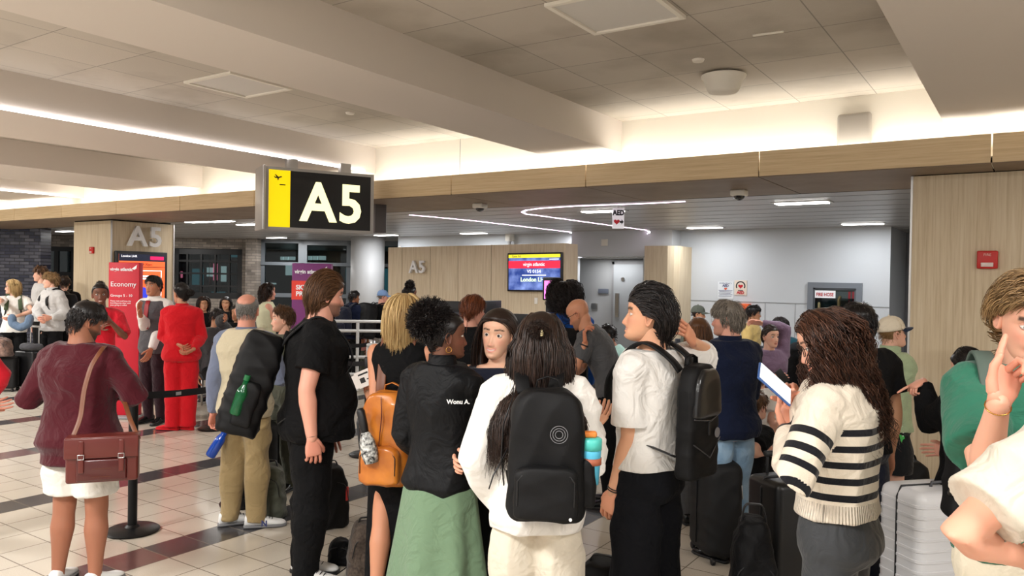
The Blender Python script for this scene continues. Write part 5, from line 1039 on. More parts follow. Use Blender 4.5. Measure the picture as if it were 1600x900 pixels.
# --- white tee guy
Wt = person('person in a white t-shirt in profile, one hand behind his head', 1020, 3.55, 1.785, face=-50, head=-80, nod=-6, skin=(224, 168, 134), res=2, seed=11, smile=.7, stub=0, arm_l=((984, 678, -.10), (966, 742, -.06)), hand_l=dict(curl=.45), arm_r=((1088, 560, .26), (1074, 528, .06)), hand_r=dict(curl=.5, to=(1050, 478, -.02), back=(0, -1, .3)),
    hair=dict(c='black', style='back', n=4200, r=.0024, L=.15, vol=.030, grav=.10, curl=.006, cf=34, hl=[.052, .05, .03, -.002, -.002, .015, -.06, -.11, -.118]), top=dict(m=WHT, sleeve='short', slen=.80, hem=.548, e=.024, es=.022, name='tshirt', fold=.012), bottom=tr(cloth('trousers_ink', (15, 16, 21), .9, 0), .030, .060, .070, fold=.010, top=.60), shoes=shoe())
band(Wt, -1, M_BLACK, .029); band(Wt, -1, M_BLACK, .029, .022)
# --- curly blue hoodie
Cu = person('person with big curly dark hair in a bright blue hoodie, seen from behind', 884, 7.0, 1.80, face=-8, skin='mid', res=1, seed=12, hair=dict(c='black', style='curly', n=2600, r=.0026, L=.22, vol=.075, curl=.014, cf=70), top=dict(m=BLUEH, sleeve='long', hem=.49, e=.026, es=.02, name='hoodie', collar=.05), bottom=tr(BLK), shoes=shoe())
# --- woman with glasses at the desk
Gl = person('person with auburn hair and glasses in a black short-sleeved top, near the boarding desk', 736, 6.2, 1.69, face=30, head=74, nod=5, skin='pink', sex='f', girth=1.1, res=1, seed=13, arm_r=((777, 560, .0), (783, 524, .22)), hand_r=dict(curl=.5), hair=dict(c='red', style='side', n=2400, r=.0022, L=.15, vol=.03, hl=[.06, .055, .04, -.0, -.0, .0, -.06, -.10, -.11]), top=dict(m=BLK, sleeve='short', slen=.35, hem=.49, e=.014, name='top'), bottom=tr(BLK), shoes=shoe())
glasses(Gl)
# --- navy man
Nv = person('person with grey hair and glasses in a navy pullover and light blue jeans', 1143, 5.12, 1.70, face=-26, head=-58, skin='pink', girth=1.1, res=2, seed=14, stub=.15, arm_l=((1118, 618, .0), (1100, 640, .3)), arm_r=fwd(.15, -.4),
    hair=dict(c='grey', style='short', n=3600, r=.0018, L=.06, vol=.022, hl=[.062, .06, .04, -.01, -.02, .015, -.06, -.10, -.11]), top=dict(m=NAVY, sleeve='long', hem=.478, e=.026, es=.020, flare=.016, name='pullover', collar=.035, fold=.009), bottom=tr(JEAN, .014, .022, .022, fold=.010), shoes=shoe())
glasses(Nv, M_STEEL)
# --- woman with striped shirt behind backpack
M_PIN = mat('pinstripe', (214, 220, 236), .8)
def wave_into(m, c1, c2, scale, ax=0):
    nt = m.node_tree; b = nt.nodes['Principled BSDF']; w_ = nt.nodes.new('ShaderNodeTexWave'); w_.inputs['Scale'].default_value = scale; w_.bands_direction = 'XYZ'[ax]; w_.inputs['Distortion'].default_value = 1.5; w_.inputs['Detail Scale'].default_value = .5
    tc = nt.nodes.new('ShaderNodeTexCoord'); cr = nt.nodes.new('ShaderNodeValToRGB'); cr.color_ramp.elements[0].position = .45; cr.color_ramp.elements[1].position = .55; cr.color_ramp.elements[0].color = lin(c1); cr.color_ramp.elements[1].color = lin(c2)
    nt.links.new(tc.outputs['Object'], w_.inputs['Vector']); nt.links.new(w_.outputs['Color'], cr.inputs[0]); nt.links.new(cr.outputs[0], b.inputs['Base Color'])
wave_into(M_PIN, (232, 234, 240), (96, 112, 170), 22)
Bs = person('person with long chestnut hair in a blue and white striped shirt', 1094, 5.85, 1.55, face=6, skin='pink', sex='f', res=1, seed=15, arm_r=((1116, 640, -.05), (1111, 690, -.15)), hand_r=dict(curl=.9), hair=dict(c='chestnut', style='long', n=3000, r=.0022, L=.46, vol=.022), top=dict(m=M_PIN, sleeve='long', hem=.44, e=.02, es=.02, fold=.01), bottom=tr(GREYT), shoes=shoe())
# --- striped sweater woman
def sweater_attr(p, me, V, E, W, S, h):
    sp = np.zeros(len(V)); z = V[:, 2]/h; tor = (z-.565)/.27; sp[:] = tor
    for s in (-1, 1):
        a, b, c = S[s], E[s], W[s]
        def pr(P0, P1): 
            d = P1-P0; L = np.linalg.norm(d); d = d/L; t = (V-P0)@d; q = np.linalg.norm(V-P0-np.outer(np.clip(t, 0, L), d), axis=1); return t, q, L
        t1, q1, L1 = pr(a, b); t2, q2, L2 = pr(b, c); cx = np.array(p.fr(.72)[0]); dist_t = np.abs((V-cx)@p.fr(.72)[1])-.165*h*.5
        m1 = (q1 < .085)&(dist_t > .012)&(t1 > .02)&(q1 <= q2+.01); m2 = (q2 < .085)&(q2 < q1+.01)&(dist_t > -.1)
        sp = np.where(m1, 2+(t1/L1), sp); sp = np.where(m2&~(m1&(q1 < q2)), 3+(t2/L2), sp)
    at = me.attributes.new('sp', 'FLOAT', 'POINT'); at.data.foreach_set('value', sp); ra = me.attributes.new('ra', 'FLOAT', 'POINT'); ra.data.foreach_set('value', np.arctan2(V[:, 1], V[:, 0])*.19)
M_SWT = cloth('sweater_cream', (226, 214, 196), bump=.7, bscale=320)
def stripes_into(m, bands, dark):
    nt = m.node_tree; b = nt.nodes['Principled BSDF']; a = nt.nodes.new('ShaderNodeAttribute'); a.attribute_name = 'sp'; last = None
    for c, hw in bands:
        n = nt.nodes.new('ShaderNodeMath'); n.operation = 'COMPARE'; n.inputs[1].default_value = c; n.inputs[2].default_value = hw; nt.links.new(a.outputs['Fac'], n.inputs[0])
        if last is None: last = n.outputs[0]
        else: q = nt.nodes.new('ShaderNodeMath'); q.operation = 'MAXIMUM'; nt.links.new(last, q.inputs[0]); nt.links.new(n.outputs[0], q.inputs[1]); last = q.outputs[0]
    mx = nt.nodes.new('ShaderNodeMix'); mx.data_type = 'RGBA'; mx.inputs[6].default_value = b.inputs['Base Color'].default_value; mx.inputs[7].default_value = lin(dark); nt.links.new(last, mx.inputs[0]); nt.links.new(mx.outputs[2], b.inputs['Base Color'])
def ribs(m):
    nt = m.node_tree; b = nt.nodes['Principled BSDF']; N = nt.nodes.new; ra = N('ShaderNodeAttribute'); ra.attribute_name = 'ra'; m1 = N('ShaderNodeMath'); m1.operation = 'MULTIPLY'; m1.inputs[1].default_value = 560; w_ = N('ShaderNodeMath'); w_.operation = 'SINE'
    a = N('ShaderNodeAttribute'); a.attribute_name = 'sp'; lt = N('ShaderNodeMath'); lt.operation = 'LESS_THAN'; lt.inputs[1].default_value = .135; ml = N('ShaderNodeMath'); ml.operation = 'MULTIPLY'; bp = N('ShaderNodeBump'); bp.inputs['Strength'].default_value = .8; bp.inputs['Distance'].default_value = .0035
    L = nt.links.new; L(ra.outputs['Fac'], m1.inputs[0]); L(m1.outputs[0], w_.inputs[0]); L(a.outputs['Fac'], lt.inputs[0]); L(lt.outputs[0], ml.inputs[0]); L(w_.outputs[0], ml.inputs[1]); L(ml.outputs[0], bp.inputs['Height']); L(b.inputs['Normal'].links[0].from_socket, bp.inputs['Normal']); L(bp.outputs[0], b.inputs['Normal'])
ribs(M_SWT)
stripes_into(M_SWT, [(.19+.125*k, .026) for k in range(5)]+[(2.46, .045), (2.66, .045), (2.84, .04), (3.93, .035)], (18, 18, 24))
St = person('person with wavy brown hair and glasses in a cream and black striped sweater', 1318, 2.87, 1.735, girth=1.07, face=-52, head=-78, nod=20, skin=(226, 172, 146), sex='f', res=2, seed=16, lean=3, arm_l=((1250, 724, -.20), (1232, 652, .05)), hand_l=dict(curl=.55, to=(1222, 596, .05), back=(.2, .4, -1)), arm_r=((1262, 700, .35), (1246, 640, .22)), hand_r=dict(curl=.5, to=(1226, 600, .15)),
    hair=dict(c='wavy', style='long', n=6500, r=.0022, L=.38, vol=.050, curl=.017, cf=55, bkd=.10), top=dict(m=M_SWT, sleeve='long', hem=.565, e=.032, es=.024, cuff=.6, name='sweater', flare=.0, fold=.008, collar=.014, attr=sweater_attr), bottom=tr(GLEG, .003, .003, .003, kind='leggings', fold=.002, top=.60), shoes=shoe())
glasses(St, mat('tortoise', (40, 26, 20), .25))
# --- boy in hoodie and cap
Bo = person('person in a cream and navy cap, sage hoodie and black shorts, in profile', 1393, 5.56, 1.585, face=76, head=84, nod=-10, skin='fair', res=2, seed=17, arm_r=((1402, 622, -.12), (1410, 676, -.10)), hand_r=dict(curl=.6), hair=dict(c='dblonde', style='buzz', n=1200, r=.0012), top=dict(m=SAGE, sleeve='long', hem=.50, e=.026, es=.024, name='hoodie', collar=.05, fold=.01), bottom=dict(m=cloth('shorts_black', (20, 22, 26)), kind='shorts', stop=.86, e=.014, e1=.03, top=.55), shoes=shoe(mat('sneaker_green', (160, 180, 84), .5), WSH, yaw=(10, 14), lace=mat('lace_red', (190, 60, 40), .7)))
cap_hat(Bo, cloth('cap_cream', (226, 214, 192)), cloth('cap_navy', (24, 38, 62)))
sp_ = MB(); rs_ = np.random.RandomState(4)
vw = nrm((np.linalg.inv(Bo.M)@np.append(CC, 1))[:3]-Bo.E[1])
for i in range(20):
    t_ = i/19; a_, b_ = (Bo.S[1], Bo.E[1]) if t_ < .5 else (Bo.E[1], Bo.W[1]); q_ = (a_*(1-(.3+t_*1.4))+b_*(.3+t_*1.4)) if t_ < .5 else a_*(1-(t_-.5)*1.9)+b_*(t_-.5)*1.9
    rad = np.interp(t_, [0, .5, 1], [.082, .070, .055]); u_ = nrm(b_-a_); n_ = nrm(vw-u_*(vw@u_)); c_ = q_+n_*rad; sp_.box((-.004, -.011, -.004), (.003, .010-rs_.rand()*.008, .004), None, frame(c_, u_, n_))
sp_.build('sleeve_print', mat('print_white', (236, 236, 236), .6), Bo.tops[0], False)
mb = MB(); o_ = Bo.HP[1]; MB().strap([o_+np.array([.075, -.03, .02]), o_+np.array([.095, .0, -.12]), o_+np.array([.085, .05, -.20])], .035, .004, (0, 1, .2)).build('side_stripe', mat('stripe_green', (70, 190, 90), .7), Bo.bottom, True)
# --- woman in black pointing
Pk = person('person in black with dark hair, pointing left beside the oak pillar', 1522, 4.06, 1.50, face=-18, head=-20, nod=14, skin='fair', sex='f', res=1, seed=18, arm_l=((1462, 652, .12), (1446, 613, .22)), hand_l=dict(point=True, to=(1420, 607, .22), back=(0, 0, 1)), arm_r=fwd(.2, -.2), hair=dict(c='black', style='bun', n=2200, r=.002, L=.16, vol=.014), top=dict(m=BLK, sleeve='long', hem=.46, e=.03, es=.03, name='sweater', fold=.012), bottom=tr(cloth('trousers_black_loose', (15, 16, 19), .8, 0), .04, .06, .06, fold=.016), shoes=shoe())
# --- green tee man
Gr = person('person in a green t-shirt with curtain hair, finger raised, smiling at the right edge', 1606, 2.38, 1.875, shw=.80, girth=.93, face=-168, head=-163, nod=22, roll=-2, skin=(230, 172, 146), res=2, seed=19, smile=.9, arm_r=((1540, 745, -.22), (1556, 650, -.34)), hand_r=dict(point=True, curl=1.0, to=(1572, 590, -.34), back=(.25, -1, 0)), arm_l=fwdl(.2, 0),
    hair=dict(c='dblonde', style='side', n=4800, r=.0019, L=.085, vol=.030, grav=.18, hl=[.066, .062, .045, .0, .0, .015, -.06, -.10, -.11]), top=dict(m=GTEE, sleeve='short', slen=.80, hem=.53, e=.020, es=.024, name='tshirt', fold=.011), bottom=tr(cloth('chinos_cream', (222, 212, 190)), .012, .02, .03, top=.57), shoes=shoe(WSH, GUM))
band(Gr, 1, M_GOLD, .030, .015, .0016)
# --- off white tee person
Of = person('person in an off-white t-shirt cut off by the right edge, elbow bent', 1792, 1.78, 1.80, face=6, skin=(226, 164, 138), res=2, seed=20, arm_l=((1494, 838, -.02), (1640, 884, .14)), hand_l=dict(curl=.5), hair=dict(c='brown', style='short', n=800), top=dict(m=cloth('tee_offwhite', (204, 194, 177)), sleeve='short', slen=.74, hem=.47, e=.022, es=.030, name='tshirt', fold=.012), bottom=tr(BLK), shoes=shoe())
# --- dark person behind the striped sweater
Dk = person('person with black hair in a black t-shirt behind the striped sweater woman', 1346, 4.5, 1.715, face=-12, skin='tan', res=1, seed=21, hair=dict(c='black', style='short', n=1600, r=.002), top=dict(m=BLK, sleeve='short', hem=.50, e=.02, es=.02, name='tshirt'), bottom=tr(DNAVY, .02, .03, .03), shoes=shoe())
# --- airline staff
S1 = person('person in a red t-shirt with a hair bun left of the red totem', 157, 8.3, 1.70, face=160, head=152, skin=(116, 74, 56), sex='f', res=1, seed=22, smile=.8, lips=(130, 60, 60), arm_r=((138, 505, -.0), (166, 500, -.22)), arm_l=((190, 512, .0), (172, 502, -.22)), hair=dict(c='black', style='bun', n=1000, r=.002, L=.10, vol=.006), top=dict(m=REDT, sleeve='short', slen=.9, hem=.50, e=.016, es=.02, name='tshirt'), bottom=tr(BLK), shoes=shoe())
puff(S1, (.0, -.075, .10), .035, 300, 3, 'hair_bun', 'black', .02, .002)
S2 = person('person in a red tie and grey waistcoat waving beside the red totem', 242, 9.4, 1.79, face=-165, head=-166, skin=(188, 132, 100), res=1, seed=23, smile=.5, arm_r=((228, 518, -.10), (219, 492, -.32)), hand_r=dict(dir=(.0, .25, 1), curl=.2), arm_l=((.3, .1, -1), (0, .5, -.8)), hair=dict(c='black', style='short', n=1400, r=.0022, L=.04, vol=.014), top=[dict(m=WHT, sleeve='long', hem=.50, e=.010, es=.016, name='shirt', collar=.03), dict(m=GVEST, sleeve='none', hem=.475, e=.020, z1=.83, name='waistcoat')], bottom=tr(AUB, .012, .02, .02), shoes=shoe())
mb = MB(); c1, X1, Y1, u1 = S2.fr(.845); c2 = S2.tring(.62, .034)[8]; c0 = S2.tring(.80, .022)[7]; mb.strap([S2.tring(.83, .018)[7], c0, S2.tring(.72, .032)[7], S2.tring(.64, .032)[7]], .06, .008, (1, 0, 0)); mb.build('tie', mat('tie_red', (150, 24, 36), .5), S2.root, True)
band(S2, 1, M_BLACK, .03, .02, .006)
S3 = person('person in a red staff suit with a dark bun, hands clasped behind the back', 285, 9.03, 1.705, face=-12, head=-62, skin=(196, 142, 112), sex='f', res=1, seed=24, girth=1.12, arm_l=((253, 535, .0), (290, 545, -.16)), arm_r=((314, 520, .05), (303, 545, -.16)), hand_l=dict(curl=.5, to=(302, 552, -.2)), hand_r=dict(curl=.6, to=(295, 550, -.2)), hair=dict(c='black', style='bun', n=1400, r=.002, L=.13, vol=.012), top=dict(m=REDU, sleeve='long', hem=.475, e=.020, es=.018, name='jacket', collar=.03, flare=.015), bottom=tr(REDU, .016, .032, .05), shoes=shoe(REDU, REDU, yaw=(-70, -60)))
puff(S3, (.02, -.140, .01), .038, 300, 4, 'hair_bun', 'black', .015, .002)
# --- far left travellers
L1 = person('person with shoulder-length blonde hair in a white t-shirt with a neck pillow, far left', 22, 12.3, 1.68, face=150, head=-130, skin='fair', sex='f', res=1, seed=25, arm_l=((48, 482, -.02), (20, 496, -.25)), arm_r=((2, 486, 0), (24, 500, -.25)), hair=dict(c='blonde', style='long', n=900, r=.004, L=.26, vol=.03), top=dict(m=WHT, sleeve='short', hem=.50, e=.02), bottom=tr(BLK), shoes=shoe())
glasses(L1)
L2 = person('person with fair hair in a light grey hoodie holding a suitcase handle, far left', 82, 12.2, 1.80, face=-150, head=-120, skin='fair', res=1, seed=26, arm_l=((100, 480, -.05), (76, 497, -.3)), arm_r=((62, 478, -.05), (62, 498, -.3)), hair=dict(c='dblonde', style='short', n=900, r=.004, L=.06, vol=.028), top=dict(m=GREYH, sleeve='long', hem=.49, e=.03, es=.025, name='hoodie', collar=.05), bottom=tr(BLK), shoes=shoe(WSH, GUM))
L3 = person('tall person with brown hair in a pale top behind the grey hoodie, far left', 66, 13.4, 1.90, face=-140, head=-110, skin='fair', res=0, seed=27, hair=dict(c='brown', style='short', n=500, r=.005, L=.05, vol=.03), top=dict(m=GREYH, sleeve='long', hem=.5, e=.02), bottom=tr(BLK), shoes=shoe())
L4 = person('person with dark hair and black backpack seen from behind, right of the grey hoodie', 101, 13.6, 1.74, face=-20, skin='fair', res=0, seed=28, hair=dict(c='dark', style='short', n=400, r=.005, L=.05, vol=.02), top=dict(m=BLK, sleeve='long', hem=.5, e=.02), bottom=tr(BLK), shoes=shoe())
L5 = person('person cut off by the left edge, only a hand showing', -62, 5.2, 1.66, face=30, skin='pink', sex='f', res=1, seed=29, arm_r=((-22, 560, 0), (-4, 600, .1)), hand_r=dict(curl=.4, to=(8, 632, .1)), hair=dict(c='brown', style='short', n=300), top=dict(m=REDT, sleeve='long', hem=.49, e=.015), bottom=tr(BLK), shoes=shoe())
# --- middle distance
M1 = person('person in a sleeveless pale yellow top with wavy brown hair behind the railing', 417, 11.0, 1.70, face=60, head=80, skin='pink', sex='f', girth=1.15, res=1, seed=30, arm_r=((430, 500, -.1), (442, 515, .0)), hair=dict(c='dark', style='long', n=900, r=.004, L=.24, vol=.035, curl=.01), top=dict(m=LEM, sleeve='none', hem=.49, e=.016, name='top'), bottom=tr(OLIVE), shoes=shoe())
M2 = person('older person with short brown hair partly hidden behind the man in black', 446, 6.6, 1.555, face=-150, head=-115, skin='fair', sex='f', res=1, seed=31, smile=.3, hair=dict(c='brown', style='side', n=1800, r=.0024, L=.08, vol=.034), top=dict(m=OLIVE, sleeve='long', hem=.5, e=.02), bottom=tr(OLIVE, .02, .03, .03), shoes=shoe())
M3 = person('person in a navy hooded top behind the railing, near the round column', 552, 13.2, 1.57, face=30, head=60, skin='brown', res=0, seed=32, hair=dict(c='black', style='short', n=500, r=.005), top=dict(m=NAVY, sleeve='long', hem=.48, e=.03, collar=.05, name='hoodie'), bottom=tr(BLK), shoes=shoe())
M4 = person('person in a light blue cap with a large dark backpack behind the railing', 597, 13.4, 1.58, face=40, head=70, skin='pink', girth=1.15, res=0, seed=33, hair=dict(c='grey', style='buzz', n=200, r=.004), top=dict(m=BLK, sleeve='short', hem=.48, e=.02), bottom=tr(GREYH), shoes=shoe())
cap_hat(M4, cloth('cap_lightblue', (126, 156, 200)), cloth('cap_lightblue'))
M5 = person('child in a pink t-shirt and blue cap behind the railing', 563, 13.6, 1.12, face=-170, head=20, skin='tan', res=0, seed=34, arm_r=((-.3, 0, 0), (0, 0, 0)) if 0 else None, hair=dict(c='brown', style='short', n=200, r=.004), top=dict(m=PINK, sleeve='short', hem=.46, e=.02), bottom=tr(OLIVE), shoes=shoe())
cap_hat(M5, cloth('cap_sky', (120, 190, 220)), cloth('cap_sky'))
M6 = person('person with dark curly bun behind the boarding desk', 639, 10.75, 1.70, face=110, head=60, skin='dark', sex='f', res=0, seed=35, hair=dict(c='black', style='bun', n=500, r=.004, L=.1), top=dict(m=DNAVY, sleeve='long', hem=.5, e=.02), bottom=tr(BLK), shoes=shoe())
puff(M6, (.03, -.02, .13), .055, 300, 5, 'hair_bun', 'black', .03, .004)
M7 = person('person with brown hair, face between the shaved head man and the white t-shirt', 951, 9.6, 1.24, face=175, skin='fair', sex='f', res=1, seed=36, pelvis=.50, legs=None, hair=dict(c='dark', style='long', n=700, r=.004, L=.2, vol=.012), top=dict(m=GREYT, sleeve='long', hem=.5, e=.02), bottom=tr(BLK), shoes=shoe())
# seated in the gate lounge
def seated(lb, x, D, h, **k):
    k.setdefault('bottom', tr(BLK)); k.setdefault('shoes', shoe()); return person(lb, x, D, h, pelvis=k.pop('pelvis', .535), legs=k.pop('legs', sit()), **k)
Q1 = seated('seated person in a mint t-shirt behind the bald man', 984, 8.4, 1.70, face=-70, head=-80, lean=25, skin='brown', res=1, seed=37, hair=dict(c='black', style='buzz', n=300, r=.004), top=dict(m=MINT, sleeve='short', hem=.47, e=.02))
Q2 = seated('seated person in a grey camouflage cap against the white wall', 1090, 11.6, 1.72, face=150, head=110, skin='tan', res=0, seed=38, pelvis=.60, hair=dict(c='dark', style='buzz', n=200, r=.004), top=dict(m=OLIVE, sleeve='long', hem=.47, e=.02)); cap_hat(Q2, cloth('cap_camo', (92, 96, 86)), cloth('cap_camo'))
Q3 = seated('seated person with short dark hair looking down, left of the man in navy', 1136, 9.8, 1.70, face=150, head=140, nod=35, skin='tan', res=1, seed=39, hair=dict(c='dark', style='short', n=700, r=.004), top=dict(m=NAVY, sleeve='short', hem=.47, e=.02))
Q4 = seated('seated person in a lilac hoodie with one arm raised behind her head', 1204, 8.2, 1.68, face=165, head=160, skin='fair', sex='f', girth=1.1, res=1, seed=40, arm_l=((1226, 520, .1), (1200, 508, .12)), arm_r=((1172, 585, -.1), (1214, 590, -.3)), hair=dict(c='dark', style='bun', n=1400, r=.003, L=.13, vol=.012), top=dict(m=PURP, sleeve='long', hem=.47, e=.03, es=.025, name='hoodie'))
Q5 = seated('seated person in a yellow t-shirt with glasses below the orange cabinet', 1176, 11.6, 1.78, face=120, head=100, skin='tan', res=1, seed=41, pelvis=.60, hair=dict(c='black', style='short', n=700, r=.004, L=.05, vol=.02), top=dict(m=YEL, sleeve='short', hem=.47, e=.02)); glasses(Q5)
Q6 = seated('seated person with dark wavy hair in a teal wrap against the white wall', 1222, 10.4, 1.66, face=-140, head=-110, skin='brown', sex='f', res=1, seed=42, hair=dict(c='black', style='long', n=1000, r=.004, L=.22, vol=.03), top=dict(m=TEAL, sleeve='long', hem=.47, e=.03))
Q7 = seated('seated person with short grey hair in black, left of the striped sweater woman', 1256, 9.3, 1.66, face=140, head=130, nod=20, skin='mid', res=1, seed=43, hair=dict(c='grey', style='buzz', n=500, r=.004), top=dict(m=BLK, sleeve='long', hem=.47, e=.03))
Q8 = seated('child in a white shirt and shorts sitting with head bowed near the tablet', 1190, 6.6, 1.22, face=40, head=20, nod=35, skin='fair', res=1, seed=44, pelvis=.50, legs=[((1208, 668, -.1), (1213, 712, -.05)), ((1222, 664, -.05), (1206, 700, .2))], arm_r=((1206, 640, -.1), (1222, 652, .1)), hair=dict(c='brown', style='short', n=900, r=.003, L=.05, vol=.015), top=dict(m=WHT, sleeve='short', hem=.45, e=.03), bottom=dict(m=WHT, kind='shorts', stop=.8, e=.02, e1=.03), shoes=shoe(WSH, GUM))
Q9 = person('person in grey shorts sitting cross-legged on the floor behind the navy pullover man', 1166, 6.25, 1.66, face=60, head=60, lean=15, skin='fair', res=1, seed=45, pelvis=.12, legs=[((.17, .22, .10), (-.08, .25, .05)), ((.24, .12, .16), (.05, .28, .05))], arm_r=((1168, 712, -.3), (1205, 706, -.1)), hair=dict(c='brown', style='short', n=500, r=.004), top=dict(m=BLK, sleeve='short', hem=.47, e=.02), bottom=dict(m=OLIVE, kind='shorts', stop=.8, e=.02, e1=.03), shoes=shoe(GREYT))
for i, (x, D, lb, kw) in enumerate([(318, 12.4, 'seated person with dark hair at the left end of the brick wall group', dict(face=150, hair=dict(c='dark', style='long', n=400, r=.006, L=.2, vol=.03), sex='f', pelvis=.62)), (338, 10.3, 'seated person with a hand at his mouth in front of the brick wall group', dict(face=150, head=110, nod=20, arm_l=((352, 512, 0), (346, 500, -.2)), hair=dict(c='black', style='short', n=400, r=.005))),
        (354, 13.3, 'seated person with black hair in the middle of the brick wall group', dict(face=170, hair=dict(c='black', style='long', n=400, r=.006, L=.3), sex='f', pelvis=.60)), (373, 11.4, 'seated person at the right end of the brick wall group', dict(face=-160, hair=dict(c='black', style='long', n=400, r=.006, L=.2), sex='f'))]):
    seated(lb, x, D, 1.66, skin='tan', res=0, seed=50+i, top=dict(m=BLK if i != 1 else GREYT, sleeve='long', hem=.47, e=.025), **kw)
# ------------------------------------------------------------ bags worn and carried
M_NYL = mat('nylon_black', (8, 8, 10), .62, bump=.2, bscale=300, spec=.3); M_NYL2 = mat('nylon_black_glossy', (20, 20, 22), .3, coat=.3); M_TAN = mat('leather_tan', (176, 96, 28), .32, coat=.25, col2=(206, 124, 44), vscale=7, bump=.2, bscale=40); M_SATL = mat('leather_oxblood', (92, 32, 26), .35, coat=.2, bump=.15, bscale=90); M_STRP = mat('leather_brown_strap', (108, 60, 34), .45)
def sweep(pts, n=30, it=3):
    P_ = np.array(pts, float); tt = np.linspace(0, len(P_)-1, n); Q = np.stack([np.interp(tt, range(len(P_)), P_[:, i]) for i in range(3)], 1)
    for _ in range(it): Q[1:-1] = (Q[:-2]+2*Q[1:-1]+Q[2:])/4
    return Q
def softbox(w, d, h, taper=.8, seed=0, amp=.006, rt=.45, vx=.011, rb=.2):
    """upright rounded bag: y from 0 (wearer's side) to -d, z 0..h"""
    mb = MB(); rings = []
    for t in np.concatenate([[0, .02, .06], np.linspace(.12, 1-rt*.5, 8), 1-rt*.5*(1-np.sin(np.linspace(.3, math.pi/2, 6)))]):
        k = 1-(1-taper)*t; u = max(0, (t-(1-rt*.5))/(rt*.5)); e = math.sqrt(max(0, 1-u*u*.93)); lo = min(1, (t/.06)**.5*.12+.88) if t < .06 else 1
        a = np.linspace(0, 2*np.pi, 36, endpoint=False); ca, sa = np.cos(a), np.sin(a)
        rings.append(np.stack([w/2*k*lo*(.35+.65*e if u > 0 else 1)*np.sign(ca)*np.abs(ca)**.5, -d/2*(1.0)+d/2*lo*(.6+.4*e if u > 0 else 1)*np.sign(sa)*np.abs(sa)**.55, 0*a+t*h], 1))
    mb.loft(rings); return remesh(mb, vx, 3, folds(seed, amp, 1.6))[0]
def pack(p, w, d, h, zt, m, label, cat='backpack', mp=None, pocket=True, taper=.85, off=0, dx=0, strap=True, seed=5, M2=None, tilt=0, vx=.011, amp=.006, rt=.45, sag=0, sides=(-1, 1), gap=.035, shx=.45):
    """backpack on a wearer's back; zt = height of its top"""
    c, X, Y, u = p.fr(min(.80, max(.6, (zt-h*.3)/p.h))); yb = p.tring(.74, gap)[:, 1].min()
    R_m = np.eye(4); a = R_(tilt); R_m[1:3, 1:3] = [[math.cos(a), -math.sin(a)], [math.sin(a), math.cos(a)]]
    L = np.eye(4); L[:3, 3] = (dx, yb-off, zt); L = L@R_m@T4(0, 0, -h); M = p.M@L; t = thing('backpack' if cat == 'backpack' else 'bag', label, cat, M)
    me = softbox(w, d, h, taper, seed, amp, rt, vx); me.materials.append(m); b = link('main_compartment', me, t)
    if pocket:
        me = softbox(w*.80, d*.42, h*.40, .96, seed+1, .003, .35, vx); me.materials.append(mp or m); o = link('front_pocket', me, t); o.location = (0, -d+d*.12, h*.05)
        zp = MB(); q = [(-w*.34, h*.16), (-w*.34, h*.34), (-w*.29, h*.385), (w*.29, h*.385), (w*.34, h*.34), (w*.34, h*.16)]; zp.tube([(x, -d*1.28, z) for x, z in q], .0028, 6); zp.build('zip', M_BLACK, o, True).location = (0, d-d*.12+.004, -h*.05)
    hb = MB(); hb.strap([(-.045, -.02, h*.955), (-.04, -.02, h+.025), (0, -.02, h+.04), (.04, -.02, h+.025), (.045, -.02, h*.955)], .022, .006, (0, 1, 0)); hb.build('grab_handle', m, t, True)
    if strap:
        Mi = np.linalg.inv(L)
        for s in sides:
            S = p.S[s]; cN = p.fr(.835)[0]; c74 = p.fr(.72)[0]; xs = s*(abs(S[0]-cN[0])*shx); f = lambda z, x, extra: None
            fy = p.tring(.76, gap+.004)[:, 1].max(); fy2 = p.tring(.66, gap)[:, 1].max(); ztp = p.fr(.842)[0][2]+.018*1+gap*.6; yc = p.fr(.83)[0][1]
            pts = [(xs*.8, yb-off*.2-.01, zt-.03+0), (xs, yb+.02, zt+.02 if zt+.02 < ztp-.02 else ztp-.03), (xs*1.05, yc-.055, ztp-.008), (xs*1.1, yc+.0, ztp), (xs*1.15, yc+.06, ztp-.035), (xs*1.25, fy-.004, p.fr(.77)[0][2]), (xs*1.45, fy2+.0, p.fr(.69)[0][2]), (xs*1.9, (fy2+yb)/2+.02, p.fr(.63)[0][2]), (s*(w*.5+.0)*.9+dx, yb-.03, zt-h*.80)]
            P_ = np.array(pts); tt = np.linspace(0, len(P_)-1, 36); Q = np.stack([np.interp(tt, range(len(P_)), P_[:, i]) for i in range(3)], 1); 
            for _ in range(3): Q[1:-1] = (Q[:-2]+2*Q[1:-1]+Q[2:])/4
            Q = Q@Mi[:3, :3].T+Mi[:3, 3]; n_ = len(Q); k = int(n_*.70); sd_ = np.array([(1., .0, 0)]*n_)
            MB().strap(Q[:k+1], .055, .012, sd_[:k+1]).build('shoulder_strap', M2 or m, t, True); MB().strap(Q[k:], .022, .004, sd_[k:]).build('strap_webbing', M_BLACK, t, True)
    return t, M
def ringlogo(t, x, y, z, r, m, n=3):
    for i in range(n):
        rr = r*(1-.28*i); MB().tube([(x+rr*math.cos(a), y, z+rr*math.sin(a)) for a in np.linspace(0, 2*np.pi, 25)], .0012, 5).build('logo_ring', m, t, True)
M_LOGO = mat('logo_grey', (130, 130, 134), .4)
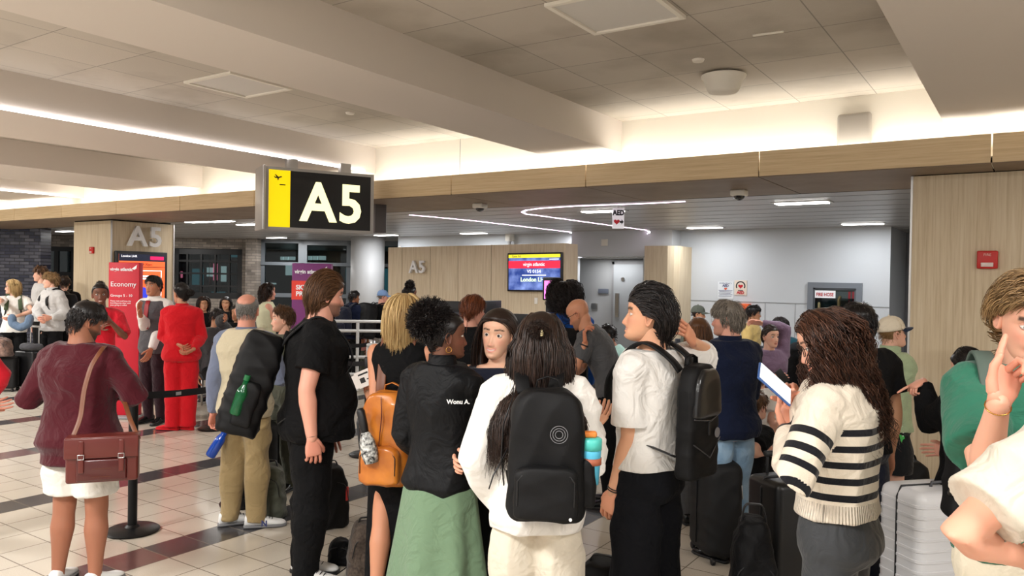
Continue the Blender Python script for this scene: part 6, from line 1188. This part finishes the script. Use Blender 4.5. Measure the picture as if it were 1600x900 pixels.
# black pack on the man in the black tee
t, Mk = pack(Cc, .33, .25, .60, 1.44, M_NYL, 'large black backpack with a green bottle worn by the man in black', off=-.03, taper=.72, seed=31, tilt=-17, gap=.02, pocket=False, amp=.009, rt=.75)
me = softbox(.10, .12, .26, .9, 32, .008, .5); me.materials.append(M_NYL); o = link('side_pocket', me, t); o.location = (.14, -.06, .06)
for q_ in (): MB().strap(sweep([(.165, -.05+q_*.05, .50), (.175, -.12+q_*.05, .38), (.165, -.2+q_*.02, .22)]), .018, .004, (0, 1, 0)).build('compression_strap', M_BLACK, t, True)
def bottle(name, M, r, h, m, mc, lb, cat='bottle', neck=.45, ch=.03):
    t = thing(name, lb, cat, M); MB().lathe([(0, 0), (r*.9, 0), (r, .01), (r, h*.62), (r*.9, h*.72), (r*neck, h*.86), (r*neck, h)], n=24).build('bottle_body', m, t, True); MB().lathe([(0, h), (r*neck*1.15, h), (r*neck*1.15, h+ch), (0, h+ch)], n=20).build('lid', mc, t, 60); return t
M_GRN = mat('bottle_green', (20, 110, 62), .12, trans=.5); bottle('drink_bottle', Mk@T4(.165, -.16, .12), .033, .20, M_GRN, mat('cap_green', (16, 96, 50), .4), 'green plastic bottle in the side of the large black backpack')
# tan leather pack on the blonde woman
t, Mk = pack(Bl, .29, .17, .50, 1.20, M_TAN, 'tan brown leather backpack on the blonde woman', dx=.02, seed=33, M2=M_STRP, off=.01, taper=.86)
MB().strap([(-.12, -.165, .40), (-.125, -.19, .34), (-.11, -.19, .22), (-.09, -.18, .12)], .014, .005, (1, 0, 0)).build('zip_pull', M_BLACK, t, True)
MB().tube([(.0, -.175, .48), (.01, -.188, .38), (.0, -.19, .26), (-.01, -.185, .08)], .003, 6).build('seam_piping', M_SATL, t, True)
u_ = thing('folded_umbrella', 'folded patterned umbrella with dark handle in the tan backpack', 'umbrella', Mk@T4(-.02, -.235, .14)@np.array(frame((0, 0, 0), (1, 0, .25))))
mu = mat('umbrella_print', (225, 225, 220), .6, col2=(30, 30, 34), vscale=60); MB().lathe([(0, 0), (.035, .005), (.045, .05), (.040, .12), (.025, .16), (.018, .17)], n=16).build('canopy', mu, u_, True); MB().lathe([(0, .16), (.019, .165), (.022, .2), (.022, .28), (.015, .295), (0, .297)], n=16).build('handle', M_BLACK, u_, True)
# black pack with ring logo and cup
t, Mk = pack(Wh, .305, .165, .49, 1.405, M_NYL, 'black backpack with round ring logo on the white linen shirt', seed=35, taper=.90, off=.03, gap=.05, dx=.035, vx=.009)
ringlogo(t, .045, -.176, .335, .032, M_LOGO); MB().lathe([(0, 0), (.006, 0), (.006, .004), (0, .004)], n=12).xf(frame((.09, -.245, .045), (1, 0, 0), (0, -1, 0))).build('round_badge', mat('badge_white', (220, 220, 220), .4), t)
me = softbox(.07, .10, .19, .95, 36, .003); me.materials.append(M_NYL); o = link('side_pocket', me, t); o.location = (.155, -.03, .05)
MB().strap([(-.13, -.02, .46), (-.17, -.03, .34), (-.175, -.02, .20), (-.165, 0, .10)], .022, .005, (0, 1, 0)).build('side_strap', M_BLACK, t, True); MB().strap([(-.15, -.05, .25), (-.20, -.10, .16), (-.215, -.11, .11)], .025, .005, (0, 1, 0)).build('loose_strap', M_BLACK, t, True)
cu = thing('travel_cup', 'turquoise travel cup with orange lid in the ring logo backpack', 'cup', Mk@T4(.168, -.085, .135)); MB().lathe([(0, 0), (.030, 0), (.038, .12), (.038, .135)], n=28).build('cup_body', mat('cup_blue', (90, 190, 226), .35), cu, True); MB().lathe([(.0385, .075), (.0395, .075), (.0400, .10), (.0385, .10)], n=28).build('cup_sleeve', mat('cup_brown', (170, 96, 70), .5), cu, True)
MB().lathe([(.040, .13), (.041, .17), (.034, .175), (0, .176)], n=28).build('lid', mat('cup_turq', (84, 200, 190), .35), cu, True); MB().rbox((-.005, 0, .187), (.052, .03, .026), .01).build('lid_flap', mat('cup_orange', (240, 140, 60), .4), cu, True)
# slim black pack on the white tee man
t, Mk = pack(Wt, .28, .11, .49, 1.46, M_NYL, 'slim black backpack with smooth glossy top on the white t-shirt man', seed=38, taper=.88, pocket=False, off=.01, gap=.045, vx=.009)
me = softbox(.25, .05, .21, .78, 39, .001, .8, .009); me.materials.append(M_NYL2); o = link('top_panel', me, t); o.location = (0, -.073, .265)
MB().tube([(-.115, -.100, .265), (0, -.119, .25), (.115, -.100, .265)], .0035, 6).build('zip', mat('zip_grey', (90, 90, 94), .3, .6), t, True); MB().rbox((-.02, -.120, .22), (.012, .008, .06), .003).build('zip_pull', M_BLACK, t); MB().tube([(-.125, -.103, .16), (0, -.117, .09), (.125, -.103, .16)], .003, 6).build('lower_seam', mat('zip_grey'), t, True)
MB().lathe([(0, 0), (.022, 0), (.022, .004), (.016, .005), (0, .004)], n=24).xf(frame((.07, -.114, .19), (1, 0, 0), (0, -1, 0))).build('round_badge', M_LOGO, t)
# others
pack(Cu, .32, .18, .48, 1.40, M_NYL, 'black backpack on the curly haired person in the blue hoodie', seed=41, vx=.015)
pack(Gr, .30, .16, .45, 1.48, M_NYL, 'backpack with grey green strap worn by the green t-shirt man', M2=mat('strap_sage', (78, 92, 84), .7), seed=42, gap=.036, shx=.72)
pack(M3, .32, .18, .46, 1.30, DNAVY, 'dark blue backpack on the person in the navy hooded top', seed=43, vx=.02); pack(M4, .42, .28, .60, 1.34, M_NYL, 'very large dark travel backpack on the person in the light blue cap', seed=44, vx=.02, tilt=-10)
pack(L4, .36, .24, .52, 1.48, M_NYL, 'black backpack right of the grey hoodie, far left', seed=45, vx=.02); pack(L1, .28, .14, .40, 1.40, mat('pack_olive', (70, 84, 60), .7), 'small olive backpack on the blonde person far left', seed=46, vx=.02); pack(L2, .30, .2, .46, 1.46, M_NYL, 'dark backpack on the person in the light grey hoodie', seed=47, vx=.02)
# oxblood satchel
SD = 4.12; o_ = P(159, 754, SD); SMx = frame(o_, Rh*.94+Fh*.34); t = thing('leather_satchel', 'oxblood leather satchel with two buckles at the maroon sweater man\'s hip', 'bag', SMx); W_, H_, D_ = .345, .235, .10
MB().rbox((0, D_/2, H_/2), (W_, D_, H_), .014, seg=3).build('satchel_body', M_SATL, t); MB().rbox((.0, -.004, H_*.30), (W_*.70, .03, H_*.50), .012).build('front_pocket', mat('leather_oxblood2', (74, 20, 18), .3, coat=.3), t)
fl = MB().rbox((0, -.016, H_*.80), (W_*1.02, .012, H_*.46), .012).rbox((0, D_*.46, H_*1.02), (W_*1.02, D_*1.12, .012), .006).build('flap', M_SATL, t)
MB().box((-.045, -.021, H_*.33), (.045, -.0195, H_*.335)).box((-.045, -.021, H_*.15), (.045, -.0195, H_*.155)).build('stitched_frame', M_STRP, t, False)
for x in (-.095, .095):
    s_ = MB().strap(sweep([(x, -.026, H_*.98), (x, -.030, H_*.7), (x, -.028, H_*.45), (x, -.026, H_*.26)]), .024, .004, (1, 0, 0)).build('buckle_strap', M_SATL, t, True)
    b_ = MB(); b_.tube([(x+dx_, -.034, H_*.62+dz_) for dx_, dz_ in ((-.014, -.012), (.014, -.012), (.014, .012), (-.014, .012), (-.014, -.012))], .0022, 6); b_.build('buckle', M_STEEL, s_, True)
Mi = np.linalg.inv(SMx); wl = lambda x, y, D: (Mi@np.append(P(x, y, D), 1))[:3]; ml = lambda q: (Mi@(A.M@np.append(q, 1)))[:3]
MB().strap(sweep([(-.17, D_*.5, H_*.75), wl(126, 655, 4.19), wl(131, 610, 4.24), wl(142, 572, 4.28), wl(157, 549, 4.33), wl(164, 540, 4.44), wl(166, 545, 4.56)], 36), .026, .005, tuple(Mi[:3, :3]@Rh)).build('shoulder_strap', M_STRP, t, True)
MB().strap(sweep([(.17, D_*.5, H_*.9), wl(203, 655, 4.3), wl(196, 632, 4.4), wl(190, 618, 4.5)], 20), .024, .005, tuple(Mi[:3, :3]@Rh)).build('shoulder_strap', M_STRP, t, True); MB().rbox((-.178, D_*.5, H_*.72), (.01, .03, .09), .004).build('strap_anchor', M_SATL, t)
# held things
def held(p, s, lb, cat, name, off=(0, 0, -.07), R=None):
    M = p.M@p.hand[s]@T4(*off); 
    if R is not None: M = M@R
    return thing(name, lb, cat, M), M
b0 = P(347, 682, 5.52); b1 = P(328, 713, 5.50); zd = b0-b1; t = bottle('water_bottle', frame(b1, np.cross(zd, Fh)*-1+1e-6, zd), .036, .20, mat('bottle_blue', (14, 78, 190), .08, coat=.4, trans=.3), M_BLACK, 'blue water bottle held by the man in the beige vest', neck=.6)
hc_ = P(1211, 600, 2.78); px_ = nrm(P(1234, 620, 2.80)-P(1186, 577, 2.80)); TM = frame(P(1210, 600, 2.80), px_, np.cross(px_, Fh*.45-Rh*.5-Zu*.65)); t = thing('tablet', 'white screened tablet in a blue case held by the striped sweater woman', 'tablet', TM)
MB().rbox((0, 0, 0), (.155, .009, .12), .004).build('case', mat('tablet_blue', (50, 84, 140), .5), t); MB().rbox((0, -.0055, 0), (.145, .003, .110), .003).build('screen', mat('tablet_screen', (230, 234, 236), .2, emit=(225, 232, 236), es=.55), t)
t = thing('boarding_pass', 'white printed boarding pass in the blonde woman\'s hand', 'paper', frame(P(571, 594, 4.52), Rh*.8+Zu*.35)); MB().box((-.05, -.001, -.035), (.05, .001, .06)).box((-.07, .004, -.03), (.03, .006, .05)).build('paper', mat('paper', (226, 222, 218), .7), t, False); MB().box((-.03, -.002, -.01), (.0, -.001, .02)).box((.01, -.002, .0), (.04, -.001, .006)).box((-.03, -.002, .035), (.03, -.001, .045)).build('printing', M_BLACK, t, False)
text('Wonu A.', .028, A_frame := (np.linalg.inv(Af.M)@frame(P(698, 631, 3.55), Rh*.97+Fh*.1)), mat('print_white', (236, 236, 236), .6), Af.tops[0], 'lettering', .001, bold=.001)
text('S C O T T S D A L E', .034, np.linalg.inv(Bo.M)@frame(P(1404, 640, 5.36), Zu*-1+Rh*.12, Rh*-1), mat('print_white'), Bo.tops[0], 'sleeve_lettering', .001) if 0 else None
t = thing('neck_pillow', 'grey blue neck pillow held by the blonde person far left', 'pillow', frame(P(32, 503, 11.85), Rh)); MB().tube(sweep([(-.13, 0, .06), (-.12, 0, -.03), (0, 0, -.09), (.12, 0, -.03), (.14, 0, .06)]), .06, 14).build('cushion', cloth('pillow_blue', (96, 116, 140)), t, True)
# ------------------------------------------------------------ luggage on the floor
def suitcase(x, D, w, d, h, m, lb, yaw=0, ribs=0, handle=0, soft=False, mh=M_BLACK, rr=.035, wl_=.05):
    p = flr(x, D); a = R_(yaw); u = Rh*math.cos(a)+Fh*math.sin(a); F = frame(p, u); t = thing('suitcase', lb, 'suitcase', F)
    if soft: me = softbox(w, d, h-wl_, .97, int(x), .004, .22, .012); me.materials.append(m); o = link('shell', me, t); o.location = (0, d/2, wl_)
    else:
        mb = MB().rbox((0, 0, wl_+(h-wl_)/2), (w, d, h-wl_), rr, seg=4)
        if ribs:
            for k in range(ribs):
                z = wl_+.07+(h-wl_-.14)*k/(ribs-1); an = np.linspace(0, 2*np.pi, 48, endpoint=False); rr2 = lambda e, zz: [((w/2-rr)*np.sign(math.cos(a))+(rr+e)*math.cos(a), (d/2-rr)*np.sign(math.sin(a))+(rr+e)*math.sin(a), zz) for a in an+.065]; mb.loft([rr2(-.004, z-.011), rr2(.004, z-.006), rr2(.004, z+.006), rr2(-.004, z+.011)])
        mb.build('shell', m, t)
    MB().tube([(-.06, -d*.1, h-.004), (-.055, -d*.1, h+.022), (.055, -d*.1, h+.022), (.06, -d*.1, h-.004)], .008, 8).build('carry_handle', mh, t, True)
    if not soft or True: MB().tube([(w/2*1.01, d*.02, wl_+.05), (w/2*1.01, d*.02, h-.05), (w/2*.9, d*.02, h+.003), (-w/2*.9, d*.02, h+.003), (-w/2*1.01, d*.02, h-.05), (-w/2*1.01, d*.02, wl_+.05)], .005, 6).build('zip', M_BLACK, t, True)
    if handle:
        hb = MB(); y = d*.35; hb.tube([(-w*.22, y, h-.05), (-w*.22, y, h+handle)], .008, 8).tube([(w*.22, y, h-.05), (w*.22, y, h+handle)], .008, 8).rbox((0, y, h+handle), (w*.44+.04, .03, .03), .01); hb.build('telescopic_handle', M_ALU if mh is not M_BLACK else mh, t, True)
    for sx in (-1, 1):
        for sy in (-1, 1):
            mb = MB().lathe([(0, -.012), (.020, -.012), (.024, -.008), (.024, .008), (.020, .012), (0, .012)], n=18).xf(frame((sx*(w/2-.045), sy*(d/2-.04), .024), (0, 1, 0), (1, .3, 0))); mb.build('wheel', M_BLACK, t, 50)
    return t, F
M_SOFT = mat('suitcase_fabric', (10, 10, 12), .7, bump=.3, bscale=240); M_HARD = mat('suitcase_black_shell', (20, 20, 22), .35)
t, F_ = suitcase(1125, 5.15, .26, .40, .66, M_SOFT, 'black fabric suitcase with silver zip held by the striped shirt woman', 10, 0, .06, True)
MB().tube([(.08, -.21, .52), (.085, -.215, .44)], .004, 6).build('zip_pull', M_STEEL, t, True)
suitcase(1086, 6.6, .34, .24, .66, mat('case_taupe', (120, 112, 104), .5), 'taupe ribbed hard suitcase behind the black fabric suitcase', 0, 14)
suitcase(1470, 4.02, .46, .30, .79, mat('case_white', (214, 214, 216), .35), 'white ribbed hard suitcase in front of the oak pillar', 14, 12, .0, False, mat('handle_grey', (70, 70, 74), .4), .05)
suitcase(1243, 3.95, .36, .25, .84, M_HARD, 'black hard suitcase with raised frame handle left of the striped sweater woman', 20, 0, .10)
suitcase(403, 6.35, .36, .26, .62, M_SOFT, 'black suitcase standing behind the beige vest man\'s legs', 10, 0, 0, True)
suitcase(48, 11.9, .36, .24, .60, M_HARD, 'black hard suitcase with raised handle by the grey hoodie', -15, 0, .36, False, mat('handle_pink', (190, 170, 165), .3, .6)); suitcase(8, 11.7, .38, .24, .52, M_SOFT, 'black suitcase under the camouflage bag at the left edge', 10)
p_ = flr(50, 11.9)+np.array([0, 0, .64]); t = thing('neck_pillow', 'dark grey neck pillow lying on the far left suitcase', 'pillow', T4(*p_)); MB().tube(sweep([(-.13, .06, .02), (-.12, -.06, .02), (0, -.12, .02), (.12, -.06, .02), (.13, .06, .02)]), .05, 14).build('cushion', cloth('pillow_grey', (70, 70, 74)), t, True)
def softbag(x, D, w, d, h, m, lb, yaw=0, seed=1, z=0, cat='bag', taper=.75, name='travel_bag', strap=True, amp=.010):
    p = flr(x, D); p[2] = z; a = R_(yaw); F = frame(p, Rh*math.cos(a)+Fh*math.sin(a)); t = thing(name, lb, cat, F); me = softbox(w, d, h, taper, seed, amp, .6, .012); me.materials.append(m); link('bag_body', me, t)
    if strap: MB().strap(sweep([(-w*.25, -d*.5, h*.88), (-w*.15, -d*.5, h*1.08), (w*.15, -d*.5, h*1.08), (w*.25, -d*.5, h*.88)]), .025, .006, (0, 1, 0)).build('grab_handle', M_BLACK, t, True)
    MB().tube(sweep([(-w*.38, -d*1.0, h*.45), (-w*.30, -d*.98, h*.72), (0, -d*.96, h*.8), (w*.30, -d*.98, h*.72), (w*.38, -d*1.0, h*.45)]), .003, 6).build('zip', M_BLACK, t, True); return t
M_BAGK = cloth('bag_black', (9, 9, 11), .7, 0)
softbag(1180, 3.62, .27, .24, .76, M_BAGK, 'tall black soft travel pack standing left of the black hard suitcase', -10, 61, cat='backpack', taper=.62)
softbag(1408, 6.0, .36, .24, .50, M_NYL, 'black backpack on the floor against the oak pillar behind the boy', 10, 62, cat='backpack')
softbag(958, 4.15, .34, .24, .36, M_NYL, 'black backpack on the floor left of the wide trousers', -20, 63, cat='backpack')
softbag(574, 4.75, .24, .16, .34, cloth('bag_brown_check', (88, 76, 66), col2=(62, 52, 46), vscale=60), 'brown patterned bag on the floor beside the blonde woman', 20, 64); t = softbag(541, 4.95, .17, .12, .16, M_BAGK, 'small black pouch with cords on the floor left of the brown bag', 0, 65, strap=False)
MB().tube(sweep([(.04, -.1, .13), (.10, -.22, .06), (-.02, -.40, .012), (-.12, -.52, .01)]), .004, 6).build('drawcord', M_BLACK, t, True)
t = softbag(512, 5.75, .28, .24, .44, M_NYL, 'black wheeled bag on the floor behind the black trousers', 30, 66); MB().box((.085, -.235, .20), (.105, -.23, .30)).build('luggage_tag', mat('tag_red', (200, 60, 60), .6), t, False)
softbag(433, 5.9, .24, .18, .40, OLIVE, 'olive bag on the floor behind the beige vest man', 0, 67); softbag(6, 11.65, .42, .22, .28, cloth('bag_camo', (140, 112, 100), col2=(74, 62, 58), vscale=14), 'pink brown camouflage bag on top of a suitcase at the left edge', 0, 68, z=.545)
softbag(1186, 6.85, .40, .30, .36, M_NYL, 'black bag the child sits on near the tablet', 0, 69, strap=False)
# lounge seats
M_SEAT = mat('seat_grey', (58, 60, 66), .5)
def lounge(x, D, yaw, lb):
    a = R_(yaw); p = flr(x, D); t = thing('lounge_seat', lb, 'seat', frame(p, Rh*math.cos(a)+Fh*math.sin(a)), 'lounge seats along the white wall')
    MB().rbox((0, 0, .43), (.50, .46, .06), .02).build('seat', M_SEAT, t); MB().rbox((0, .25, .70), (.50, .06, .46), .02).build('backrest', M_SEAT, t); MB().tube([(-.26, -.15, .62), (-.26, .2, .62)], .016, 8).build('armrest', M_BLACK, t, True)
    for s in (-1, 1): MB().tube([(s*.2, -.12, .41), (s*.22, -.16, .0)], .015, 8, round_=False).build('leg', M_ALU, t, True); MB().tube([(s*.2, .14, .41), (s*.22, .2, .0)], .015, 8, round_=False).build('leg', M_ALU, t, True)
for x, D, w_ in [(1204, 8.45, 'under the lilac hoodie'), (1176, 11.85, 'under the yellow t-shirt'), (1222, 10.75, 'under the teal wrap'), (1256, 9.6, 'under the person in black with grey hair'), (1090, 11.9, 'under the camouflage cap'), (1136, 10.05, 'under the person looking down in navy'), (984, 8.7, 'under the mint t-shirt')]: lounge(x, D, 8, 'grey lounge seat '+w_)
for x, D, w_ in [(318, 12.65, 'left end'), (338, 10.55, 'front'), (354, 13.55, 'middle'), (373, 11.65, 'right end')]: lounge(x, D, 8, 'grey lounge seat at the %s of the brick wall group' % w_)
t = thing('phone', 'phone in the hands of the lilac hoodie woman', 'phone', frame(P(1222, 588, 7.85), Rh*.6+Zu*.5)); MB().rbox((0, 0, 0), (.075, .009, .15), .004).build('case', M_BLACK, t)

sh_ = [c for c in B.root.children if c.name.startswith('shoe')]
if sh_: text('N', .055, np.linalg.inv(B.M)@frame(P(408, 822, 5.46), Rh, Zu), M_NAVY, sh_[-1], 'logo_letter', .002, bold=.002)
